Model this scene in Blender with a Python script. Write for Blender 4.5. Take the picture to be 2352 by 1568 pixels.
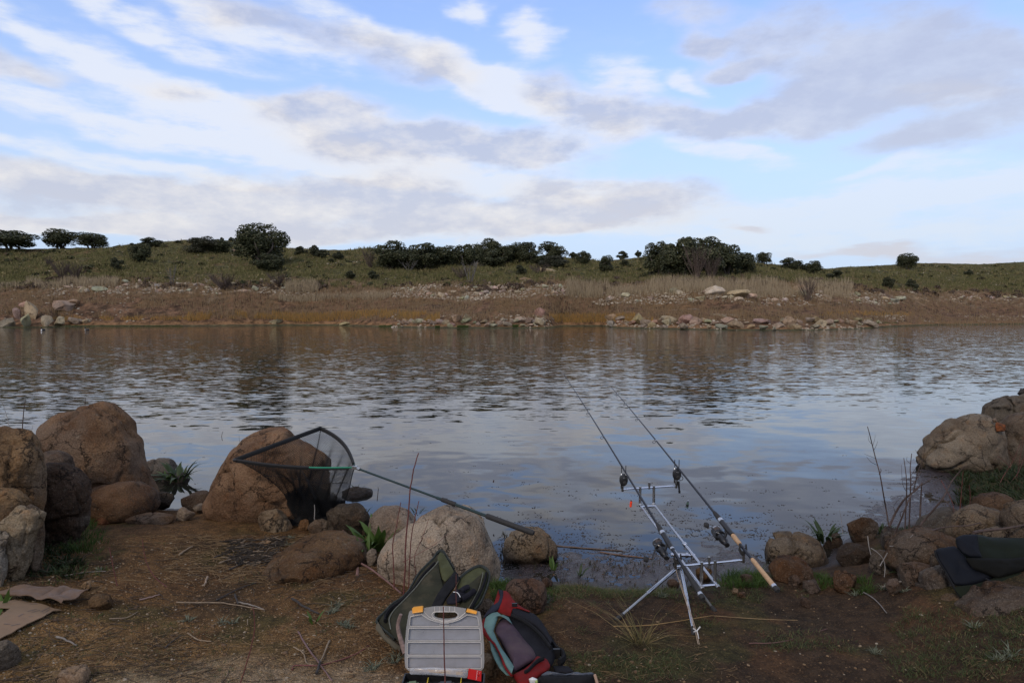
import bpy, bmesh, math, random
import numpy as np
from mathutils import Vector, Matrix
for o in list(bpy.data.objects): bpy.data.objects.remove(o)
random.seed(7); RNG = np.random.default_rng(7)
scene = bpy.context.scene
COL = scene.collection
PI = math.pi
# ------------------------------------------------------------------ camera, sky, sun, exposure
H_CAM = 2.05
F = 1568.0                                   # focal length in the units of the 2352 x 1568 survey grid
PITCH = math.atan(72 / F)
SP, CP = math.sin(PITCH), math.cos(PITCH)
cam_d = bpy.data.cameras.new("camera"); cam = bpy.data.objects.new("camera", cam_d); COL.objects.link(cam)
cam.location = (0, 0, H_CAM); cam.rotation_euler = (PI / 2 - PITCH, 0, 0)
cam_d.sensor_width = 36; cam_d.lens = 24; cam_d.clip_start = 0.05; cam_d.clip_end = 6000
scene.camera = cam
scene.view_settings.view_transform = 'Standard'; scene.view_settings.look = 'None'
scene.view_settings.exposure = 0.0; scene.view_settings.gamma = 1.0
scene.view_settings.use_curve_mapping = False
SUN_EL, SUN_AZ = math.radians(38), math.radians(205)     # azimuth clockwise from +Y: behind the camera, a little left
SUN_STRENGTH, SKY_STRENGTH = 1.3, 0.14

def ray(px, py):
    cx = (px - 1176) / F; cy = (784 - py) / F
    return (cx, CP + cy * SP, -SP + cy * CP)
def atY(px, py, Y):
    d = ray(px, py); t = Y / d[1]
    return Vector((d[0] * t, Y, H_CAM + d[2] * t))
def atZ(px, py, z=0.0):
    d = ray(px, py); t = (z - H_CAM) / d[2]
    return Vector((d[0] * t, d[1] * t, z))
def mslope(py):
    cy = (784 - py) / F
    return (-SP + cy * CP) / (CP + cy * SP)

class NT:
    """small helper round a node tree"""
    def __init__(s, tree): s.t = tree; s.n = tree.nodes; s.l = tree.links
    def _in(s, sock, v):
        if v is None: return
        if isinstance(v, bpy.types.NodeSocket): s.l.new(v, sock)
        elif isinstance(v, (tuple, list)) and sock.type == 'RGBA' and len(v) == 3: sock.default_value = (*v, 1)
        else: sock.default_value = v
    def node(s, typ, ins=None, **kw):
        n = s.n.new(typ)
        for k, v in kw.items(): setattr(n, k, v)
        for k, v in (ins or {}).items(): s._in(n.inputs[k], v)
        return n
    def math(s, op, a, b=None, c=None, clamp=False):
        n = s.n.new('ShaderNodeMath'); n.operation = op; n.use_clamp = clamp
        s._in(n.inputs[0], a); s._in(n.inputs[1], b); s._in(n.inputs[2], c)
        return n.outputs[0]
    def vec(s, op, a, b=None, c=None):
        n = s.n.new('ShaderNodeVectorMath'); n.operation = op
        s._in(n.inputs[0], a); s._in(n.inputs[1], b); s._in(n.inputs[2], c)
        return n.outputs[1] if op in ('DOT_PRODUCT', 'LENGTH', 'DISTANCE') else n.outputs[0]
    def noise(s, vec, scale, detail=3, rough=0.5, dist=0.0, color=False, dim='3D'):
        n = s.n.new('ShaderNodeTexNoise'); n.noise_dimensions = dim
        s._in(n.inputs['Vector'], vec); n.inputs['Scale'].default_value = scale; n.inputs['Detail'].default_value = detail
        n.inputs['Roughness'].default_value = rough; n.inputs['Distortion'].default_value = dist
        return n.outputs[1] if color else n.outputs[0]
    def step(s, v, a, b, lo=0.0, hi=1.0):
        n = s.n.new('ShaderNodeMapRange'); n.interpolation_type = 'SMOOTHSTEP'; n.clamp = True
        s._in(n.inputs[0], v); n.inputs[1].default_value = a; n.inputs[2].default_value = b
        n.inputs[3].default_value = lo; n.inputs[4].default_value = hi
        return n.outputs[0]
    def mix(s, f, a, b, typ='MIX'):
        n = s.n.new('ShaderNodeMix'); n.data_type = 'RGBA'; n.blend_type = typ
        s._in(n.inputs[0], f); s._in(n.inputs[6], a); s._in(n.inputs[7], b)
        return n.outputs[2]
    def comb(s, x, y, z):
        n = s.n.new('ShaderNodeCombineXYZ'); s._in(n.inputs[0], x); s._in(n.inputs[1], y); s._in(n.inputs[2], z)
        return n.outputs[0]
    def sep(s, v):
        n = s.n.new('ShaderNodeSeparateXYZ'); s._in(n.inputs[0], v); return n.outputs

# clouds of the afternoon sky: (centre, half size, tilt) as directions, survey units turned into azimuth / elevation
def azel(px, py):
    d = ray(px, py); return math.atan2(d[0], d[1]), math.atan2(d[2], math.hypot(d[0], d[1]))
GREY = [(780,92,120,42),(560,22,150,34),(975,150,130,36),(400,192,110,26),(50,150,140,22),(740,235,150,34),
 (830,285,230,62),(1030,335,250,50),(1210,365,190,40),(1265,212,72,36),(1375,228,95,42),(1500,248,120,36),(1640,268,130,42),
 (1870,62,240,66),(2080,120,240,76),(2290,170,170,110),(1960,215,230,62),(1790,265,170,46),(2200,300,230,52),
 (1620,92,70,28),(1700,150,110,20),(1560,20,120,36),(1350,300,150,34),
 (90,395,260,34),(220,450,330,34),(120,510,380,36),(480,462,250,36),(680,442,220,52),(900,440,190,56),(820,505,480,44),
 (1120,500,250,44),(1330,455,150,46),(1530,455,170,44),(1290,520,260,26),(600,545,600,24),(1690,528,60,9),(2260,582,230,18),(1950,574,190,14)]
WHITE = [(150,115,330,30,17),(480,215,330,40,17),(760,310,260,36,14),(220,262,340,30,12),(560,320,330,42,12),(880,385,330,34,8),
 (140,340,300,24,14),(450,392,280,20,11),(560,60,260,34,14),(860,80,220,30,20),(1075,45,46,26,10),(1215,95,60,50,50),(1430,172,90,34,8),
 (1580,175,50,18,20),(1190,215,300,40,16),(1700,335,170,26,10),(2080,382,110,20,-6),(2200,420,260,34,-5),(1900,470,420,36,0),
 (1950,540,560,40,0),(1150,430,420,34,6),(2170,215,160,40,10),(300,30,330,26,12),(1500,520,420,26,0),(1100,180,120,40,20)]
world = bpy.data.worlds.new("World"); scene.world = world; world.use_nodes = True
w = NT(world.node_tree); w.n.clear()
tc = w.node('ShaderNodeTexCoord').outputs['Generated']
sx, sy, sz = w.sep(tc)
az = w.math('ARCTAN2', sx, sy); el = w.math('ARCSINE', sz)
hp = w.math('MAXIMUM', w.math('ADD', sz, 0.10), 0.05)
plane = w.comb(w.math('DIVIDE', sx, hp), w.math('DIVIDE', sy, hp), 0.0)       # clouds lie on a flat layer overhead
ang = w.comb(az, w.math('MULTIPLY', el, 2.2), 0.0)
wn = w.noise(ang, 4.5, 4, 0.55, color=True)
wn2 = w.noise(plane, 1.1, 5, 0.6, color=True)
warp = w.vec('MULTIPLY', w.vec('SUBTRACT', wn, (0.5, 0.5, 0.5)), (0.16, 0.070, 0))
warp2 = w.vec('MULTIPLY', w.vec('SUBTRACT', wn2, (0.5, 0.5, 0.5)), (0.10, 0.05, 0))
p = w.vec('ADD', w.vec('ADD', w.comb(az, el, 0.0), warp), warp2)
def blobs(lst, k):
    acc = None
    for b in lst:
        a0, e0 = azel(b[0], b[1]); rx = 1.45 * b[2] / F * math.cos(a0); ry = 1.5 * b[3] / F * math.cos(a0)
        tilt = math.radians(b[4]) if len(b) > 4 else 0.0
        c, s_ = math.cos(tilt), math.sin(tilt)
        if tilt:
            q = w.vec('SUBTRACT', p, (a0, e0, 0))
            u = w.vec('DOT_PRODUCT', q, (c / rx, -s_ / rx, 0)); v = w.vec('DOT_PRODUCT', q, (s_ / ry, c / ry, 0))
            r2 = w.math('MULTIPLY_ADD', u, u, w.math('MULTIPLY', v, v))
        else:
            q = w.vec('MULTIPLY_ADD', p, (1 / rx, 1 / ry, 0), (-a0 / rx, -e0 / ry, 0)); r2 = w.vec('DOT_PRODUCT', q, q)
        m = w.math('MULTIPLY_ADD', r2, -1.0, 1.0, clamp=True); m = w.math('MULTIPLY', w.math('MULTIPLY', m, m), k)
        acc = m if acc is None else w.math('ADD', acc, m)
    return acc
gsum = blobs(GREY, 0.95); wsum = blobs(WHITE, 0.85)
# beyond the surveyed sky, unseen cloud added by noise, dense to cut the blue light
outside = w.math('MAXIMUM', w.step(w.math('ABSOLUTE', az), 0.60, 0.80), w.step(el, 0.40, 0.52))
n_big = w.noise(plane, 0.9, 5, 0.55); n_far = w.noise(w.vec('ADD', plane, (7, 3, 1)), 1.3, 5, 0.55)
gsum = w.math('ADD', gsum, w.math('MULTIPLY', outside, w.step(n_big, 0.30, 0.56)))
wsum = w.math('ADD', wsum, w.math('MULTIPLY', outside, w.step(n_far, 0.42, 0.7)))
fa = w.noise(ang, 7.0, 6, 0.60); fb = w.noise(w.vec('ADD', ang, (0.012, -0.045, 0)), 7.0, 6, 0.60)
fine = w.noise(w.vec('MULTIPLY', ang, (1, 1.6, 1)), 16.0, 6, 0.6)
gn = w.math('MULTIPLY', w.math('SUBTRACT', fa, 0.5), w.math('ADD', 0.9, w.math('MULTIPLY', gsum, 1.6)))
wn_ = w.math('MULTIPLY', w.math('SUBTRACT', fine, 0.5), w.math('ADD', 0.7, w.math('MULTIPLY', wsum, 1.8)))
gd = w.step(w.math('ADD', gsum, gn), 0.0, 1.1)
wd = w.step(w.math('ADD', wsum, wn_), 0.0, 0.95)
relief = w.math('SUBTRACT', fb, fa)                                             # tops of the billows catch the light
lit = w.math('ADD', w.math('MULTIPLY', relief, 4.0), w.math('SUBTRACT', 1.12, w.math('MULTIPLY', gd, 0.80)), clamp=True)
low = w.step(el, 0.02, 0.26)
dark_c = w.mix(low, (0.66, 0.64, 0.68), (0.53, 0.56, 0.69))
east = w.step(az, 0.05, 0.55)
lit_c = w.mix(east, (0.88, 0.83, 0.79), (0.62, 0.66, 0.78))
grey_c = w.mix(lit, dark_c, lit_c)
white_c = w.mix(low, (0.72, 0.80, 0.90), (0.80, 0.85, 0.97))
sky = w.node('ShaderNodeTexSky', sky_type='NISHITA')
sky.sun_disc = False; sky.sun_elevation = SUN_EL; sky.sun_rotation = SUN_AZ; sky.altitude = 400; sky.air_density = 1.6; sky.dust_density = 0.8; sky.ozone_density = 1.5
haze_f = w.step(el, 0.42, 0.0, 0.24, 0.92)                                      # damp air pales the sky towards the horizon
blue = w.mix(1.0, sky.outputs[0], (1.02, 1.12, 1.62), 'MULTIPLY')
bg_sky0 = w.node('ShaderNodeBackground', {'Color': blue, 'Strength': SKY_STRENGTH})
bg_haze = w.node('ShaderNodeBackground', {'Color': (0.54, 0.68, 0.91, 1), 'Strength': 1.0})
bg_sky = w.node('ShaderNodeMixShader'); w.l.new(haze_f, bg_sky.inputs[0]); w.l.new(bg_sky0.outputs[0], bg_sky.inputs[1]); w.l.new(bg_haze.outputs[0], bg_sky.inputs[2])
bg_w = w.node('ShaderNodeBackground', {'Color': white_c, 'Strength': 1.0})
bg_g = w.node('ShaderNodeBackground', {'Color': grey_c, 'Strength': 1.0})
wfac = w.math('MULTIPLY', wd, w.math('SUBTRACT', 0.92, w.math('MULTIPLY', east, 0.2)))
m1 = w.node('ShaderNodeMixShader'); w.l.new(wfac, m1.inputs[0]); w.l.new(bg_sky.outputs[0], m1.inputs[1]); w.l.new(bg_w.outputs[0], m1.inputs[2])
m2 = w.node('ShaderNodeMixShader'); w.l.new(w.math('MULTIPLY', gd, 0.78), m2.inputs[0]); w.l.new(m1.outputs[0], m2.inputs[1]); w.l.new(bg_g.outputs[0], m2.inputs[2])
wo = w.node('ShaderNodeOutputWorld'); w.l.new(m2.outputs[0], wo.inputs[0])
world.cycles.sampling_method = 'MANUAL'; world.cycles.sample_map_resolution = 256
sun_d = bpy.data.lights.new("sun", 'SUN'); sun_d.energy = SUN_STRENGTH; sun_d.angle = math.radians(10); sun_d.color = (1.0, 0.84, 0.64)
sun = bpy.data.objects.new("sun", sun_d); COL.objects.link(sun)
sdir = Vector((math.sin(SUN_AZ) * math.cos(SUN_EL), math.cos(SUN_AZ) * math.cos(SUN_EL), math.sin(SUN_EL)))
sun.rotation_euler = sdir.to_track_quat('Z', 'Y').to_euler(); sun.location = (0, 0, 30)
# ------------------------------------------------------------------ numpy noise
def _hash(ix, iy, iz):
    h = (ix.astype(np.int64) * 374761393 + iy.astype(np.int64) * 668265263 + iz.astype(np.int64) * 2147483647) & 0xffffffff
    h = ((h ^ (h >> 13)) * 1274126177) & 0xffffffff
    return ((h ^ (h >> 16)) & 0xffff) / 65535.0
def vnoise(p):
    f = np.floor(p); r = p - f; r = r * r * (3 - 2 * r)
    i = f.astype(np.int64); x, y, z = i[:, 0], i[:, 1], i[:, 2]; u, v, q = r[:, 0], r[:, 1], r[:, 2]
    c = lambda a, b, d: _hash(x + a, y + b, z + d)
    x00 = c(0,0,0) * (1-u) + c(1,0,0) * u; x10 = c(0,1,0) * (1-u) + c(1,1,0) * u
    x01 = c(0,0,1) * (1-u) + c(1,0,1) * u; x11 = c(0,1,1) * (1-u) + c(1,1,1) * u
    return (x00 * (1-v) + x10 * v) * (1-q) + (x01 * (1-v) + x11 * v) * q - 0.5
def fbm(p, octv=4, gain=0.5, lac=2.03):
    p = np.asarray(p, float); s = np.zeros(len(p)); a = 1.0
    for k in range(octv): s += a * vnoise(p + 17.3 * k); p = p * lac; a *= gain
    return s
def fbm2(x, y, sc, octv=4, seed=0):
    return fbm(np.stack([x * sc + seed, y * sc + 3.1 * seed, np.full_like(x, seed * 1.7)], 1), octv)
def sstep(v, a, b):
    t = np.clip((v - a) / (b - a), 0, 1); return t * t * (3 - 2 * t)

# ------------------------------------------------------------------ objects, names, labels
WLOC = {}
def tag(o, label=None, cat=None, group=None, kind=None):
    if label: o['label'] = label
    if cat: o['category'] = cat
    if group: o['group'] = group
    if kind: o['kind'] = kind
    return o
def thing(name, label, cat, loc=(0, 0, 0), group=None):
    o = bpy.data.objects.new(name, None); COL.objects.link(o); o.location = loc; o.empty_display_size = 0.05
    WLOC[o] = Vector(loc)
    return tag(o, label, cat, group)
def raw_mesh(name, V, Fc, smooth=True, quads=None):
    """fast mesh from numpy; Fc is an (n,3) or (n,4) array or a list of faces"""
    me = bpy.data.meshes.new(name)
    V = np.asarray(V, dtype=np.float32)
    if isinstance(Fc, np.ndarray):
        k = Fc.shape[1]; n = len(Fc)
        me.vertices.add(len(V)); me.vertices.foreach_set('co', V.ravel())
        me.loops.add(n * k); me.loops.foreach_set('vertex_index', Fc.astype(np.int32).ravel())
        me.polygons.add(n); me.polygons.foreach_set('loop_start', np.arange(0, n * k, k, dtype=np.int32))
        me.update(calc_edges=True)
    else:
        me.from_pydata([tuple(v) for v in V.tolist()], [], [tuple(f) for f in Fc])
        me.update()
    if smooth: me.polygons.foreach_set('use_smooth', np.ones(len(me.polygons), dtype=bool))
    me.update()
    return me
def link_mesh(name, me, mat, parent=None, loc=None):
    o = bpy.data.objects.new(name, me); COL.objects.link(o)
    if mat and not me.materials: me.materials.append(mat)
    if parent is not None: o.parent = parent
    if loc is not None: o.location = loc
    return o
class MB:
    """collects shapes, in world coordinates, then links them as one mesh object"""
    def __init__(s): s.v = []; s.f = []
    def add(s, V, Fc):
        b = len(s.v); s.v.extend([tuple(v) for v in V]); s.f.extend([tuple(i + b for i in f) for f in Fc]); return s
    def tube(s, pts, r, n=8, cap=True, r2=None, flat=None):
        pts = [Vector(p_) for p_ in pts]; m = len(pts)
        rs = r if isinstance(r, (list, tuple)) else ([r] * m if r2 is None else [r + (r2 - r) * i / (m - 1) for i in range(m)])
        V = []; up = None
        for i in range(m):
            t = (pts[min(i + 1, m - 1)] - pts[max(i - 1, 0)])
            t = t.normalized() if t.length > 1e-9 else Vector((0, 0, 1))
            if up is None:
                up = Vector((0, 0, 1)) if abs(t.z) < 0.9 else Vector((0, 1, 0))
            a = t.cross(up)
            if a.length < 1e-6: a = t.cross(Vector((1, 0, 0)))
            a.normalize(); b = a.cross(t).normalized(); up = b
            for k in range(n):
                an = 2 * PI * k / n
                V.append(pts[i] + a * (math.cos(an) * rs[i]) + b * (math.sin(an) * rs[i] * (flat or 1)))
        Fc = [(i * n + k, i * n + (k + 1) % n, (i + 1) * n + (k + 1) % n, (i + 1) * n + k) for i in range(m - 1) for k in range(n)]
        if cap: Fc += [tuple(range(n - 1, -1, -1)), tuple(range((m - 1) * n, m * n))]
        return s.add(V, Fc)
    def box(s, c, size, rot=None):
        c = Vector(c); R = rot or Matrix.Identity(3); V = []
        for z in (-.5, .5):
            for x, y in ((-.5, -.5), (.5, -.5), (.5, .5), (-.5, .5)):
                V.append(c + R @ Vector((x * size[0], y * size[1], z * size[2])))
        return s.add(V, [(3,2,1,0), (4,5,6,7), (0,1,5,4), (1,2,6,5), (2,3,7,6), (3,0,4,7)])
    def lathe(s, p0, axis, prof, n=16, sx=1.0):
        """prof: (distance along axis, radius)"""
        p0 = Vector(p0); t = Vector(axis).normalized(); a = t.orthogonal().normalized(); b = t.cross(a)
        V = []
        for d, r in prof:
            for k in range(n):
                an = 2 * PI * k / n; V.append(p0 + t * d + a * (math.cos(an) * r * sx) + b * (math.sin(an) * r))
        m = len(prof)
        Fc = [(i * n + k, i * n + (k + 1) % n, (i + 1) * n + (k + 1) % n, (i + 1) * n + k) for i in range(m - 1) for k in range(n)]
        Fc += [tuple(range(n - 1, -1, -1)), tuple(range((m - 1) * n, m * n))]
        return s.add(V, Fc)
    def ring(s, c, nrm, R, r, n=18, m=6, arc=2 * PI, start=0.0, sx=1.0, ax=None):
        c = Vector(c); t = Vector(nrm).normalized(); a = Vector(ax).normalized() if ax else t.orthogonal().normalized(); b = t.cross(a)
        cnt = n if arc >= 2 * PI - 1e-6 else n + 1
        pts = [c + a * (math.cos(start + arc * i / n) * R * sx) + b * (math.sin(start + arc * i / n) * R) for i in range(cnt)]
        if cnt == n: pts.append(pts[0])
        return s.tube(pts, r, m, cap=cnt != n)
    def build(s, name, mat, parent=None, smooth=True, sub=None, angle=35):
        off = WLOC.get(parent, Vector((0, 0, 0))) if parent is not None else Vector((0, 0, 0))
        c0 = off
        me = bpy.data.meshes.new(name); me.from_pydata([tuple(Vector(v) - c0) for v in s.v], [], s.f)
        me.materials.append(mat)
        if smooth:
            me.polygons.foreach_set('use_smooth', [True] * len(me.polygons))
            me.update()
            try: me.set_sharp_from_angle(angle=math.radians(angle))
            except Exception: pass
        me.update()
        o = bpy.data.objects.new(name, me); COL.objects.link(o)
        if parent is not None: o.parent = parent
        WLOC[o] = off
        return o
def curve_pts(P, n=8):
    """Catmull-Rom through the points"""
    P = [Vector(q) for q in P]; out = []
    for i in range(len(P) - 1):
        p0, p1, p2, p3 = P[max(i - 1, 0)], P[i], P[i + 1], P[min(i + 2, len(P) - 1)]
        for k in range(n):
            t = k / n
            out.append(0.5 * ((2 * p1) + (p2 - p0) * t + (2 * p0 - 5 * p1 + 4 * p2 - p3) * t * t + (3 * p1 - p0 - 3 * p2 + p3) * t ** 3))
    out.append(P[-1]); return out

# ------------------------------------------------------------------ materials
def mat_base(name):
    m = bpy.data.materials.new(name); m.use_nodes = True
    t = NT(m.node_tree); b = t.n['Principled BSDF']
    return m, t, b
def mk(name, col, rough=0.6, metal=0.0, var=0.25, scale=14, bump=0.0, bscale=60, spec=0.5, dirt=None, dirt_amt=0.3, trans=0.0):
    m, t, b = mat_base(name)
    co = t.node('ShaderNodeTexCoord').outputs['Object']
    n = t.noise(co, scale, 5, 0.6)
    c = t.mix(t.step(n, 0.25, 0.75), tuple(x * (1 - var) for x in col), tuple(min(1, x * (1 + var)) for x in col))
    if dirt:
        c = t.mix(t.math('MULTIPLY', t.step(t.noise(co, scale * 0.6, 6, 0.7), 0.48, 0.68), dirt_amt), c, dirt)
    t._in(b.inputs['Base Color'], c)
    t._in(b.inputs['Roughness'], t.math('ADD', t.math('MULTIPLY', n, 0.16), rough - 0.08, clamp=True))
    b.inputs['Metallic'].default_value = metal; b.inputs['Specular IOR Level'].default_value = spec
    if trans: b.inputs['Transmission Weight'].default_value = trans
    if bump:
        bn = t.node('ShaderNodeBump', {'Height': t.noise(co, bscale, 4, 0.6), 'Strength': 1.0, 'Distance': bump})
        t.l.new(bn.outputs[0], b.inputs['Normal'])
    return m
def mk_rock(name, tide=True, warm=(1.0, 0.72, 0.52), cool=(0.52, 0.47, 0.44)):
    m, t, b = mat_base(name)
    tc_ = t.node('ShaderNodeTexCoord').outputs['Object']; oi = t.node('ShaderNodeObjectInfo')
    pos = t.node('ShaderNodeNewGeometry').outputs['Position']
    co = t.vec('ADD', tc_, t.vec('MULTIPLY', t.comb(oi.outputs['Random'], oi.outputs['Random'], oi.outputs['Random']), (31, 17, 53)))
    big = t.noise(co, 2.6, 6, 0.62); mid = t.noise(co, 9, 6, 0.68); gr = t.noise(co, 90, 3, 0.7)
    c = t.mix(t.step(big, 0.34, 0.66), t.mix(1.0, oi.outputs['Color'], cool, 'MULTIPLY'), oi.outputs['Color'])
    c = t.mix(t.math('MULTIPLY', t.step(mid, 0.52, 0.72), 0.55), c, t.mix(1.0, oi.outputs['Color'], warm, 'MULTIPLY'))
    lich = t.step(t.noise(t.vec('ADD', co, (5, 5, 5)), 7, 8, 0.75), 0.60, 0.70)
    c = t.mix(t.math('MULTIPLY', lich, 0.45), c, (0.25, 0.235, 0.18))
    dk = t.step(t.noise(t.vec('ADD', co, (9, 1, 5)), 5, 8, 0.75), 0.54, 0.68)
    c = t.mix(t.math('MULTIPLY', dk, 0.72), c, (0.030, 0.025, 0.020))
    c = t.mix(t.math('MULTIPLY', t.step(t.noise(t.vec('ADD', co, (2, 7, 9)), 1.6, 5, 0.6), 0.46, 0.62), 0.6), c, t.mix(1.0, t.mix(0.55, oi.outputs['Color'], (0.16, 0.15, 0.13)), (0.9, 0.9, 0.9), 'MULTIPLY'))
    c = t.mix(0.6, c, t.mix(t.step(gr, 0.36, 0.64), (0.35, 0.33, 0.31), (1.0, 1.0, 1.0)), 'MULTIPLY')
    sp = t.step(t.noise(t.vec('ADD', co, (3, 8, 2)), 150, 1, 0.5), 0.66, 0.76)
    c = t.mix(t.math('MULTIPLY', sp, 0.4), c, (0.34, 0.30, 0.25))
    # thin cracks
    wv = t.vec('ADD', co, t.vec('MULTIPLY', t.vec('SUBTRACT', t.noise(co, 5, 5, 0.7, color=True), (.5, .5, .5)), (0.30, 0.30, 0.30)))
    vo = t.node('ShaderNodeTexVoronoi', {'Vector': wv, 'Scale': 4.2}, feature='DISTANCE_TO_EDGE').outputs[0]
    gate = t.step(t.noise(co, 3.5, 3, 0.6), 0.42, 0.58)
    cr = t.math('MULTIPLY', t.step(vo, 0.027, 0.003), gate)
    c = t.mix(t.math('MULTIPLY', cr, 0.75), c, (0.015, 0.012, 0.010))
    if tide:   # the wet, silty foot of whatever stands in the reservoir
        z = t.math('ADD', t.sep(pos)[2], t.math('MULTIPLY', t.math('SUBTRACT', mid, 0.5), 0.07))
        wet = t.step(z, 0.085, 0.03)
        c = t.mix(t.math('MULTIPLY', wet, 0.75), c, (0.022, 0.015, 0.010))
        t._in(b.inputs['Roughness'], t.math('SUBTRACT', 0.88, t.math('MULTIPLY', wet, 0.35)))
    else: b.inputs['Roughness'].default_value = 0.88
    t._in(b.inputs['Base Color'], c); b.inputs['Specular IOR Level'].default_value = 0.15
    pit = t.noise(co, 26, 4, 0.7)
    hgt = t.math('ADD', t.math('ADD', t.math('MULTIPLY', mid, 0.6), t.math('MULTIPLY', pit, 0.45)), t.math('SUBTRACT', t.math('MULTIPLY', gr, 0.16), t.math('MULTIPLY', cr, 0.30)))
    bn = t.node('ShaderNodeBump', {'Height': hgt, 'Strength': 1.0, 'Distance': 0.05}); t.l.new(bn.outputs[0], b.inputs['Normal'])
    return m
def mk_leaf(name, a, b_, c_=None, rough=0.55, scale=0.0, tr=0.25):
    """foliage: colour differs from piece to piece and over a few metres"""
    m, t, b = mat_base(name)
    g = t.node('ShaderNodeNewGeometry'); oi = t.node('ShaderNodeObjectInfo')
    n = t.noise(g.outputs['Position'], scale or 1.2, 3, 0.6)
    f = t.math('ADD', t.math('MULTIPLY', g.outputs['Random Per Island'], 0.6), t.math('MULTIPLY', n, 0.6), clamp=True)
    col = t.mix(f, a, b_)
    if c_: col = t.mix(t.step(t.math('ADD', g.outputs['Random Per Island'], t.math('MULTIPLY', t.math('SUBTRACT', n, 0.5), 0.8)), 0.70, 0.95), col, c_)
    col = t.mix(t.math('MULTIPLY', oi.outputs['Random'], 0.35), col, t.mix(1.0, col, (0.6, 0.62, 0.6), 'MULTIPLY'))
    t._in(b.inputs['Base Color'], col); b.inputs['Roughness'].default_value = rough; b.inputs['Specular IOR Level'].default_value = 0.25
    if tr:
        tl = t.node('ShaderNodeBsdfTranslucent'); t._in(tl.inputs[0], col)
        mx = t.node('ShaderNodeMixShader'); mx.inputs[0].default_value = tr
        t.l.new(b.outputs[0], mx.inputs[1]); t.l.new(tl.outputs[0], mx.inputs[2])
        t.l.new(mx.outputs[0], t.n['Material Output'].inputs[0])
    return m
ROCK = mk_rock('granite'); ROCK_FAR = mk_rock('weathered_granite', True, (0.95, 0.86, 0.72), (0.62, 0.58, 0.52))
CHROME = mk('brushed_steel', (0.50, 0.52, 0.56), 0.2, 1.0, 0.06, 30)
STEEL = mk('dull_steel', (0.42, 0.42, 0.41), 0.34, 1.0, 0.12, 60)
BLACKP = mk('black_plastic', (0.012, 0.012, 0.013), 0.38, 0, 0.3, 40)
BLACKR = mk('black_rubber', (0.018, 0.017, 0.016), 0.75, 0, 0.3, 60, 0.0008, 300)
CARBON = mk('carbon_blank', (0.010, 0.013, 0.022), 0.25, 0.1, 0.2, 30)
SILVER = mk('silver_trim', (0.55, 0.57, 0.6), 0.3, 0.9, 0.1)
CORK = mk('cork', (0.42, 0.27, 0.15), 0.8, 0, 0.22, 160, 0.0008, 400, dirt=(0.12, 0.06, 0.03), dirt_amt=0.5)
WOODSTICK = mk('dry_wood', (0.26, 0.19, 0.13), 0.85, 0, 0.4, 40, 0.002, 120)
WOODGREY = mk('weathered_wood', (0.17, 0.15, 0.13), 0.9, 0, 0.4, 30, 0.002, 100)
BARK = mk('oak_bark', (0.075, 0.062, 0.05), 0.9, 0, 0.4, 6, 0.02, 20)
PALEBARK = mk('dead_bark', (0.24, 0.22, 0.20), 0.9, 0, 0.3, 6)
REDSTEM = mk('red_stem', (0.11, 0.032, 0.026), 0.7, 0, 0.4, 60)
DARKSTEM = mk('dark_stem', (0.055, 0.035, 0.028), 0.8, 0, 0.4, 60)
# ------------------------------------------------------------------ the near bank and lake bed
SHORE_PX = [(-900,1100),(-500,1120),(0,1140),(200,1150),(330,1163),(400,1170),(480,1168),(560,1172),(700,1180),(790,1186),(850,1196),(900,1215),(1000,1260),(1100,1305),(1140,1338),
 (1200,1333),(1260,1338),(1330,1330),(1420,1348),(1530,1344),(1600,1336),(1660,1326),(1740,1306),(1800,1318),(1900,1292),(1918,1255),(1960,1232),(2040,1216),(2090,1196),(2150,1186),(2200,1160),
 (2170,1128),(2215,1100),(2300,1080),(2360,1050),(2480,1000),(2700,960),(3100,930),(3800,900)]
SHORE = np.array([tuple(atZ(a, b_, 0.0))[:2] for a, b_ in SHORE_PX])
def shore_dist(x, y):
    """signed distance to the water's edge, positive on land"""
    best = np.full(x.shape, 1e9); sgn = np.ones(x.shape)
    for i in range(len(SHORE) - 1):
        a, b_ = SHORE[i], SHORE[i + 1]; d = b_ - a; L = d @ d
        t = np.clip(((x - a[0]) * d[0] + (y - a[1]) * d[1]) / L, 0, 1)
        dx = x - (a[0] + t * d[0]); dy = y - (a[1] + t * d[1]); dd = np.hypot(dx, dy)
        s = -np.sign(d[0] * (y - a[1]) - d[1] * (x - a[0]))
        m = dd < best - 1e-9; best[m] = dd[m]; sgn[m] = s[m]
    return best * sgn
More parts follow.
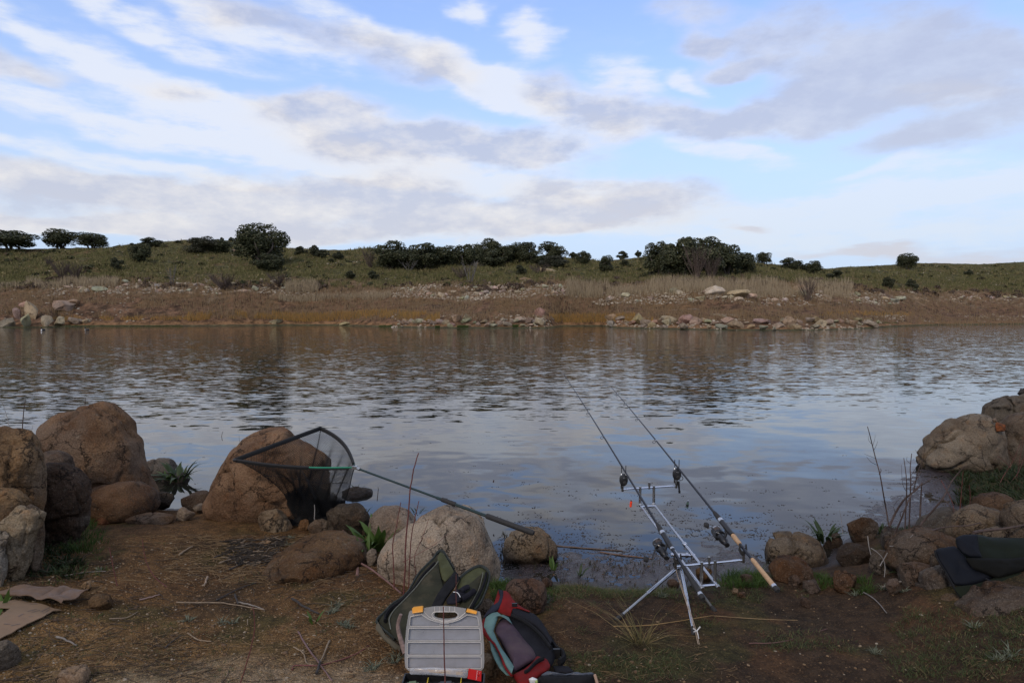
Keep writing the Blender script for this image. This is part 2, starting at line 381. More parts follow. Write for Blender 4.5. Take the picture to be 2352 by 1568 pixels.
def near_z(x, y):
    x = np.asarray(x, float); y = np.asarray(y, float)
    d = shore_dist(x, y)
    land = 0.012 + 0.13 * sstep(d, 0.0, 0.55) + 0.05 * np.clip(d - 0.3, 0, 3.2)
    land += sstep(x, 1.9, 3.2) * sstep(d, 0.3, 1.4) * 0.30 + sstep(-x, 1.5, 3.5) * sstep(d, 0.2, 1.2) * 0.05
    bed = -0.012 + 0.02 * d + 0.20 * np.minimum(d + 0.7, 0)
    n = fbm2(x, y, 1.3, 4, 3) * 0.06 + fbm2(x, y, 7, 4, 5) * 0.016 + fbm2(x, y, 26, 3, 8) * 0.006
    flat = sstep(x, -0.35, 0.1) * sstep(-x, -2.35, -1.9) * sstep(d, -1.15, -0.55) + sstep(x, 3.0, 3.5) * sstep(d, -1.0, -0.5)
    flat = np.clip(flat, 0, 1); mud = -0.006 + 0.012 * sstep(d, -0.9, -0.05) + 0.016 * fbm2(x, y, 9, 4, 61) + 0.012 * fbm2(x, y, 30, 3, 62) + 0.006 * fbm2(x, y, 2, 2, 63)
    amp = sstep(np.abs(d), 0.0, 0.4) * 0.8 + 0.2
    z = np.where(d > 0, land, bed) + n * amp * np.where(d > 0, 1, 0.55)
    return np.where(d > 0, z, z * (1 - flat) + mud * flat)
def nz(x, y): return float(near_z(np.array([float(x)]), np.array([float(y)]))[0])
def atG(px, py, it=4):
    z = 0.15
    for _ in range(it):
        p_ = atZ(px, py, z); z = nz(p_.x, p_.y)
    return atZ(px, py, z)
def axis(lo, hi, dense0, dense1, step, far):
    a = np.arange(dense0, dense1, step); left = dense0 - np.geomspace(step, dense0 - lo, far)[::-1]; right = dense1 + np.geomspace(step, hi - dense1, far)
    return np.concatenate([left, a, right])
xs = axis(-60, 60, -5.2, 6.6, 0.030, 40); ys = axis(-60, 30, 2.0, 10.6, 0.027, 40)
XX, YY = np.meshgrid(xs, ys); ZZ = near_z(XX.ravel(), YY.ravel())
V = np.stack([XX.ravel(), YY.ravel(), ZZ], 1)
nx_, ny_ = len(xs), len(ys); idx = np.arange(nx_ * ny_).reshape(ny_, nx_)
Q = np.stack([idx[:-1, :-1].ravel(), idx[:-1, 1:].ravel(), idx[1:, 1:].ravel(), idx[1:, :-1].ravel()], 1)
me = raw_mesh('near_bank', V, Q)
# earth colours, place by place: ochre grit, brown earth, dark wet mud, mossy turf, bare slab; some shade painted in
D = shore_dist(V[:, 0], V[:, 1]); X_, Y_ = V[:, 0], V[:, 1]
def lerp(a, b_, t): return a * (1 - t[:, None]) + np.array(b_) * t[:, None]
c = np.tile(np.array([0.112, 0.064, 0.027]), (len(V), 1))
c = lerp(c, (0.165, 0.100, 0.040), sstep(-X_ + 0.5 * fbm2(X_, Y_, 0.8, 3, 31), 0.7, 2.0) * sstep(-Y_, -4.3, -3.4))
c = lerp(c, (0.044, 0.028, 0.016), sstep(X_ + 0.6 * fbm2(X_, Y_, 1.1, 4, 11), -0.15, 0.55))  # darker to the right: wet soil, plus the shade there painted in
c = lerp(c, (0.036, 0.025, 0.014), sstep(fbm2(X_, Y_, 1.7, 5, 12), 0.10, 0.40) * 0.7)
c = lerp(c, (0.085, 0.044, 0.020), sstep(fbm2(X_, Y_, 2.3, 4, 14), 0.10, 0.35) * 0.6)
c = lerp(c, (0.040, 0.044, 0.014), sstep(fbm2(X_, Y_, 2.7, 4, 13), 0.08, 0.34) * 0.55 * sstep(D, 0, 0.2))
c = lerp(c, (0.020, 0.014, 0.013), sstep(-D, -0.22, 0.02))
c = lerp(c, (0.034, 0.024, 0.024), sstep(-D, 0.0, 0.06))
g1 = atZ(575, 1520, 0.33)
c = lerp(c, (0.25, 0.195, 0.13), 0.7 * sstep(-np.hypot((X_ - g1.x) / 1.25, (Y_ - g1.y) / 0.45) + 0.45 * fbm2(X_, Y_, 4, 4, 21), -0.62, -0.30))
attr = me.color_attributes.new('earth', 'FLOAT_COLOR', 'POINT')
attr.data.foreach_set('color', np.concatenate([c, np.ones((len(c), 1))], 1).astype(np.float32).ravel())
m, t, b = mat_base('bank_earth')
co = t.node('ShaderNodeTexCoord').outputs['Object']
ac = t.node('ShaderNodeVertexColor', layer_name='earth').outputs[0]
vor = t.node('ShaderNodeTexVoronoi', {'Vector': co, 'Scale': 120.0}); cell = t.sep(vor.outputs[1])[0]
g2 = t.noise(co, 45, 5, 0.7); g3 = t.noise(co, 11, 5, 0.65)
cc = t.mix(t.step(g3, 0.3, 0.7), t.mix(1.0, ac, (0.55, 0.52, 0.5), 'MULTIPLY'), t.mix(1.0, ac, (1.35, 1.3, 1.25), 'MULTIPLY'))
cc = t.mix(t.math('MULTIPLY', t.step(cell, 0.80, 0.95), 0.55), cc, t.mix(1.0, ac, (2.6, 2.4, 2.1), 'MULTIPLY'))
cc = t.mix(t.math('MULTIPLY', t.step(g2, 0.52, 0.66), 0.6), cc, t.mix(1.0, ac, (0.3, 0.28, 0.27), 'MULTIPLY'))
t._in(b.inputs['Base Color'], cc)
zz = t.sep(t.node('ShaderNodeNewGeometry').outputs['Position'])[2]
t._in(b.inputs['Roughness'], t.step(zz, 0.0, 0.05, 0.26, 0.93)); t._in(b.inputs['Specular IOR Level'], t.step(zz, 0.0, 0.06, 0.6, 0.15))
hh = t.math('ADD', t.math('MULTIPLY', g2, 0.6), t.math('MULTIPLY', vor.outputs[0], -0.5))
bn = t.node('ShaderNodeBump', {'Height': hh, 'Strength': 1.0, 'Distance': 0.018}); t.l.new(bn.outputs[0], b.inputs['Normal'])
EARTH = m
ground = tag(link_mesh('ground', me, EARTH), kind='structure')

# ------------------------------------------------------------------ the reservoir
m, t, b = mat_base('lake_water')
pos = t.node('ShaderNodeNewGeometry').outputs['Position']; px_, py_, pz_ = t.sep(pos)
def slope(vec, scale, amp, detail=2, rough=0.5):
    n = t.noise(vec, scale, detail, rough, color=True)
    return t.vec('MULTIPLY', t.vec('SUBTRACT', n, (0.5, 0.5, 0.5)), (amp * 0.15, amp, 0))
rot = t.node('ShaderNodeMapping', {'Vector': pos, 'Rotation': (0, 0, math.radians(-9)), 'Scale': (0.32, 1.0, 1.0)}).outputs[0]
calm_v = t.node('ShaderNodeMapping', {'Vector': pos, 'Rotation': (0, 0, math.radians(12)), 'Scale': (0.6, 1.0, 1.0)}).outputs[0]
patch = t.noise(t.vec('MULTIPLY', pos, (0.6, 1.0, 1.0)), 0.10, 3, 0.6)
dist = t.math('ADD', py_, t.math('MULTIPLY', t.math('SUBTRACT', patch, 0.5), 9.0))
dist = t.math('SUBTRACT', dist, t.math('MULTIPLY', px_, 0.16))
rip = t.step(dist, 8.5, 19.0)
far = t.step(dist, 26.0, 60.0)
s1 = slope(rot, 10.5, 0.27, 2, 0.5); s2 = slope(calm_v, 1.6, 0.105, 3, 0.5); s3 = slope(calm_v, 5.0, 0.030, 1, 0.5)
s4 = slope(calm_v, 8.0, 0.22, 2, 0.6)
tot = t.vec('ADD', t.vec('ADD', s2, s3), t.vec('SCALE', s1)); scl = tot.node.inputs[1].links[0].from_node; t._in(scl.inputs['Scale'], rip)
f4 = t.vec('SCALE', s4); t._in(f4.node.inputs['Scale'], far)
tot = t.vec('ADD', tot, f4)
nrm = t.vec('NORMALIZE', t.vec('ADD', tot, (0, 0, 1)))
murk = t.mix(t.step(t.noise(pos, 1.6, 5, 0.6), 0.35, 0.65), (0.010, 0.010, 0.009), (0.018, 0.016, 0.012))
t._in(b.inputs['Base Color'], murk); b.inputs['Roughness'].default_value = 0.03; b.inputs['IOR'].default_value = 1.333
b.inputs['Specular IOR Level'].default_value = 0.5
t.l.new(nrm, b.inputs['Normal'])
WATER = m
wm = raw_mesh('water', [(-400, 2.6, 0), (500, 2.6, 0), (500, 400, 0), (-400, 400, 0)], [(0, 1, 2, 3)], smooth=False)
tag(link_mesh('water', wm, WATER), kind='structure')

# ------------------------------------------------------------------ the far bank and hills
def tab(pairs):
    a = np.array(pairs, float); return lambda x: np.interp(x, a[:, 0], a[:, 1])
WL = tab([(-900,748),(0,752),(110,752),(130,750),(400,749),(650,747),(780,747),(900,751),(1050,753),(1255,753),(1290,749),(1390,749),(1420,753),(1600,757),(1800,759),(1950,756),(2060,749),(2150,746),(2352,744),(3250,742)])
SKYL = tab([(-900,590),(-300,575),(0,572),(250,569),(290,562),(340,556),(420,553),(530,553),(570,557),(650,568),(740,573),(800,574),(850,571),(1000,576),(1150,584),(1290,592),(1400,600),(1420,598),(1480,590),(1520,590),(1700,598),(1760,606),(1850,614),(1900,617),(1950,613),(2060,607),(2100,604),(2180,605),(2250,607),(2352,602),(2700,596),(3250,600)])
BROWN = tab([(-900,650),(0,655),(60,650),(150,640),(400,648),(600,650),(760,655),(900,660),(1000,655),(1150,652),(1300,645),(1450,650),(1550,640),(1700,642),(1850,650),(2000,660),(2100,668),(2352,672),(3250,676)])
MIDD = tab([(-900,700),(0,695),(300,700),(900,708),(1300,705),(1700,708),(2000,712),(2150,718),(3250,720)])
CREST = tab([(-900,130),(0,128),(250,130),(350,165),(540,172),(700,150),(900,150),(1300,150),(1450,160),(1700,150),(1900,165),(2100,190),(2352,200),(3250,210)])
BYY = tab([(-900,98),(0,99),(700,104),(1300,98),(1700,96),(2000,108),(2200,128),(3250,130)])
def profile(px):
    """survey rows (py, Y) of one bearing, from under the water to behind the crest"""
    wl = WL(px); y0 = -H_CAM / mslope(wl); sk = SKYL(px); cr = CREST(px); br = BROWN(px); by = BYY(px); md = MIDD(px); my = y0 + (by - y0) * 0.52
    one = np.ones_like(px)
    P = [wl + 9, wl, wl - 4.5, (wl - 4.5) * .35 + md * .65, md, br, br * .62 + sk * .38, br * .27 + sk * .73, sk + 1.2, sk]
    Yd = [y0 - 3, y0, y0 + 1.8, y0 * .35 + my * .65, my, by, by * .70 + cr * .30, by * .40 + cr * .60, by * .14 + cr * .86, cr]
    return np.stack(P, -1), np.stack(Yd, -1)
def far_pt(px, s):
    """s: 0..9 along the profile; 9..12 goes over the crest and down"""
    px = np.asarray(px, float); s = np.asarray(s, float)
    P, Yd = profile(px); k = np.clip(np.floor(s).astype(int), 0, 8); f = np.clip(s - k, 0, 1); r = np.arange(len(px))
    py = P[r, k] * (1 - f) + P[r, k + 1] * f; Y = Yd[r, k] * (1 - f) + Yd[r, k + 1] * f
    d0 = (px - 1176) / F / (CP + (784 - py) / F * SP)
    z = H_CAM + Y * mslope(py)
    over = np.clip(s - 9, 0, None)
    Y = Y + over * 45; z = z - over * 6.0 - over ** 2 * 1.5
    x = d0 * Y
    amp = sstep(s, 2.5, 5) * 0.9 * (1 - 0.75 * sstep(s, 7.5, 9)); rel = fbm2(x, Y, 0.16, 4, 9) * amp + fbm2(x, Y, 0.9, 3, 4) * 0.22 * sstep(s, 1.6, 3)
    return np.stack([x, Y, z + rel], -1)
def far_at(px, py):
    """point of the far hillside seen at px, py"""
    P, Yd = profile(np.array([float(px)])); P = P[0]
    py = min(max(py, P[-1]), P[1]); s = float(np.interp(-py, -P, np.arange(10)))
    return Vector(far_pt(np.array([px]), np.array([s]))[0]), s
pxs = np.concatenate([np.linspace(-1500, -60, 60), np.arange(-50, 2410, 6.0), np.linspace(2430, 3900, 60)])
ss = np.concatenate([np.linspace(0, 2, 9)[:-1], np.arange(2, 9, 0.055), np.linspace(9, 13, 12)])
PX, S_ = np.meshgrid(pxs, ss); FV = far_pt(PX.ravel(), S_.ravel())
n1, n2 = len(pxs), len(ss); idx = np.arange(n1 * n2).reshape(n2, n1)
Q = np.stack([idx[:-1, :-1].ravel(), idx[:-1, 1:].ravel(), idx[1:, 1:].ravel(), idx[1:, :-1].ravel()], 1)
me = raw_mesh('far_hillside', FV, Q)
s_ = S_.ravel(); p_ = PX.ravel(); x_, y_ = FV[:, 0], FV[:, 1]
nA = fbm2(x_, y_, 0.22, 5, 41); nB = fbm2(x_, y_, 0.6, 4, 42); nC = fbm2(x_, y_, 1.6, 3, 43)
c = np.tile(np.array([0.155, 0.095, 0.058]), (len(s_), 1))                       # brown slope of dead weed
c = lerp(c, (0.066, 0.043, 0.025), sstep(nB, 0.0, 0.35) * 0.8)
c = lerp(c, (0.160, 0.102, 0.046), sstep(nA, 0.08, 0.3) * 0.6)
c = lerp(c, (0.21, 0.125, 0.062), sstep(-s_, -2.35, -2.0) * sstep(s_, 1.3, 1.6))           # sandy strip above the water
c = lerp(c, (0.07, 0.075, 0.035), sstep(-s_, -1.75, -1.3))
pale = sstep(s_ + nB * 0.8, 4.2, 4.7) * sstep(-s_ - nB * 0.5, -5.3, -4.9)
c = lerp(c, (0.33, 0.27, 0.19), pale * 0.6 * sstep(nC, -0.2, 0.25))
gr = sstep(s_ + nA * 0.9 + nC * 0.4, 4.95, 5.5)
c = lerp(c, (0.082, 0.080, 0.030), gr)
c = lerp(c, (0.125, 0.115, 0.045), gr * sstep(nB, 0.05, 0.3) * 0.7)
c = lerp(c, (0.135, 0.090, 0.046), gr * sstep(nC + nA, 0.18, 0.5) * 0.8)
c = lerp(c, (0.055, 0.055, 0.020), gr * sstep(-nB, 0.1, 0.4) * 0.5)
attr = me.color_attributes.new('earth', 'FLOAT_COLOR', 'POINT')
attr.data.foreach_set('color', np.concatenate([c, np.ones((len(c), 1))], 1).astype(np.float32).ravel())
m, t, b = mat_base('hill_earth')
co = t.node('ShaderNodeTexCoord').outputs['Object']; ac = t.node('ShaderNodeVertexColor', layer_name='earth').outputs[0]
g2 = t.noise(co, 1.1, 7, 0.8)
cc = t.mix(t.step(g2, 0.38, 0.62), t.mix(1.0, ac, (0.38, 0.36, 0.34), 'MULTIPLY'), t.mix(1.0, ac, (1.5, 1.4, 1.3), 'MULTIPLY'))
t._in(b.inputs['Base Color'], cc); b.inputs['Roughness'].default_value = 0.95; b.inputs['Specular IOR Level'].default_value = 0.15
bn = t.node('ShaderNodeBump', {'Height': t.noise(co, 2.5, 6, 0.7), 'Strength': 0.8, 'Distance': 0.5}); t.l.new(bn.outputs[0], b.inputs['Normal'])
tag(link_mesh('far_hill', me, m), kind='structure')
pl = raw_mesh('plain', [(-4000, 150, -3.2), (4000, 150, -3.2), (4000, 5000, -3.2), (-4000, 5000, -3.2)], [(0, 1, 2, 3)], smooth=False)
tag(link_mesh('plain_land', pl, mk('dry_plain', (0.09, 0.08, 0.04), 0.95, 0, 0.3, 0.02)), kind='structure')
# ------------------------------------------------------------------ far bank: oaks, bushes, stones, dead weed
OAK = mk_leaf('holm_oak_leaves', (0.028, 0.036, 0.016), (0.070, 0.076, 0.034), (0.115, 0.112, 0.058), 0.6, 0.9, 0.12)
OAK2 = mk_leaf('dusty_oak_leaves', (0.034, 0.038, 0.020), (0.066, 0.066, 0.040), (0.10, 0.095, 0.06), 0.6, 0.9, 0.12)
BUSHM = mk_leaf('bush_leaves', (0.030, 0.036, 0.016), (0.060, 0.062, 0.030), None, 0.6, 0.9, 0.12)
TWIGM = mk_leaf('bare_twigs', (0.07, 0.052, 0.043), (0.115, 0.085, 0.07), None, 0.9, 0.9, 0.0)
TWIGG = mk_leaf('grey_twigs', (0.12, 0.11, 0.10), (0.19, 0.175, 0.16), None, 0.9, 0.9, 0.0)
def leaf_quads(C, N, size, rng):
    """one small leaf spray (quad) per centre, facing roughly along N"""
    n = len(C); a = rng.normal(size=(n, 3)); N = N + rng.normal(size=(n, 3)) * 0.55; N /= np.linalg.norm(N, axis=1)[:, None]
    u = np.cross(N, a); u /= np.linalg.norm(u, axis=1)[:, None] + 1e-9; v = np.cross(N, u)
    s = size * rng.uniform(0.6, 1.35, n)[:, None]; e = rng.uniform(0.45, 1.0, n)[:, None]
    V = np.stack([C - u * s, C + v * s * e, C + u * s, C - v * s * e], 1).reshape(-1, 3)
    return V, np.arange(4 * n).reshape(n, 4)
def crown_mesh(name, w_, h_, z0, n, size, seed, mat, clumps=26, dome=1.0, gap=0.0):
    """crown about w_ wide and h_ tall above z0, leaf sprays on the outside of many clumps"""
    rng = np.random.default_rng(seed); C = []; N = []
    cen = []; zc = z0 + (h_ - z0) * 0.40; up_, dn_ = h_ - zc, zc - z0
    for k in range(clumps):
        d = rng.normal(size=3); d /= np.linalg.norm(d)
        if d[2] < (-0.9 if z0 > 0.05 else -0.97): d[2] = -d[2]
        f = rng.uniform(0.55, 0.82) if k > clumps // 5 else rng.uniform(0.1, 0.5); cr = rng.uniform(0.28, 0.42)
        vr = up_ if d[2] > 0 else dn_
        wid_ = 1.0 if d[2] > 0 else 0.92
        cen.append((d[0] * f * w_ / 2 * wid_, d[1] * f * w_ / 2 * wid_, zc + d[2] * f * vr, cr * w_ / 2))
    per = n // clumps
    for (x, y, z, r) in cen:
        d = rng.normal(size=(per, 3)); d /= np.linalg.norm(d, axis=1)[:, None]; d[:, 2] = np.where(d[:, 2] < -0.7, -d[:, 2], d[:, 2])
        lump = 1 + 0.28 * fbm(d * 2.2 + seed + x, 2)
        rr = r * lump * rng.uniform(0.62, 1.06, per) ** 0.6
        P = np.stack([x + d[:, 0] * rr, y + d[:, 1] * rr, z + d[:, 2] * rr * dome], 1); C.append(P); N.append(d)
    C = np.concatenate(C); N = np.concatenate(N)
    C[:, :2] *= (w_ / 2) / np.percentile(np.hypot(C[:, 0], C[:, 1]), 97)
    top = np.percentile(C[:, 2], 99.5); C[:, 2] = z0 + (C[:, 2] - z0) * (h_ / (top - z0)); keep = C[:, 2] > z0 * 0.7 - 0.05
    V, Fq = leaf_quads(C[keep], N[keep], size, rng)
    me = raw_mesh(name, V, Fq, smooth=False); me.materials.append(mat); return me
def trunk_mesh(name, h, r, spread, seed, mat, n=4, lean=0.2):
    rg = random.Random(seed); b_ = MB()
    for k in range(n):
        a = 2 * PI * k / n + rg.uniform(-.5, .5); q = [Vector((0, 0, -0.3)), Vector((rg.uniform(-.1, .1), rg.uniform(-.1, .1), h * 0.28))]
        e = Vector((math.cos(a) * spread, math.sin(a) * spread, h)); mid_ = q[1].lerp(e, 0.5) + Vector((rg.uniform(-.2, .2), rg.uniform(-.2, .2), h * 0.05))
        pts = curve_pts([q[0], q[1], mid_, e], 4); m_ = len(pts)
        b_.tube(pts, [r * (1 - 0.75 * i / (m_ - 1)) for i in range(m_)], 6)
    me = bpy.data.meshes.new(name); me.from_pydata(b_.v, [], b_.f); me.materials.append(mat); me.polygons.foreach_set('use_smooth', [True] * len(me.polygons)); me.update(); return me
# shared crowns, 1 unit wide by 1 tall; copies are scaled
CROWNS = [crown_mesh('crown', 1, 1, 0.06, 9600, 0.024, 100 + k, OAK, 28) for k in range(5)]
DENSE = [crown_mesh('crown', 1, 1, 0.02, 9600, 0.026, 200 + k, OAK, 30) for k in range(4)]
DUSTY = [crown_mesh('crown', 1, 1, 0.04, 9000, 0.024, 230 + k, OAK2, 30) for k in range(3)]
BUSH = [crown_mesh('crown', 1, 1, 0.0, 3600, 0.040, 300 + k, BUSHM, 14) for k in range(4)]
TRUNKS = [trunk_mesh('trunk', 0.62, 0.035, 0.26, 50 + k, BARK) for k in range(3)]
def bare_mesh(name, n, seed, fan, mat, thick=0.004):
    """leafless bush: many forked twigs, 1 unit tall"""
    rg = random.Random(seed); b_ = MB()
    for k in range(n):
        a = rg.uniform(0, 2 * PI); l = rg.uniform(0.6, 1.0); s_ = rg.uniform(0.1, fan)
        p0 = Vector((math.cos(a) * 0.05, math.sin(a) * 0.05, -0.03)); e = Vector((math.cos(a) * s_, math.sin(a) * s_, l)); md = p0.lerp(e, 0.5) + Vector((rg.uniform(-.05, .05), rg.uniform(-.05, .05), 0.02))
        b_.tube([p0, md, e], [thick * 2, thick * 1.3, thick * 0.5], 3, cap=False)
        for j in range(5):
            f = rg.uniform(0.3, 0.95); q = (p0.lerp(md, f * 2) if f < .5 else md.lerp(e, f * 2 - 1)); a2 = a + rg.uniform(-1.3, 1.3); L = rg.uniform(0.12, 0.34)
            q2 = q + Vector((math.cos(a2) * L * 0.6, math.sin(a2) * L * 0.6, L)); b_.tube([q, q2], [thick, thick * 0.4], 3, cap=False)
            if rg.random() < 0.7:
                a3 = a2 + rg.uniform(-1.5, 1.5); b_.tube([q.lerp(q2, .6), q.lerp(q2, .6) + Vector((math.cos(a3) * L * 0.5, math.sin(a3) * L * .5, L * 0.6))], [thick * .7, thick * .3], 3, cap=False)
    me = bpy.data.meshes.new(name); me.from_pydata(b_.v, [], b_.f); me.materials.append(mat); me.update(); return me
BARE = [bare_mesh('branches', 26, 5, 0.55, TWIGM, 0.006), bare_mesh('branches', 9, 6, 0.6, TWIGG, 0.011), bare_mesh('branches', 34, 7, 0.75, TWIGM, 0.006)]
def plant_tree(name, px, base, wpx, top, kind, label, cat, group=None, k=0, deep=0.0):
    p0, s = far_at(px, base)
    Y = p0.y; W_ = wpx / F * Y
    h = (H_CAM + Y * mslope(top)) - p0.z
    o = thing(name, label, cat, (p0.x, p0.y + deep, p0.z), group)
    sc = (W_, W_ * 0.9, h); rz = (k * 1.7) % 6.28
    lib = {'oak': CROWNS, 'dense': DENSE, 'dusty': DUSTY, 'bush': BUSH, 'bare': BARE}[kind]
    me = lib[k % len(lib)]
    c_ = link_mesh('branches' if kind == 'bare' else 'crown', me, None, o, (0, 0, -0.02)); c_.scale = sc; c_.rotation_euler.z = rz
    if kind in ('oak', 'dense'):
        t_ = link_mesh('trunk', TRUNKS[k % 3], None, o, (0, 0, 0)); t_.scale = (W_, W_, h); t_.rotation_euler.z = rz * 1.3
    return o
G_O = 'holm oaks on the far hillside'
TREES = [ # px, base, width, top, kind, label
 (28,574,108,532,'oak','low spreading dark oak on the crest cut by the picture edge'),
 (140,570,84,530,'oak','broad dark oak on the crest, twin of the open oak beside it'),
 (210,570,64,537,'oak','open oak on the crest with pale sky showing between its trunks'),
 (322,601,46,560,'dense','compact dark oak standing alone below the low crest'),
 (343,565,46,547,'oak','flat-topped oak just showing over the hill crest'),
 (306,567,16,558,'bush','small round bush beside the flat-topped crest oak'),
 (412,559,16,552,'bush','tiny dark bush on the bare rocky hilltop'),
 (462,582,72,545,'dusty','wide brownish oak high on the rocky hill'),
 (505,582,58,551,'dense','dark oak joined to the brownish oak on the rocky hill'),
 (510,555,9,545,'bush','smaller of two dots of bush on the hilltop skyline'),
 (533,556,15,545,'bush','larger of two dots of bush on the hilltop skyline'),
 (601,612,110,520,'oak','tallest oak on the slope, big rounded crown above a paler reflection'),
 (622,626,64,585,'dense','dark low skirt of oak under the tallest oak'),
 (690,583,26,566,'bush','grey bush with pale stones beside it, nearest the tallest oak'),
 (724,589,32,564,'bush','round bush in the loose row between tallest oak and grove'),
 (741,594,30,573,'bush','round bush touching the lower side of its neighbour in the row'),
 (778,599,26,577,'bush','last round bush in the row before the grove'),
 (760,607,17,594,'bush','small bush below the row of round bushes'),
 (804,645,28,622,'bush','dark round bush at the foot of the green slope below the grove'),
 (858,643,22,622,'bush','grey-green bush right of the dark round one below the grove'),
 (902,620,82,557,'dense','first oak of the long grove, rounded and broad'),
 (966,618,76,561,'dense','second broad oak of the long grove'),
 (1026,613,66,567,'dense','lower oak in the middle of the long grove'),
 (1074,612,54,564,'dense','mid grove oak in front of the high one'),
 (1125,606,58,551,'oak','high oak rising out of the middle of the grove'),
 (1118,613,70,577,'dense','oak in front of the high oak in the grove'),
 (1163,608,44,565,'dense','narrow oak between the high oak and the pointed one'),
 (1201,607,58,559,'oak','oak with a gap of sky low in its crown, in the grove'),
 (1228,610,44,577,'dense','low oak filling the gap near the grove end'),
 (1265,606,54,559,'oak','last tall oak at the end of the long grove'),
 (1270,615,52,588,'dusty','grey-green bushy oak at the foot of the grove end'),
 (1194,634,26,609,'bush','single bush on the green slope below the grove end'),
 (1317,597,24,579,'bush','small oak touching a rounder one past the grove'),
 (1339,612,34,579,'oak','rounded oak past the end of the grove'),
 (1391,627,38,589,'oak','thin-trunked oak with pale sky in its crown, between grove and great oaks'),
 (1428,594,26,577,'bush','little oak on the skyline between the groves'),
 (1465,591,16,575,'bush','tiny oak on the skyline just before the great oaks'),
 (1435,610,20,596,'bush','low bush on stones below the skyline oak'),
 (1514,634,62,560,'oak','outer oak of the great clump, nearest the long grove'),
 (1563,634,84,550,'dense','tallest broad oak of the great clump'),
 (1622,634,88,551,'oak','central oak of the great clump behind the leafless shrub'),
 (1672,628,74,565,'dense','sloping shoulder oak of the great clump'),
 (1711,628,46,583,'oak','low end oak of the great clump'),
 (1755,608,38,581,'oak','round oak standing just clear of the great clump'),
 (1812,619,46,594,'oak','flat wide oak on the falling skyline'),
 (1847,621,22,607,'bush','bush leaning on the small oak of the falling skyline'),
 (1868,627,36,601,'oak','small oak with a bush at its side on the falling skyline'),
 (1918,641,40,621,'bush','flat dark bush on the slope below the falling skyline'),
 (1993,643,16,633,'bush','small low bush in mid slope toward the lone tree'),
 (2041,661,27,636,'bush','first of two dark bushes at the foot of the far slope'),
 (2094,667,24,641,'bush','second of two dark bushes at the foot of the far slope'),
 (2084,617,42,584,'oak','lone round oak on the long bare skyline'),
 (2225,635,20,619,'bush','single dark bush on the long green slope past the lone oak'),
 (268,621,26,592,'bush','loose grey bush on the slope under the compact oak'),
]
for k, (px, ba, wp, tp, kd, lab) in enumerate(TREES):
    plant_tree('holm_oak' if kd != 'bush' else 'round_bush', px, ba, wp * (1.30 if 880 < px < 1300 or 1490 < px < 1700 else 1.10), tp, kd, lab, 'oak tree' if kd != 'bush' else 'bush', G_O if kd != 'bush' else 'round bushes on the far hillside', k)
for k, (px, ba, wp, tp, v, lab) in enumerate([
 (1600,640,84,568,0,'reddish leafless shrub in front of the great oak clump'),(1635,640,50,590,2,'low end of the leafless growth before the great oaks'),
 (850,614,44,572,2,'grey leafless shrub at the near end of the long grove'),(1080,650,52,598,1,'pale dead tree with forked bare limbs below the grove'),
 (1062,640,60,612,2,'brown tangled shrub round the foot of the dead tree'),(940,626,60,597,1,'small bleached dead tree among stones under the grove'),
 (145,640,66,600,2,'purplish bare thicket on the slope above the pale reeds'),(175,640,60,606,2,'brown bare thicket beside the purplish one'),(112,612,30,590,0,'dark wiry bush above the bare thickets'),
 (395,652,30,607,1,'thin pale dead sapling above the stone band'),(515,660,90,628,2,'dark brown thicket above the stone band, below the hill oaks'),(640,655,70,625,2,'brown thicket at the foot of the tallest oak'),
 (1855,690,60,640,0,'tan leafless shrub among the pale stones'),(1150,610,20,592,0,'small twiggy shrub before the grove'),(1240,628,60,606,2,'grey shrub at the stony foot of the grove end')]):
    plant_tree('leafless_shrub', px, ba, wp * 0.8, tp, 'bare', lab, 'shrub', 'leafless shrubs on the far bank', v)

# stones
def chisel(g, seed, n, lo, hi, soft=0.85):
    """flat broken faces: points beyond a random plane are pulled back to it"""
    rg_ = np.random.default_rng(seed * 13 + 5)
    for _ in range(n):
        v = rg_.normal(size=3); v /= np.linalg.norm(v); c_ = rg_.uniform(lo, hi); d_ = g @ v; ex = np.clip(d_ - c_, 0, None); g = g - v[None] * (ex * soft)[:, None]
    return g
def stone_mesh(seed, sub=3, flat=0.75, rough=0.22, boxy=0.8):
    bm_ = bmesh.new(); bmesh.ops.create_icosphere(bm_, subdivisions=sub, radius=0.5)
    V_ = np.array([v.co[:] for v in bm_.verts]); Fc = [tuple(v.index for v in f.verts) for f in bm_.faces]; bm_.free()
    d = V_ / 0.5; g = np.sign(d) * np.abs(d) ** boxy
    g = chisel(g, seed, 16, 0.46, 0.84, 1.0)
    g *= (1 + rough * fbm(d * 1.3 + seed * 7.7, 3) * 1.2)[:, None]; g *= (1 + 0.05 * fbm(d * 6 + seed, 2))[:, None]
    g[:, 2] *= flat
    return raw_mesh('stone', g * 0.5, np.array(Fc)), None
STONES = []
for k in range(9):
    me_, _ = stone_mesh(k, 3, random.uniform(0.6, 0.9)); me_.set_sharp_from_angle(angle=math.radians(24)); me_.materials.append(ROCK_FAR); STONES.append(me_)
PALE = [(0.62,0.53,0.40),(0.54,0.45,0.33),(0.68,0.58,0.45),(0.46,0.36,0.25)]
WARM = [(0.44,0.35,0.24),(0.50,0.41,0.28),(0.37,0.30,0.22),(0.44,0.32,0.21)]
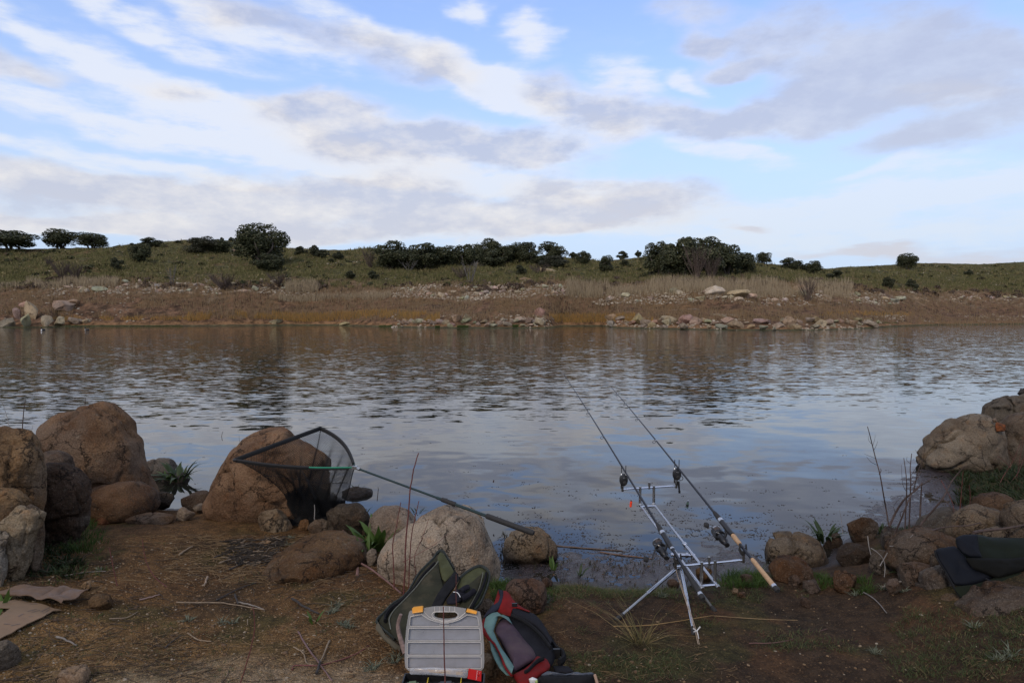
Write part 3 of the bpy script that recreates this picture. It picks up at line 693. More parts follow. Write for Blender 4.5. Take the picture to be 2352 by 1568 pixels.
def far_stone(px, py, wpx, hpx, cols, label, group, k):
    p0, s = far_at(px, py); W_ = wpx / F * p0.y; h = hpx / F * p0.y
    o = link_mesh('stone', STONES[k % 9], None, None, (p0.x, p0.y + W_ * 0.3, p0.z + h * 0.30)); o.scale = (W_ * 1.1, W_ * random.uniform(.7, 1.0), h * 1.5)
    o.rotation_euler = (random.uniform(-.15, .15), random.uniform(-.2, .2), random.uniform(0, 6.28) if abs(wpx - hpx) < 6 else random.choice((0, PI)) + random.uniform(-.3, .3))
    c_ = random.choice(cols); o.color = (*[v * random.uniform(.85, 1.12) for v in c_], 1)
    tag(o, label, 'stone', group); return o
BANDS = [ # n, [px range], [py range function], size, colours, label, group
 (62, (150, 690), lambda x: random.uniform(646, 672) + (6 if x > 420 else 0), (9, 24), PALE, 'pale rounded stone in the broken band', 'pale stones below the hill oaks'),
 (64, (925, 1310), lambda x: 668 + 10 * math.sin(x * 0.02) + random.uniform(-12, 12), (9, 22), PALE, 'pale blocky stone in the ledge below the grove', 'pale ledge stones below the grove'),
 (56, (1380, 2085), lambda x: 685 + random.uniform(-11, 12) + (x - 1700) * 0.008, (10, 30), PALE, 'whitish stone in the far dead weed', 'whitish stones below the great oaks'),
 (40, (915, 1262), lambda x: random.uniform(738, 752), (12, 36), WARM, 'tan far-shore stone below the grove', 'tan shore stones below the grove'),
 (54, (1405, 2030), lambda x: WL(x) - random.uniform(0, 17), (14, 44), WARM, 'far-shore block below the great oaks', 'shore blocks below the great oaks'),
 (14, (2180, 2352), lambda x: random.uniform(684, 690), (8, 16), PALE, 'pale stone in the short row beyond the brown flat', 'pale stones beyond the brown flat'),
]
SEGS = {'pale stones below the hill oaks': [(240, 'beside the whaleback slab'), (330, 'straight under the compact oak'), (430, 'under the flat-topped oak'), (540, 'under the brownish oak'), (620, 'under the tallest oak'), (9999, 'just past the tallest oak')],
 'pale ledge stones below the grove': [(1000, 'where the ledge begins'), (1090, 'under the dead tree'), (1170, 'under the high oak'), (1240, 'under the pink bald slab'), (9999, 'where the ledge ends')],
 'whitish stones below the great oaks': [(1500, 'before the clump begins'), (1620, 'under the leafless shrub'), (1740, 'under the clump shoulder'), (1860, 'by the tan shrub'), (1980, 'past the tan shrub'), (9999, 'at the end of the dead weed')],
 'tan shore stones below the grove': [(1000, 'near where the golden grass ends'), (1100, 'under the dead tree'), (1200, 'beside the green tuft'), (9999, 'by the upright tan block')],
 'shore blocks below the great oaks': [(1510, 'before the pink slabs'), (1620, 'under the leafless shrub'), (1730, 'under the long pink hump'), (1840, 'past the pink hump'), (1940, 'where the shore bends away'), (9999, 'by the second sandy strip')],
 'pale stones beyond the brown flat': [(2270, 'nearer the lone oak'), (9999, 'by the picture edge')]}
k = 0
for n_, (a, b_), fy, (s0, s1_), cols, lab, grp in BANDS:
    for j in range(n_):
        x = a + (b_ - a) * (j + random.uniform(-.8, .8)) / n_; x = min(max(x, a), b_)
        wp = random.uniform(s0, s1_) if random.random() < .6 else random.uniform(s0, (s0 + s1_) / 2)
        seg = [ph for lim, ph in SEGS[grp] if x <= lim][0]; big_ = 'large' if wp > s0 + (s1_ - s0) * .55 else 'small'
        far_stone(x, fy(x), wp, wp * random.uniform(.5, .8), cols, big_ + ' ' + lab + ', ' + seg, grp, k); k += 1
for px, py, wp, hp, cols, lab in [
 (12,751,40,27,1,'grey-footed boulder at the waterline cut by the picture edge'),(52,751,40,36,1,'tall smooth block at the waterline, second in the far boulder pile'),(98,750,34,34,1,'broad two-toned block at the waterline of the far boulder pile'),(132,749,34,30,1,'dark-footed block beside the green waterline notch'),
 (65,734,42,44,0,'big pale round boulder poised on top of the far pile'),(36,735,22,34,1,'leaning slab wedged against the pale round boulder'),(136,718,52,40,1,'cracked square boulder above the far pile'),(166,745,46,18,1,'wedge stone sloping to the sand beside the far pile'),(193,744,24,14,1,'small stone with a white waterline stripe on the sand'),
 (50,706,30,16,1,'flat brown boulder above the far pile'),(46,699,26,6,0,'thin pale slab lying on a block above the far pile'),(185,668,40,14,0,'flat pale block at the start of the stone band'),(222,668,44,16,0,'split grey block at the start of the stone band'),(162,706,40,22,1,'grey hump behind the cracked square boulder'),
 (100,680,190,26,2,'long smooth whaleback slab above the far boulder pile'),(790,752,24,10,1,'small grassy stone standing off the sand'),(630,744,40,12,1,'clump of dark rock on the sand'),
 (1600,720,150,22,2,'broad pink bare slab above the shore blocks'),(1705,735,210,36,2,'long pink rock hump over the shore blocks'),(1465,738,90,16,2,'low pink slab at the start of the shore blocks'),(1210,645,46,12,2,'pink bald slab above the ledge stones'),
 (1100,616,36,20,0,'grey outcrop on the green slope under the grove'),(1255,627,60,18,0,'broken outcrop on the green slope under the grove end'),(1010,612,44,14,0,'pale outcrop at the edge of the grove'),(540,585,34,16,1,'rusty outcrop between the hill oaks and the tallest oak'),
 (1240,728,24,26,1,'upright tan block above the shore stones'),(1850,676,60,26,0,'largest whitish outcrop in the dead weed'),(1700,682,56,24,0,'whitish outcrop with a dark cleft in the dead weed'),(1645,684,44,26,0,'cracked white outcrop at the near end of the weed stones')]:
    c_ = [PALE, WARM, [(0.34,0.225,0.15)]][cols]; o = far_stone(px, py, wp, hp * 1.2, c_, lab, None, px % 9)
    o['category'] = 'boulder'; o.name = 'boulder'
    if wp > 80:                                                        # bedrock humps lie in the slope
        W_ = o.scale[0]; o.location.z -= o.scale[2] * 0.22; o.scale = (W_, W_ * 0.55, o.scale[2]); o.rotation_euler = (0.16, 0, random.uniform(-.08, .08)); o.location.y += W_ * 0.1
    elif wp > 40: o.rotation_euler.z = random.uniform(-.2, .2)
# the countless smaller stones, joined
def scatter_px(n, xr, fy, rng):
    X = rng.uniform(*xr, n); Yp = fy(X, rng.uniform(0, 1, n), rng); P, _ = profile(X); s = np.array([np.interp(-q, -r, np.arange(10)) for q, r in zip(Yp, P)])
    return X, s, far_pt(X, s)
bm_ = bmesh.new(); bmesh.ops.create_icosphere(bm_, subdivisions=1, radius=0.5); I1 = np.array([v.co[:] for v in bm_.verts]); IF = np.array([[v.index for v in f.verts] for f in bm_.faces]); bm_.free()
def many(name, C, S, base, faces, rng, mat, flat=0.6, jit=0.25, kind='stuff', smooth=False):
    n = len(C); a = rng.uniform(0, 2 * PI, n); ca, sa = np.cos(a)[:, None], np.sin(a)[:, None]
    B = base[None] * (1 + jit * rng.normal(size=(n, len(base), 1))) * S[:, None, None]; B[:, :, 2] *= flat; B[:, :, 0] *= rng.uniform(.8, 1.5, n)[:, None]
    x = B[:, :, 0] * ca - B[:, :, 1] * sa; y = B[:, :, 0] * sa + B[:, :, 1] * ca
    V_ = np.stack([x, y, B[:, :, 2]], 2) + C[:, None, :]
    Fq = (faces[None] + (np.arange(n) * len(base))[:, None, None]).reshape(-1, faces.shape[1])
    o = link_mesh(name, raw_mesh(name, V_.reshape(-1, 3), Fq, smooth), mat); tag(o, kind=kind); return o
STONEM = mk_leaf('small_stones', (0.22, 0.17, 0.12), (0.42, 0.35, 0.26), (0.52, 0.45, 0.35), 0.9, 0.5, 0.0)
rg = np.random.default_rng(11); CC = []; SS = []
for n_, xr, fy, sz in [
  (1900, (120, 720), lambda X, u, r: 640 + 34 * u, 4.2), (1700, (900, 1340), lambda X, u, r: 650 + 34 * u, 4.2), (1700, (1360, 2100), lambda X, u, r: 670 + 28 * u, 4.2),
  (500, (900, 1270), lambda X, u, r: 722 + 30 * u, 4.0), (700, (1390, 2060), lambda X, u, r: WL(X) - 26 * u, 4.6), (420, (2000, 2400), lambda X, u, r: 722 + 17 * u, 3.0),
  (2600, (-50, 2400), lambda X, u, r: SKYL(X) + 3 + 75 * u, 2.6), (200, (0, 330), lambda X, u, r: 660 + 80 * u, 4), (200, (2150, 2400), lambda X, u, r: 682 + 10 * u, 3)]:
    X, s, P_ = scatter_px(n_, xr, fy, rg); clump = fbm2(P_[:, 0], P_[:, 1], 0.35, 3, 77) > (-0.05 if sz > 2.7 else 0.10)
    P_ = P_[clump]; CC.append(P_); SS.append(P_[:, 1] / F * sz * rg.uniform(0.5, 1.7, len(P_)))
many('scree', np.concatenate(CC), np.concatenate(SS), I1, IF, rg, STONEM, 0.7, 0.14)
# dead weed, reeds and hill grass
def blades(P_, hgt, wid, rng, lean=0.25):
    n = len(P_); a = rng.uniform(0, 2 * PI, n); u = np.stack([np.cos(a), np.sin(a) * 0.5, np.zeros(n)], 1) * (wid / 2)[:, None]
    L = rng.normal(size=(n, 3)) * lean; L[:, 2] = 1; tip = P_ + L * hgt[:, None]
    V_ = np.stack([P_ - u, P_ + u, tip], 1).reshape(-1, 3); V_[:, 2] -= 0.0
    return V_, np.arange(3 * n).reshape(n, 3)
def weed(name, spec, mat, seed, lean=0.2, clump=None):
    rg_ = np.random.default_rng(seed); Vs = []; Fs = []; off = 0
    for n_, xr, fy, h_, w_ in spec:
        X, s, P_ = scatter_px(n_, xr, fy, rg_)
        if clump is not None:
            kp = fbm2(P_[:, 0], P_[:, 1], clump[0], 3, seed) > clump[1]; P_ = P_[kp]
        m_ = len(P_); V_, F_ = blades(P_, h_ * rg_.uniform(.5, 1.25, m_), w_ * rg_.uniform(.6, 1.3, m_), rg_, lean); Vs.append(V_); Fs.append(F_ + off); off += len(V_)
    o = link_mesh(name, raw_mesh(name, np.concatenate(Vs), np.concatenate(Fs), False), mat); return tag(o, kind='stuff')
WEED = mk_leaf('dead_weed', (0.15, 0.10, 0.055), (0.30, 0.205, 0.11), (0.25, 0.19, 0.12), 0.9, 0.25, 0.15)
GOLD = mk_leaf('golden_grass', (0.36, 0.20, 0.060), (0.46, 0.27, 0.085), (0.20, 0.16, 0.06), 0.9, 0.5, 0.2)
REED = mk_leaf('pale_reeds', (0.33, 0.26, 0.165), (0.46, 0.37, 0.24), (0.22, 0.165, 0.11), 0.9, 0.4, 0.15)
HILLG = mk_leaf('hill_grass', (0.085, 0.088, 0.032), (0.17, 0.155, 0.06), (0.24, 0.19, 0.10), 0.9, 0.35, 0.2)
weed('dead_weed', [(42000, (-60, 2420), lambda X, u, r: BROWN(X) + 12 + (MIDD(X) + 18 - BROWN(X)) * u, 0.55, 0.075), (16000, (-60, 2420), lambda X, u, r: BROWN(X) - 6 + 20 * u, 0.5, 0.09)], WEED, 1, 0.16, (0.25, -0.25))
weed('golden_grass', [(9000, (430, 1010), lambda X, u, r: 719 + 16 * u + 4 * np.sin(X * .02), 0.55, 0.06), (4000, (1260, 1500), lambda X, u, r: 724 + 17 * u, 0.5, 0.06), (1500, (120, 430), lambda X, u, r: 728 + 8 * u, 0.35, 0.06), (1200, (1880, 2100), lambda X, u, r: 718 + 8 * u, 0.4, 0.06)], GOLD, 2, 0.22, (0.5, -0.12))
weed('pale_reeds', [(9000, (1300, 1960), lambda X, u, r: 646 + 30 * u + np.abs(X - 1600) * 0.03, 1.3, 0.07), (2600, (60, 270), lambda X, u, r: 644 + 16 * u, 1.1, 0.08), (2500, (640, 900), lambda X, u, r: 678 + 12 * u, 0.8, 0.06), (1200, (655, 730), lambda X, u, r: 655 + 14 * u, 1.3, 0.07), (1500, (0, 130), lambda X, u, r: 648 + 12 * u, 0.8, 0.08)], REED, 3, 0.14, (0.3, -0.2))
weed('hill_grass', [(110000, (-60, 2420), lambda X, u, r: SKYL(X) + 2 + (BROWN(X) - SKYL(X)) * u ** 0.85, 0.55, 0.16)], HILLG, 4, 0.35, (0.5, -0.12))
GREENM = mk_leaf('waterside_green', (0.045, 0.085, 0.02), (0.08, 0.12, 0.03), None, 0.7, 0.5, 0.2)
weed('shore_grass', [(500, (1000, 1010), lambda X, u, r: 752 + 0 * u, 0.2, 0.06), (300, (1050, 1075), lambda X, u, r: 752 + 0 * u, 0.3, 0.06), (300, (1178, 1190), lambda X, u, r: 751 + 0 * u, 0.3, 0.06), (900, (150, 420), lambda X, u, r: 748.5 + 0 * u, 0.12, 0.08), (250, (2000, 2060), lambda X, u, r: 742 + 0 * u, 0.15, 0.06), (300, (870, 900), lambda X, u, r: 750 + 0 * u, 0.2, 0.06)], GREENM, 5, 0.3)

# low scrub and tussocks that mottle the slopes
def scrub(name, n, fy, size, mat, seed, th, per=16, xr=(-60, 2420)):
    rg_ = np.random.default_rng(seed); X, s, P_ = scatter_px(n, xr, fy, rg_); P_ = P_[fbm2(P_[:, 0], P_[:, 1], 0.18, 3, seed) > th]; S_ = size * rg_.uniform(.4, 1.5, len(P_)) ** 1.5
    C = np.repeat(P_, per, 0); d = rg_.normal(size=(len(C), 3)); d /= np.linalg.norm(d, axis=1)[:, None]; d[:, 2] = np.abs(d[:, 2]); R_ = np.repeat(S_, per)[:, None]
    V_, F_ = leaf_quads(C + d * R_ * np.array([1, 1, .7]) * rg_.uniform(.5, 1, (len(C), 1)), d, 1.0, rg_); V_ = C.repeat(4, 0) + (V_ - C.repeat(4, 0)); V_ = (V_.reshape(-1, 4, 3) - V_.reshape(-1, 4, 3).mean(1, keepdims=True)) * (R_ * .42)[:, None, :] + V_.reshape(-1, 4, 3).mean(1, keepdims=True)
    return tag(link_mesh(name, raw_mesh(name, V_.reshape(-1, 3), F_, False), mat), kind='stuff')
scrub('hill_scrub', 1500, lambda X, u, r: SKYL(X) + 3 + (BROWN(X) - SKYL(X)) * u, 0.42, mk_leaf('scrub_leaves', (0.035, 0.040, 0.018), (0.075, 0.078, 0.034), (0.10, 0.07, 0.045), .9, .5, .1), 51, -.02)
scrub('brown_scrub', 1500, lambda X, u, r: BROWN(X) - 8 + 22 * u, 0.40, mk_leaf('brown_scrub_twigs', (0.055, 0.038, 0.028), (0.12, 0.085, 0.06), None, .9, .5, .1), 52, -.08)
scrub('tussocks', 2600, lambda X, u, r: SKYL(X) + 2 + (BROWN(X) - SKYL(X)) * u, 0.34, mk_leaf('tussock_straw', (0.15, 0.135, 0.055), (0.25, 0.20, 0.09), (0.10, 0.10, 0.04), .9, .5, .15), 53, -.04, 12)
# ------------------------------------------------------------------ near rocks
def ico(sub):
    bm_ = bmesh.new(); bmesh.ops.create_icosphere(bm_, subdivisions=sub, radius=1.0)
    V_ = np.array([v.co[:] for v in bm_.verts]); Fc = np.array([[v.index for v in f.verts] for f in bm_.faces]); bm_.free(); return V_, Fc
ICO = {k: ico(k) for k in (3, 4, 5, 6)}
def outline_radius(poly, cx, cz):
    """poly (n,2) -> function angle -> radius about the centre, for a star-shaped outline"""
    P = np.asarray(poly); Q = []
    for i in range(len(P)):
        a, b_ = P[i], P[(i + 1) % len(P)]
        for tt in np.linspace(0, 1, 12, endpoint=False): Q.append(a + (b_ - a) * tt)
    Q = np.array(Q); an = np.arctan2(Q[:, 1] - cz, Q[:, 0] - cx); r = np.hypot(Q[:, 0] - cx, Q[:, 1] - cz); o = np.argsort(an); an, r = an[o], r[o]
    an = np.concatenate([an - 2 * PI, an, an + 2 * PI]); r = np.concatenate([r, r, r])
    g = np.linspace(-PI, PI, 240, endpoint=False); rr = np.interp(g, an, r)
    rr = (np.roll(rr, 1) + rr * 2 + np.roll(rr, -1)) / 4
    return lambda t_: np.interp(t_, np.concatenate([g, [PI]]), np.concatenate([rr, [rr[0]]]))
ROCKS = {}
def boulder(name, label, poly, col, zb=0.12, dep=0.8, seed=1, rough=0.05, cracks=16, sub=5, Y=None, box_=0.9, cat='boulder', group=None, lean=0.0, sink=0.12, crack_w=0.05, crack_d=0.05, mat=None, facet=0.0, perch=None, nfl=6, flo=0.86):
    """poly: outline in survey units (or (x0,y0,x1,y1) of an oval); the stone gets depth dep x its width"""
    if len(poly) == 4 and not hasattr(poly[0], '__len__'):
        x0, y0, x1, y1 = poly; rg_ = random.Random(seed)
        poly = [((x0 + x1) / 2 + math.cos(a) * (x1 - x0) / 2 * rg_.uniform(.92, 1.04), (y0 + y1) / 2 - (abs(math.sin(a)) ** .8) * math.copysign(1, math.sin(a)) * (y1 - y0) / 2 * rg_.uniform(.93, 1.04)) for a in np.linspace(0, 2 * PI, 14, endpoint=False)]
    pb = max(q[1] for q in poly); xb = sum(q[0] for q in poly) / len(poly)
    if Y is None:
        f_ = atG(xb, pb) if zb > 0 else atZ(xb, pb, zb); wid = (max(q[0] for q in poly) - min(q[0] for q in poly)) / F * f_.y; Y = f_.y + wid * dep * 0.36
    W_ = np.array([[atY(a, b_, Y).x, atY(a, b_, Y).z] for a, b_ in poly])
    cx = (W_[:, 0].min() + W_[:, 0].max()) / 2; z0, z1 = W_[:, 1].min(), W_[:, 1].max(); cz = z0 + (z1 - z0) * 0.42
    wid = W_[:, 0].max() - W_[:, 0].min(); hei = z1 - z0; R = outline_radius(W_, cx, cz)
    D_, Fc = ICO[sub]; d = D_ / np.linalg.norm(D_, axis=1)[:, None]
    an = np.arctan2(d[:, 2], d[:, 0]); hyp = np.hypot(d[:, 0], d[:, 2]); rr = R(an)
    low_ = np.clip(-np.sin(an), 0, 1) * sink; rr = rr * (1 + low_)
    g = hyp ** box_; gy = np.sign(d[:, 1]) * np.abs(d[:, 1]) ** box_
    P = np.stack([np.cos(an) * g * rr, gy * wid * dep / 2, np.sin(an) * g * rr], 1)
    P[:, 1] += lean * P[:, 2]
    s = max(wid, hei); half = s / 2
    P = chisel(P / half, seed, nfl, flo, 1.02 if nfl < 16 else 0.9, 0.85) * half; q = P / s
    nrm = d * np.array([1, 1.2, 1]); nrm /= np.linalg.norm(nrm, axis=1)[:, None]
    disp = fbm(q * 2.4 + seed * 5.1, 4) * rough * 1.4 + fbm(q * 9 + seed, 4) * rough * 0.45 + fbm(q * 34 + seed, 2) * rough * 0.12
    if facet:
        ang_ = fbm(q * 1.7 + seed * 3.3, 2); disp += facet * (np.abs(ang_) - 0.15)
    if cracks:
        rg_ = np.random.default_rng(seed); C = rg_.uniform(-0.62, 0.62, (cracks, 3)) * np.array([1, 1, 1])
        qq = q + 0.10 * np.stack([fbm(q * 5 + 3 + seed, 3), fbm(q * 5 + 9 + seed, 3), fbm(q * 5 + 15 + seed, 3)], 1)
        dd = np.sqrt(((qq[:, None, :] - C[None]) ** 2).sum(2)); dd.sort(axis=1); e = dd[:, 1] - dd[:, 0]
        gate = sstep(fbm(q * 2.2 + 50 + seed, 2), -0.22, 0.08)
        disp -= crack_d * np.exp(-(e / (crack_w * 0.55)) ** 2) * gate; disp += 0.02 * (rg_.uniform(-1, 1, cracks)[np.argmin(((qq[:, None, :] - C[None]) ** 2).sum(2), 1)]) * gate
    P = P + nrm * (disp * s)[:, None] * np.where(np.abs(d[:, 1]) < 0.25, 0.75, 1.0)[:, None]
    gz = min(nz(cx + ox * wid, Y - 0.2 * wid * dep) for ox in (-.35, 0, .35)) - 0.12 * hei
    if perch is None and z0 > gz:                                       # let the foot into the ground
        k_ = (cz - gz) / (cz - z0); P[:, 2] = np.where(P[:, 2] < 0, P[:, 2] * k_, P[:, 2])
    me = raw_mesh(name, P, Fc)
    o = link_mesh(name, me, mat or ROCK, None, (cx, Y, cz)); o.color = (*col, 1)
    tag(o, label, cat, group); ROCKS[label] = (o, cx, Y, cz, wid, hei, R); return o
OCH = (0.22, 0.128, 0.068); BRN = (0.155, 0.095, 0.055); DRK = (0.075, 0.052, 0.036); RST = (0.15, 0.075, 0.038); TAN = (0.30, 0.22, 0.145); PALEG = (0.42, 0.34, 0.24); GRY = (0.19, 0.165, 0.135)
boulder('boulder', 'ochre boulder cut by the picture edge, stacked on rough grey stones', [(-90,1010),(-30,985),(30,983),(55,990),(76,1018),(92,1045),(97,1100),(96,1130),(82,1150),(75,1180),(40,1190),(-90,1200)], (0.24,0.15,0.075), 0.5, 0.8, 3, 0.06, 12, 6, Y=4.75, crack_d=.03)
boulder('boulder', 'lumpy ochre stone under the ochre boulder at the picture edge', (-40,1122,62,1190), (0.25,0.16,0.08), 0.4, 0.9, 4, 0.08, 8, 5, Y=4.45)
boulder('boulder', 'rough grey split stone under the ochre stack', [(8,1180),(40,1163),(70,1168),(93,1180),(88,1215),(60,1250),(30,1262),(10,1230)], (0.30,0.235,0.15), 0.3, 0.9, 5, 0.12, 9, 5, Y=4.35, facet=0.2)
boulder('stone', 'small craggy stone wedged between the ochre stack and the black-brown boulder', (62,1150,98,1198), (0.22,0.17,0.12), 0.4, 0.9, 6, 0.12, 6, 4, Y=4.45, cat='stone', nfl=20, flo=0.46)
boulder('stone', 'grey sliver of rock below the ochre stack at the picture edge', [(-30,1200),(5,1196),(22,1225),(18,1270),(2,1312),(-30,1320)], (0.28,0.25,0.20), 0.3, 0.7, 7, 0.10, 6, 5, Y=4.2, cat='stone', facet=0.15, nfl=20, flo=0.46)
boulder('boulder', 'big black-brown boulder between the ochre stack and the leaning boulder', [(77,1120),(90,1080),(110,1066),(150,1068),(178,1090),(197,1110),(200,1150),(190,1200),(165,1242),(110,1245),(80,1215)], (0.085,0.055,0.036), 0.2, 0.8, 8, 0.07, 12, 6, Y=5.1)
boulder('boulder', 'dark rounded boulder top behind the black-brown boulder', (78,1034,165,1110), (0.12,0.085,0.06), 0.4, 0.9, 9, 0.06, 9, 5, Y=5.75)
boulder('boulder', 'tall orange-brown leaning boulder with long cracks at the water', [(97,977),(103,964),(118,954),(143,941),(179,933),(205,930),(226,924),(249,928),(272,948),(285,961),(292,982),(302,995),(313,1020),(320,1051),(328,1082),(333,1107),(352,1141),(357,1166),(333,1185),(282,1190),(225,1186),(190,1165),(165,1110),(115,1051),(102,1015)], OCH, 0.15, 0.75, 10, 0.045, 20, 6, Y=6.5, crack_d=.065)
boulder('boulder', 'wedge of brown rock at the foot of the tall leaning boulder', [(180,1130),(230,1112),(310,1108),(350,1138),(358,1165),(335,1190),(250,1196),(195,1185)], (0.15,0.085,0.045), 0.15, 0.8, 11, 0.05, 8, 5, Y=6.05)
boulder('stone', 'red-brown angular stone on the earth before the leaning boulder', [(213,1163),(235,1160),(262,1172),(275,1188),(264,1202),(232,1206),(212,1185)], (0.21,0.09,0.045), 0.16, 0.9, 12, 0.07, 4, 5, cat='stone', facet=0.25, nfl=20, flo=0.46)
boulder('stone', 'long flat brown slab before the leaning boulder', (292,1179,402,1204), (0.20,0.12,0.065), 0.13, 0.6, 13, 0.05, 5, 5, cat='stone', nfl=20, flo=0.46)
boulder('stone', 'tan stone in the gap between the two big boulders', (396,1164,448,1196), TAN, 0.10, 0.8, 14, 0.06, 5, 5, cat='stone', nfl=20, flo=0.46)
boulder('stone', 'round grey-tan stone touching the netted boulder', (440,1150,478,1180), (0.26,0.20,0.14), 0.10, 0.9, 15, 0.05, 5, 5, cat='stone', nfl=20, flo=0.46)
boulder('stone', 'dark flat-topped rock at the water behind the tan stones', (418,1124,485,1172), (0.10,0.07,0.048), 0.02, 0.8, 16, 0.05, 5, 5, cat='stone', nfl=20, flo=0.46)
boulder('stone', 'black wet rock tucked beside the leaning boulder', (336,1115,402,1172), (0.06,0.047,0.036), 0.02, 0.8, 17, 0.07, 6, 5, cat='stone', nfl=20, flo=0.46)
boulder('stone', 'low grey rock standing in the water under the dock leaves', (320,1052,425,1104), (0.16,0.13,0.10), -0.02, 0.8, 18, 0.05, 6, 5, cat='stone', nfl=20, flo=0.46)
boulder('stone', 'thin dark rock shelf in the water beside the dock leaves', (370,1086,452,1110), (0.07,0.06,0.05), -0.02, 0.7, 19, 0.05, 4, 4, cat='stone', nfl=20, flo=0.46)
boulder('boulder', 'orange-brown boulder standing behind the landing net', [(476,1200),(474,1153),(486,1110),(507,1072),(531,1034),(558,1005),(597,988),(625,982),(648,979),(668,983),(677,1006),(714,1012),(736,1020),(753,1026),(758,1050),(757,1110),(756,1169),(746,1198),(675,1205),(586,1215),(511,1212)], (0.25,0.150,0.085), 0.12, 0.62, 21, 0.04, 26, 6, Y=6.2, crack_d=.045, crack_w=.035)
boulder('stone', 'tan rounded stone at the foot of the netted boulder', [(584,1205),(590,1175),(606,1164),(632,1163),(655,1175),(672,1192),(668,1214),(620,1222),(590,1218)], (0.25,0.185,0.115), 0.14, 0.8, 22, 0.05, 6, 5, cat='stone', nfl=20, flo=0.46)
boulder('stone', 'small orange stone in front of the net foot', (679,1190,716,1218), (0.32,0.18,0.08), 0.15, 0.8, 23, 0.06, 3, 4, cat='stone', nfl=20, flo=0.46)
boulder('stone', 'grey-brown stone in front of the net foot', (708,1193,768,1226), (0.19,0.14,0.095), 0.15, 0.8, 24, 0.06, 4, 5, cat='stone', nfl=20, flo=0.46)
boulder('boulder', 'dark rock shelf under the hanging net corner', [(750,1175),(775,1158),(820,1154),(843,1165),(850,1190),(840,1225),(790,1235),(755,1215)], (0.10,0.078,0.055), 0.08, 0.8, 25, 0.05, 8, 5)
boulder('boulder', 'low earth-brown rock mound beside the pale boulders', [(585,1312),(620,1285),(660,1256),(710,1243),(770,1240),(820,1254),(838,1280),(825,1305),(760,1320),(680,1324)], (0.15,0.088,0.042), 0.18, 1.1, 26, 0.07, 6, 6, sink=.5, box_=1.2)
boulder('boulder', 'smaller pale boulder behind the big pale one', [(843,1208),(852,1180),(880,1163),(910,1160),(940,1172),(962,1195),(960,1240),(900,1258),(858,1240)], (0.36,0.29,0.22), 0.08, 0.8, 27, 0.04, 14, 5)
boulder('boulder', 'big pale cracked boulder the net pole rests on', [(865,1282),(872,1262),(886,1244),(925,1214),(964,1184),(1011,1166),(1046,1153),(1074,1154),(1089,1171),(1113,1200),(1121,1231),(1136,1259),(1146,1290),(1140,1325),(1121,1356),(1080,1378),(1000,1388),(929,1380),(886,1350),(867,1313)], (0.40,0.325,0.24), 0.2, 0.75, 28, 0.035, 22, 6, Y=4.85, crack_d=.045, crack_w=.035)
boulder('stone', 'narrow grey stone leaning on the big pale boulder', (842,1250,866,1300), (0.26,0.21,0.155), 0.2, 0.9, 29, 0.06, 3, 4, cat='stone', nfl=20, flo=0.46)
boulder('boulder', 'wet-footed rock in the water under the net pole grip', [(1156,1262),(1160,1240),(1175,1222),(1205,1210),(1235,1212),(1262,1230),(1280,1255),(1282,1272),(1220,1280),(1160,1276)], (0.24,0.18,0.115), 0.0, 0.75, 30, 0.05, 8, 5, Y=5.55)
boulder('mud_mound', 'flat dark weedy mound rising from the water behind the net', (782,1119,860,1149), (0.05,0.04,0.03), -0.03, 1.2, 31, 0.10, 0, 4, cat='mound', box_=1.25, sink=0)
boulder('stone', 'pale split stone between the rod bag and the backpack', [(1092,1400),(1098,1372),(1118,1364),(1138,1378),(1142,1400),(1130,1432),(1100,1436)], (0.34,0.27,0.20), 0.25, 0.8, 32, 0.06, 6, 5, Y=4.05, cat='stone', nfl=20, flo=0.46)
boulder('boulder', 'rust-brown rock behind the backpack', [(1160,1385),(1163,1345),(1180,1330),(1225,1328),(1252,1342),(1258,1375),(1245,1402),(1190,1410)], (0.125,0.066,0.038), 0.17, 0.8, 33, 0.06, 6, 5)
boulder('stone', 'smaller dark rock touching the rust-brown rock', (1235,1326,1270,1352), (0.10,0.06,0.04), 0.14, 0.8, 34, 0.06, 3, 4, cat='stone', nfl=20, flo=0.46)
boulder('stone', 'brown stone between tackle box and backpack', [(1105,1560),(1108,1480),(1122,1470),(1138,1490),(1142,1560),(1125,1580)], (0.17,0.11,0.06), 0.3, 0.9, 35, 0.06, 3, 5, Y=3.35, cat='stone', nfl=20, flo=0.46)
boulder('stone', 'orange-brown stone under the end of the rod pod', [(1590,1328),(1594,1305),(1608,1290),(1628,1288),(1640,1304),(1645,1330),(1620,1338)], (0.211,0.126,0.058), 0.06, 0.8, 36, 0.06, 4, 5, cat='stone', nfl=20, flo=0.46)
boulder('stone', 'flat brown stone at the mud edge by the pod leg', (1528,1331,1562,1348), (0.15,0.09,0.055), 0.06, 0.8, 37, 0.05, 3, 4, cat='stone', nfl=20, flo=0.46)
boulder('stone', 'small ochre pebble stone below the corked rod', (1680,1348,1698,1366), (0.204,0.129,0.068), 0.16, 0.9, 38, 0.08, 2, 4, cat='stone', nfl=20, flo=0.46)
boulder('stone', 'reddish broken stone below the corked rod', (1690,1358,1716,1374), (0.136,0.075,0.041), 0.16, 0.9, 39, 0.09, 2, 4, cat='stone', nfl=20, flo=0.46)
boulder('boulder', 'domed boulder with deep cracks beside the corked rod', [(1750,1300),(1750,1275),(1762,1250),(1785,1232),(1812,1224),(1850,1222),(1875,1235),(1892,1262),(1905,1290),(1914,1312),(1880,1328),(1790,1326)], (0.184,0.136,0.085), 0.04, 0.8, 40, 0.04, 20, 6, Y=5.55, crack_d=.065)
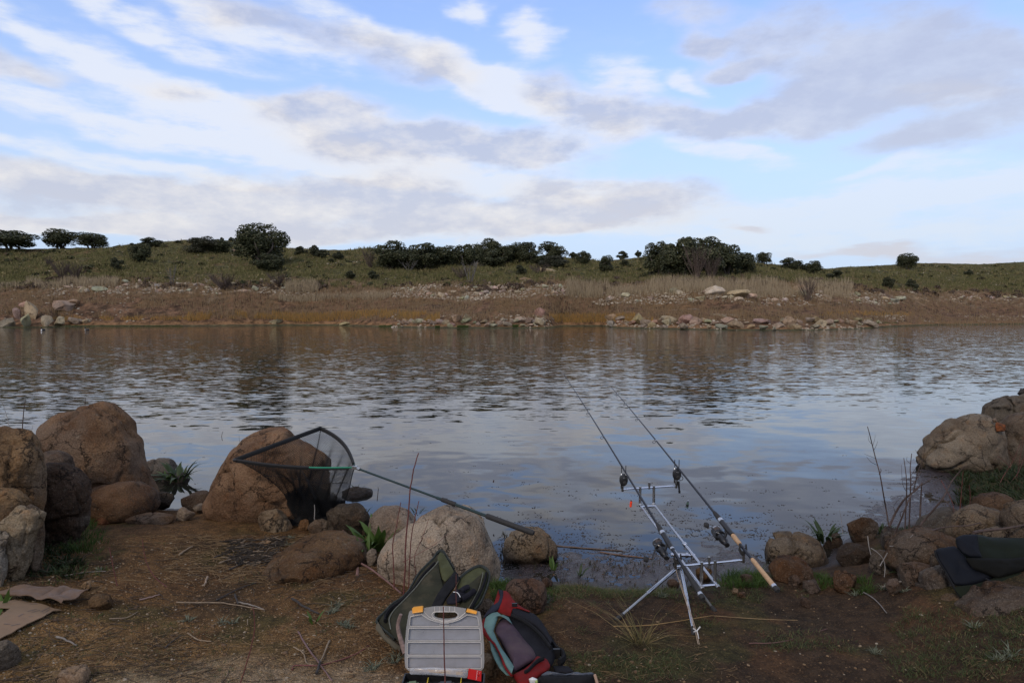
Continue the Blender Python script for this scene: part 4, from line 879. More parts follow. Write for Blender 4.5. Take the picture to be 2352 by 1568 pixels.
boulder('stone', 'rust slab lying before the domed boulder', [(1748,1318),(1758,1296),(1790,1282),(1830,1282),(1868,1302),(1872,1326),(1800,1336)], (0.122,0.065,0.031), 0.06, 0.7, 41, 0.05, 4, 5, cat='stone', nfl=20, flo=0.46)
boulder('stone', 'upright rusty stone in the grass past the domed boulder', [(1910,1352),(1914,1318),(1930,1300),(1952,1302),(1970,1325),(1975,1352),(1945,1362)], (0.116,0.060,0.029), 0.12, 0.9, 42, 0.05, 3, 5, cat='stone', nfl=20, flo=0.46)
boulder('stone', 'dark red stone in the grass before the domed boulder', (1836,1325,1884,1362), (0.088,0.048,0.029), 0.13, 0.9, 43, 0.06, 3, 5, cat='stone', nfl=20, flo=0.46)
boulder('stone', 'small brown stone half in the grass clump', (1804,1316,1840,1350), (0.102,0.058,0.034), 0.13, 0.9, 44, 0.06, 3, 4, cat='stone', nfl=20, flo=0.46)
boulder('stone', 'small dark stone lying alone on the muddy turf', (1833,1371,1867,1394), (0.075,0.045,0.029), 0.18, 0.9, 45, 0.07, 3, 4, cat='stone', nfl=20, flo=0.46)
boulder('stone', 'rust-dark rock behind the dock plant at the inlet', [(1940,1230),(1944,1205),(1960,1188),(1990,1183),(2010,1196),(2020,1222),(2012,1240),(1960,1244)], (0.085,0.049,0.026), 0.02, 0.8, 46, 0.06, 4, 5, cat='stone', nfl=20, flo=0.46)
boulder('stone', 'flat dark rock across the little inlet', (1920,1248,2008,1296), (0.068,0.051,0.037), 0.04, 0.7, 47, 0.06, 6, 5, cat='stone', nfl=20, flo=0.46)
boulder('stone', 'grey rock under the bare stems at the inlet', (2010,1208,2100,1262), (0.102,0.078,0.058), 0.06, 0.8, 48, 0.06, 6, 5, cat='stone', nfl=20, flo=0.46)
boulder('boulder', 'broad brown rock behind the folded jacket', [(2042,1290),(2050,1250),(2078,1226),(2130,1216),(2180,1228),(2212,1255),(2215,1300),(2150,1312),(2070,1310)], (0.099,0.060,0.034), 0.15, 0.8, 49, 0.06, 8, 6)
boulder('stone', 'pink-grey oblong rock below the broad brown rock', (2050,1288,2150,1345), (0.116,0.078,0.054), 0.2, 0.7, 50, 0.05, 4, 5, cat='stone', nfl=20, flo=0.46)
boulder('stone', 'dark brown rock lying behind the rusty upright stone', (1990,1262,2072,1320), (0.071,0.048,0.031), 0.12, 0.8, 51, 0.07, 6, 5, cat='stone', nfl=20, flo=0.46)
boulder('stone', 'brown broken stone at the foot of the pink-grey rock', (2030,1328,2078,1366), (0.102,0.058,0.034), 0.2, 0.8, 66, 0.08, 4, 4, cat='stone', nfl=20, flo=0.46)
boulder('boulder', 'blue-grey cracked boulder under the folded jacket', [(2116,1345),(2122,1320),(2140,1306),(2165,1298),(2215,1300),(2240,1340),(2225,1385),(2205,1415),(2170,1425),(2145,1400),(2122,1375)], (0.146,0.122,0.099), 0.3, 0.9, 52, 0.06, 12, 6, Y=4.2)
boulder('stone', 'brown stone bulging under the jacket beside the blue-grey boulder', (2155,1368,2240,1420), (0.129,0.082,0.044), 0.35, 0.9, 53, 0.06, 5, 5, Y=3.95, cat='stone', nfl=20, flo=0.46)
boulder('boulder', 'huge dark earth-brown rock below the jacket at the picture corner', [(2190,1480),(2200,1420),(2240,1385),(2300,1360),(2420,1340),(2480,1400),(2480,1540),(2380,1580),(2260,1540)], (0.082,0.048,0.026), 0.4, 0.7, 54, 0.07, 14, 6, Y=3.75)
boulder('boulder', 'dark low rock at the water past the bare stems', [(2110,1215),(2125,1190),(2160,1172),(2190,1166),(2212,1180),(2216,1220),(2160,1232)], (0.078,0.061,0.046), 0.1, 0.8, 55, 0.05, 6, 5)
boulder('boulder', 'tan cracked rock above the folded jacket', [(2180,1230),(2192,1195),(2222,1170),(2255,1160),(2290,1168),(2312,1190),(2320,1225),(2290,1245),(2210,1246)], (0.177,0.133,0.088), 0.2, 0.8, 56, 0.05, 14, 5)
boulder('boulder', 'rusty capped rock behind the tan cracked rock', (2235,1130,2330,1190), (0.116,0.071,0.041), 0.25, 0.8, 57, 0.06, 8, 5)
boulder('boulder', 'grey-brown rock behind the jacket cut by the picture edge', [(2308,1240),(2312,1190),(2330,1160),(2390,1140),(2450,1180),(2450,1245),(2360,1256)], (0.150,0.112,0.075), 0.25, 0.8, 58, 0.05, 8, 5)
boulder('stone', 'pale flat rock right behind the jacket', (2262,1212,2400,1244), (0.170,0.129,0.088), 0.35, 0.5, 59, 0.05, 6, 5, Y=4.6, cat='stone', nfl=20, flo=0.46)
boulder('stone', 'pale upright stone beside the small dock shoots', (2136,1264,2164,1312), (0.163,0.136,0.109), 0.25, 0.9, 60, 0.05, 3, 4, cat='stone', nfl=20, flo=0.46)
boulder('boulder', 'great domed boulder with a dark overhang standing in the water', [(2111,1057),(2117,1044),(2130,1026),(2129,1014),(2142,1001),(2162,983),(2180,969),(2191,960),(2224,953),(2246,950),(2267,953),(2280,965),(2290,980),(2298,998),(2302,1019),(2305,1043),(2306,1065),(2290,1082),(2257,1090),(2191,1092),(2150,1088),(2119,1075)], (0.25,0.20,0.14), 0.0, 0.75, 61, 0.045, 34, 6, Y=8.8, crack_d=.065)
boulder('boulder', 'folded grey outcrop jutting over the water at the picture edge', [(2266,945),(2282,930),(2293,921),(2312,911),(2331,903),(2365,898),(2440,905),(2440,960),(2380,968),(2330,966),(2290,960),(2275,953)], (0.150,0.122,0.088), 0.5, 0.6, 62, 0.09, 18, 6, Y=9.6, crack_d=.07)
boulder('boulder', 'pale rock flank behind the domed boulder at the picture edge', [(2300,1000),(2306,972),(2328,955),(2370,942),(2440,960),(2460,1080),(2380,1110),(2320,1100),(2304,1060)], (0.184,0.143,0.102), 0.3, 0.7, 63, 0.05, 14, 5, Y=8.9)
boulder('stone', 'bright orange stone perched between the domed boulder and the pale flank', (2284,966,2310,995), (0.354,0.129,0.051), 0.5, 0.8, 64, 0.10, 4, 4, Y=8.45, perch=1, cat='stone', nfl=20, flo=0.46)
boulder('stone', 'small pale pebble beside the orange stone', (2277,959,2291,971), (0.258,0.190,0.136), 0.5, 0.8, 65, 0.08, 2, 3, Y=8.5, perch=1, cat='stone', nfl=20, flo=0.46)
boulder('stone', 'black lump of rock on top of the folded outcrop', (2338,890,2375,908), (0.041,0.034,0.031), 0.5, 0.8, 67, 0.10, 2, 4, Y=9.7, perch=1, cat='stone', nfl=20, flo=0.46)
boulder('stone', 'ochre granite lump beyond the torn cardboard', [(183,1350),(184,1338),(195,1329),(212,1330),(216,1345),(205,1358),(190,1358)], (0.42,0.26,0.12), 0.3, 0.9, 68, 0.08, 3, 4, cat='stone', facet=.2, nfl=20, flo=0.46)
boulder('stone', 'low dusty hump of rock beside the ochre granite lump', (190,1366,262,1402), (0.17,0.105,0.05), 0.3, 0.8, 69, 0.05, 2, 4, cat='stone', sink=.5, nfl=20, flo=0.46)
boulder('stone', 'pinkish flat stone sunk in the grit at the bottom edge', (120,1528,222,1574), (0.38,0.255,0.15), 0.32, 0.7, 70, 0.05, 4, 5, cat='stone', sink=.3, nfl=20, flo=0.46)
boulder('stone', 'dark grey stone cut by the corner below the cardboard', (-60,1466,46,1550), (0.17,0.14,0.105), 0.33, 0.8, 71, 0.05, 4, 5, cat='stone', nfl=20, flo=0.46)
boulder('stone', 'tan oval stone lying alone on the earth', (594,1241,632,1257), (0.34,0.22,0.12), 0.2, 0.8, 72, 0.05, 2, 4, cat='stone', nfl=20, flo=0.46)
boulder('stone', 'small rusty stone at the mossy patch below the ochre stack', (68,1352,94,1372), (0.22,0.13,0.08), 0.3, 0.8, 73, 0.08, 2, 4, cat='stone', nfl=20, flo=0.46)
boulder('stone', 'dark half-buried rock in the turf under the ochre stack', (-20,1255,75,1330), (0.07,0.05,0.035), 0.28, 0.8, 74, 0.08, 4, 5, cat='stone', nfl=20, flo=0.46)
boulder('stone', 'wet brown stone between rust slab and mud edge', (1690,1318,1745,1345), (0.088,0.054,0.034), 0.08, 0.8, 75, 0.06, 3, 4, cat='stone', nfl=20, flo=0.46)
boulder('stone', 'brown rock at the inlet mouth beside the dock plant', (1888,1222,1945,1262), (0.078,0.054,0.037), 0.0, 0.8, 76, 0.06, 4, 4, cat='stone', nfl=20, flo=0.46)
# ------------------------------------------------------------------ cloth and sheet helpers
def cushion(poly, Yf, thick, seed=1, wr=0.0, rings=12, nang=72, back=0.5, power=0.55, wsc=9.0):
    """padded shape: survey outline laid on the slanted plane Yf(py), puffed towards the viewer side"""
    P = np.array(poly, float); out = []
    seg = np.hypot(*(np.roll(P, -1, 0) - P).T); cum = np.concatenate([[0], np.cumsum(seg)]); PP = np.vstack([P, P[:1]])
    tt = np.linspace(0, cum[-1], nang, endpoint=False); ox = np.interp(tt, cum, PP[:, 0]); oy = np.interp(tt, cum, PP[:, 1])
    ox = (np.roll(ox, 1) + 2 * ox + np.roll(ox, -1)) / 4; oy = (np.roll(oy, 1) + 2 * oy + np.roll(oy, -1)) / 4
    cx, cy = ox.mean(), oy.mean(); V_, Fq = [], []
    for side in (1, -1):
        for k in range(rings + 1):
            r = k / rings; h = (1 - r ** 2.6) ** power if r < 1 else 0
            for a, b_ in zip(ox, oy):
                x, y = cx + (a - cx) * r, cy + (b_ - cy) * r
                w_ = atY(x, y, Yf(y) if callable(Yf) else Yf); d = (Vector((0, 0, H_CAM)) - w_).normalized()
                n_ = 0.0
                V_.append(w_ + d * (thick * h * (1 if side > 0 else -back)))
    V_ = np.array([tuple(v) for v in V_])
    if wr:
        n_ = fbm(V_ * wsc + seed * 3.3, 3) + 0.5 * (0.25 - np.abs(fbm(V_ * np.array([wsc * .5, wsc * .5, wsc * 2.2]) + seed * 9.1, 2)))
        m_ = (rings + 1) * nang; r_ = np.tile(np.repeat(np.arange(rings + 1) / rings, nang), 2)
        V_ += np.array([0, -1, 0.3]) * (n_ * wr * np.clip(1.15 - r_, 0.1, 1))[:, None]
    def fi(side, k, a): return side * (rings + 1) * nang + k * nang + a % nang
    for s_i in (0, 1):
        for k in range(rings):
            for a in range(nang):
                q = (fi(s_i, k, a), fi(s_i, k + 1, a), fi(s_i, k + 1, a + 1), fi(s_i, k, a + 1)); Fq.append(q if s_i else q[::-1])
    return V_, Fq
def cush(name, poly, Yf, thick, mat, parent, **kw):
    V_, Fq = cushion(poly, Yf, thick, **kw); b_ = MB(); b_.add([Vector(v) for v in V_], Fq); return b_.build(name, mat, parent, angle=80)
def strip(name, A, B, Yf, mat, parent, n=40, m_=8, bulge=0.012, thick=0.004, wr=0.003, seed=1):
    def rs(P):
        P = np.array(P, float); c_ = np.concatenate([[0], np.cumsum(np.hypot(*np.diff(P, axis=0).T))]); t_ = np.linspace(0, c_[-1], n); return np.stack([np.interp(t_, c_, P[:, 0]), np.interp(t_, c_, P[:, 1])], 1)
    a, b_ = rs(A), rs(B); V_ = []
    for lay in (0, 1):
        for i in range(n):
            for j in range(m_):
                f = j / (m_ - 1); q = a[i] * (1 - f) + b_[i] * f; w_ = atY(q[0], q[1], Yf(q[1])); d = (Vector((0, 0, H_CAM)) - w_).normalized()
                V_.append(w_ + d * (bulge * math.sin(PI * f) ** .6 - lay * thick))
    Fq = []; L_ = n * m_
    for i in range(n - 1):
        for j in range(m_ - 1):
            k = i * m_ + j; Fq.append((k, k + 1, k + m_ + 1, k + m_)); Fq.append((L_ + k, L_ + k + m_, L_ + k + m_ + 1, L_ + k + 1))
    for i in range(n - 1):
        k = i * m_; Fq.append((k, k + m_, L_ + k + m_, L_ + k)); k2 = k + m_ - 1; Fq.append((k2, L_ + k2, L_ + k2 + m_, k2 + m_))
    mb = MB(); mb.add(V_, Fq); return mb.build(name, mat, parent, angle=60)
def pxline(pts, Yf, r, n=6, lift=0.0, sm=5):
    P = [atY(a, b_, Yf(b_) if callable(Yf) else Yf) for a, b_ in pts]
    P = [q + (Vector((0, 0, H_CAM)) - q).normalized() * lift for q in P]
    return curve_pts(P, sm)
def crop(x0, y0, s):                       # coordinates read off an enlarged detail -> survey units
    k = 0.57422 / s
    return lambda *q: [(x * k + x0 * 0.57422, y * k + y0 * 0.57422) for x, y in q]
OLIVE = mk('olive_canvas', (0.030, 0.030, 0.019), 0.9, 0, 0.25, 12, 0.0015, 500, dirt=(0.10, 0.08, 0.05), dirt_amt=0.35, spec=0.12)
OLIVEIN = mk('olive_lining', (0.055, 0.058, 0.026), 0.6, 0, 0.25, 16, 0.002, 40, spec=0.12)
BLACKC = mk('black_webbing', (0.012, 0.012, 0.013), 0.85, 0, 0.3, 30, 0.001, 400, spec=0.12)
ZIP = mk('zip_tape', (0.035, 0.040, 0.036), 0.7, 0, 0.3, 60, 0.001, 500, spec=0.12)
PIPE = mk('piping', (0.10, 0.10, 0.075), 0.8, 0, 0.2, 40)
RED = mk('red_nylon', (0.14, 0.008, 0.007), 0.75, 0, 0.3, 14, 0.0012, 400, dirt=(0.08, 0.01, 0.008), dirt_amt=0.4, spec=0.12)
TEAL = mk('teal_nylon', (0.11, 0.19, 0.175), 0.8, 0, 0.15, 14, 0.001, 400, dirt=(0.09, 0.12, 0.11), dirt_amt=0.4, spec=0.12)
PURPLE = mk('faded_purple_nylon', (0.058, 0.038, 0.050), 0.85, 0, 0.2, 10, 0.001, 400, dirt=(0.10, 0.075, 0.065), dirt_amt=0.4, spec=0.12)
NAVY = mk('navy_nylon', (0.018, 0.020, 0.030), 0.8, 0, 0.2, 14, 0.001, 400, spec=0.12)
BLACKN = mk('black_nylon', (0.012, 0.012, 0.015), 0.8, 0, 0.25, 14, 0.0015, 300, spec=0.12)
WHITEP = mk('white_plastic', (0.6, 0.6, 0.58), 0.4, 0, 0.1)
# ------------------------------------------------------------------ landing net
P0 = atY(815, 1073, 5.3); P1 = atY(541, 1056, 5.15); P2 = atY(737, 983, 5.95)
HEND = atY(1226, 1224, 4.47)
net = thing('landing_net', 'big black landing net propped on rocks, its green pole pointing to the water rock', 'landing net', tuple(P0))
DKGREEN = mk('green_pole', (0.010, 0.026, 0.023), 0.3, 0.1, 0.2, 40); BRGREEN = mk('bright_green_arm', (0.012, 0.20, 0.10), 0.35, 0, 0.1)
NETM = mk('black_net', (0.010, 0.010, 0.010), 0.8, 0, 0.2, 40)
hd = (HEND - P0); L = hd.length; hu = hd.normalized(); at_ = lambda f: P0 + hd * f
MB().tube([at_(0.02), at_(0.5)], 0.0085, 10).tube([at_(0.5), at_(0.99)], 0.0115, 10).build('pole', DKGREEN, net)
MB().tube([at_(0.525), at_(0.53), at_(0.60), at_(0.605)], [0.012, 0.0165, 0.0165, 0.012], 12).build('grip', BLACKR, net)
MB().tube([at_(0.765), at_(0.77), at_(0.993), at_(1.0)], [0.014, 0.019, 0.0195, 0.014], 12).build('grip', BLACKR, net)
MB().tube([at_(-0.012), at_(0.035)], 0.012, 10).box(P0, (0.035, 0.05, 0.022)).build('spreader_block', STEEL, net)
bowA = lambda f: P0.lerp(P1, f) + Vector((0, -0.04, -0.014)) * math.sin(PI * f)
def bowB(f): return P0.lerp(P2, f) + Vector((0.055, 0.02, 0.03)) * math.sin(PI * f) ** 0.9 * 0.9
bowC = lambda f: P1.lerp(P2, f) + Vector((0.02, -0.03, 0.010)) * math.sin(PI * f)
MB().tube([bowA(f) for f in np.linspace(0, 0.40, 14)], 0.0062, 8).build('arm', BRGREEN, net)['label'] = 'bright green bare end of the near arm'
MB().tube([bowA(f) for f in np.linspace(0.38, 1, 20)], 0.0105, 8).tube([bowA(f) + Vector((0, 0.003, -0.013)) for f in np.linspace(0.05, 1, 30)], 0.007, 6).build('arm_sleeve', NETM, net)
MB().tube([bowB(f) for f in np.linspace(0, 0.45, 14)], 0.0075, 8).build('arm', DKGREEN, net)
MB().tube([bowB(f) + Vector((-0.004, 0, -0.004)) for f in np.linspace(0.06, 1, 24)], 0.0115, 8, flat=1.8).build('arm_sleeve', NETM, net)
MB().tube([bowC(f) for f in np.linspace(0, 1, 24)], 0.0095, 8, flat=2.0).build('draw_cord', NETM, net)
MB().lathe(P2 - Vector((0, 0, 0.012)), (0, 0, 1), [(0, .008), (0.01, .015), (0.02, .012)], 10).lathe(P1, (-1, 0, 0), [(-0.01, .012), (0.012, .013), (0.02, .006)], 10).build('tip_cap', BLACKP, net)
NU, NV = 207, 84
def topc(s):
    if s < 1: return bowA(s)
    if s < 2: return bowC(s - 1)
    return bowB(3 - s)
ground_net = nz(-1.5, 5.3)
botk = [(0, atZ(783, 1190, ground_net + .05)), (1, atZ(668, 1188, ground_net + .05)), (2, atZ(705, 1180, ground_net + .07)), (3, atZ(783, 1190, ground_net + .05))]
def botc(s):
    k = min(int(s), 2); return botk[k][1].lerp(botk[k + 1][1], s - k)
NVs = []
for j in range(NV):
    t_ = j / (NV - 1)
    for i in range(NU):
        s_ = 3 * i / NU; a, b_ = topc(s_), botc(s_); tt = min(t_ / 0.86, 1.0)
        fx = 1 - (1 - tt) ** (1.9 if 0.45 < s_ < 1.6 else 1.3); q = Vector((a.x + (b_.x - a.x) * fx, a.y + (b_.y - a.y) * fx, a.z + (b_.z - a.z) * tt))
        w_ = min(1, t_ * 3) * (1 - tt * .3)
        q += Vector((0.016 * math.sin(s_ * 23 + t_ * 4), 0.022 * math.sin(s_ * 17 + t_ * 3), 0)) * w_
        if t_ > 0.86:
            u = (t_ - 0.86) / 0.14; q += Vector((math.sin(s_ * 9) * 0.05, math.cos(s_ * 11) * 0.05, 0)) * u; q.z = b_.z - 0.03 * u + 0.02 * math.sin(s_ * 31 + u * 5)
        NVs.append(q)
NVs = np.array([tuple(v) for v in NVs]); NI = np.arange(NU * NV).reshape(NV, NU)
odd = (np.arange(NV - 1)[:, None] + np.arange(NU)[None, :]) % 2
A_ = NI[:-1]; B_ = NI[1:]; An = np.roll(A_, -1, 1); Bn = np.roll(B_, -1, 1)
E = np.concatenate([np.stack([A_[odd == 0], Bn[odd == 0]], 1), np.stack([An[odd == 1], B_[odd == 1]], 1)])
def strands(V_, E, r):
    a, b_ = V_[E[:, 0]], V_[E[:, 1]]; d = b_ - a; d /= np.linalg.norm(d, axis=1)[:, None] + 1e-9
    u = np.cross(d, np.array([0.3, 0.9, 0.2])); u /= np.linalg.norm(u, axis=1)[:, None] + 1e-9; v = np.cross(d, u); out = []
    for k in range(3):
        an = 2 * PI * k / 3; o_ = (u * math.cos(an) + v * math.sin(an)) * r; out += [a + o_, b_ + o_]
    VV = np.stack(out, 1).reshape(-1, 3); n = len(E); base = (np.arange(n) * 6)[:, None]
    Fq = np.concatenate([base + np.array([[0, 1, 3, 2]]), base + np.array([[2, 3, 5, 4]]), base + np.array([[4, 5, 1, 0]])]); return VV, Fq
VV, Fq = strands(NVs, E, 0.0014)
o = link_mesh('net_bag', raw_mesh('net_bag', VV - np.array(tuple(P0)), Fq, False), NETM, net); o['kind'] = 'stuff'
seam = MB()
for i0 in (0, NU // 3, 2 * NU // 3): seam.tube([Vector(NVs[j * NU + i0]) for j in range(0, NV, 3)], 0.003, 5)
seam.tube([Vector(NVs[22 * NU + i]) for i in range(2, NU // 3, 3)], 0.0025, 5)
seam.build('seam_cord', NETM, net)
# the slack netting lies in folds on the stones
rgn = np.random.default_rng(4); jj = NI[int(NV * .62):]; FV = NVs.copy()
for lay in range(4):
    G = NVs.copy(); k0 = int(NV * .55) * NU; fold = np.stack([fbm(NVs * 9 + lay * 7.7, 2), fbm(NVs * 9 + 30 + lay * 5.1, 2) * .6, fbm(NVs * 8 + 60 + lay, 2) * .5], 1) * 0.17
    tt_ = np.repeat(np.arange(NV) / (NV - 1), NU); G += fold * sstep(tt_, .5, 1.0)[:, None]; G[:, 2] = np.maximum(G[:, 2], ground_net + 0.01)
    sel = E[(E.min(1) > k0)]; VV, Fq = strands(G, sel, 0.0015)
    o = link_mesh('net_fold', raw_mesh('net_fold', VV - np.array(tuple(P0)), Fq, False), NETM, net); o['kind'] = 'stuff'

# ------------------------------------------------------------------ rod pod
Rr, Rl = atY(1645, 1342, 4.2), atY(1609, 1345, 4.22); Fr, Fl = atY(1504, 1161, 5.2), atY(1473, 1163, 5.2)
pod = thing('rod_pod', 'shiny steel rod pod on three legs holding the two carp rods at the mud edge', 'rod pod', tuple(atG(1565, 1440)))
for a, b_ in ((Rl, Fl), (Rr, Fr)):
    d = (b_ - a).normalized(); mb = MB().tube([a - d * 0.012, a.lerp(b_, 0.45)], 0.0098, 12).tube([a.lerp(b_, 0.45), b_ + d * 0.02], 0.0078, 12)
    mb.lathe(a.lerp(b_, 0.44), d, [(0, .012), (0.004, .016), (0.03, .016), (0.034, .012)], 12); mb.build('rail', CHROME, pod)
    MB().lathe(a - d * 0.035, d, [(0, .013), (0.002, .014), (0.022, .014), (0.024, .011)], 14).build('end_knob', STEEL, pod)
    MB().lathe(b_ + d * 0.016, d, [(0, .011), (0.002, .0135), (0.014, .0135), (0.016, .011)], 14).build('end_knob', STEEL, pod)
MB().tube([Rl, Rr], 0.0075, 10).build('cross_bar', CHROME, pod); MB().tube([Fl, Fr], 0.0075, 10).build('cross_bar', CHROME, pod)
BRl, BRr = atY(1552, 1300, 4.27), atY(1707, 1285, 4.20); BFl, BFr = atY(1430, 1123, 5.27), atY(1553, 1115, 5.22)
def buzz(a, b_, rails, gap):
    MB().tube([a, b_], 0.0072, 10).build('buzz_bar', CHROME, pod)
    for q in rails:
        f = ((q.x - a.x) / (b_.x - a.x)); top = a.lerp(b_, f); dz = top.z - q.z; mb = MB()
        mb.lathe(Vector((q.x, top.y, q.z)), (top - Vector((q.x, top.y, q.z))), [(0, .0105), (dz * .38, .0105), (dz * .385, .009), (dz * .40, .009), (dz * .405, .0105), (dz * .80, .0095), (dz * .81, .011), (dz + 0.012, .011)], 12); mb.build('upright', STEEL, pod)
    mid_ = a.lerp(b_, 0.5); MB().lathe(mid_ - Vector((0, 0, 0.012)), (0, 0, 1), [(0, .008), (0.03, .010), (0.052, .010), (0.054, .007)], 12).build('socket', STEEL, pod)
buzz(BRl, BRr, (Rl + Vector((0.012, 0, 0)), Rr), 0); buzz(BFl, BFr, (Fl, Fr), 0)
for q in (BRl, BRr, BFl, BFr): MB().lathe(q - Vector((0, 0, 0.018)), (0, 0, 1), [(0, .008), (0.004, .010), (0.055, .010), (0.058, .007)], 12).build('socket', STEEL, pod)
hubT = Rl.lerp(Rr, 0.5).lerp(Fl.lerp(Fr, 0.5), 0.36); hub = hubT + Vector((-0.022, 0, -0.055))
MB().tube([hubT + Vector((-0.085, 0.01, -0.014)), hubT + Vector((0.075, -0.01, -0.014))], 0.0125, 12).lathe(hubT + Vector((0.02, 0, -0.014)), (1, 0, 0), [(-0.012, .012), (-.008, .018), (0.008, .018), (0.012, .012)], 12).lathe(hubT + Vector((0.062, 0, -0.045)), (0, 0, 1), [(0, .009), (.002, .012), (.022, .012), (.03, .007)], 12).build('clamp', CHROME, pod)
MB().lathe(hub + Vector((0.02, 0, -0.03)), (0.3, -1, 0), [(-0.03, .012), (-0.024, .026), (0.0, .030), (0.024, .026), (0.03, .012)], 16).lathe(hub + Vector((-0.03, -0.01, -0.02)), (1, 0.2, 0), [(-0.02, .014), (0, .024), (0.02, .014)], 14).lathe(hub, (0, 0, -1), [(-0.02, .012), (0, .02), (0.05, .022), (0.06, .012)], 14).build('leg_hub', BLACKP, pod)
for k, ((fx, fy), low_m) in enumerate((((1416, 1423), STEEL), ((1594, 1456), CHROME), ((1641, 1402), None))):
    foot = atG(fx, fy); top = hub + Vector((0, 0, -0.03)); d = top - foot
    if low_m is None: low_m = mk('shaded_steel_leg', (0.16, 0.15, 0.13), 0.4, 0.9, 0.2)
    up_m = low_m if k == 2 else CHROME
    lg = MB().tube([foot + d * 0.45, top], 0.0118, 12).build('leg', up_m, pod)
    MB().tube([foot + d * 0.06, foot + d * 0.47], 0.0092, 12).build('leg_extension', low_m if k != 1 else CHROME, lg)
    MB().tube([foot - d.normalized() * 0.012, foot, foot + d * 0.085], [0.012, 0.0155, 0.0125], 10).build('rubber_foot', BLACKR, lg)
cordA = pxline([(1549, 1296), (1562, 1340), (1580, 1395), (1597, 1450), (1603, 1478)], lambda y: 4.45 - (y - 1296) * 0.0040, 1)
cordA[-1] = atG(1604, 1480) + Vector((0, 0, 0.004))
TWINE = mk('twine', (0.36, 0.27, 0.18), 0.9)
tag(MB().tube(cordA, 0.0020, 5).tube([q + Vector((0.007, 0, 0)) for q in cordA[4:]], 0.0016, 5).build('guy_cord', TWINE), 'pale twine running from the pod down to a peg before its bright leg', 'cord')
pg = atG(1601, 1462); tag(MB().tube([pg + Vector((-.022, 0, .05)), pg + Vector((-.002, 0, .035)), pg + Vector((.018, 0, .06))], 0.004, 6).tube([pg + Vector((-.02, 0, .03)), pg + Vector((0, 0, .034)), pg + Vector((.006, -.02, -.01))], 0.0035, 6).build('tent_peg', WHITEP), 'white forked peg tied beside the rubber foot of the pod', 'peg')

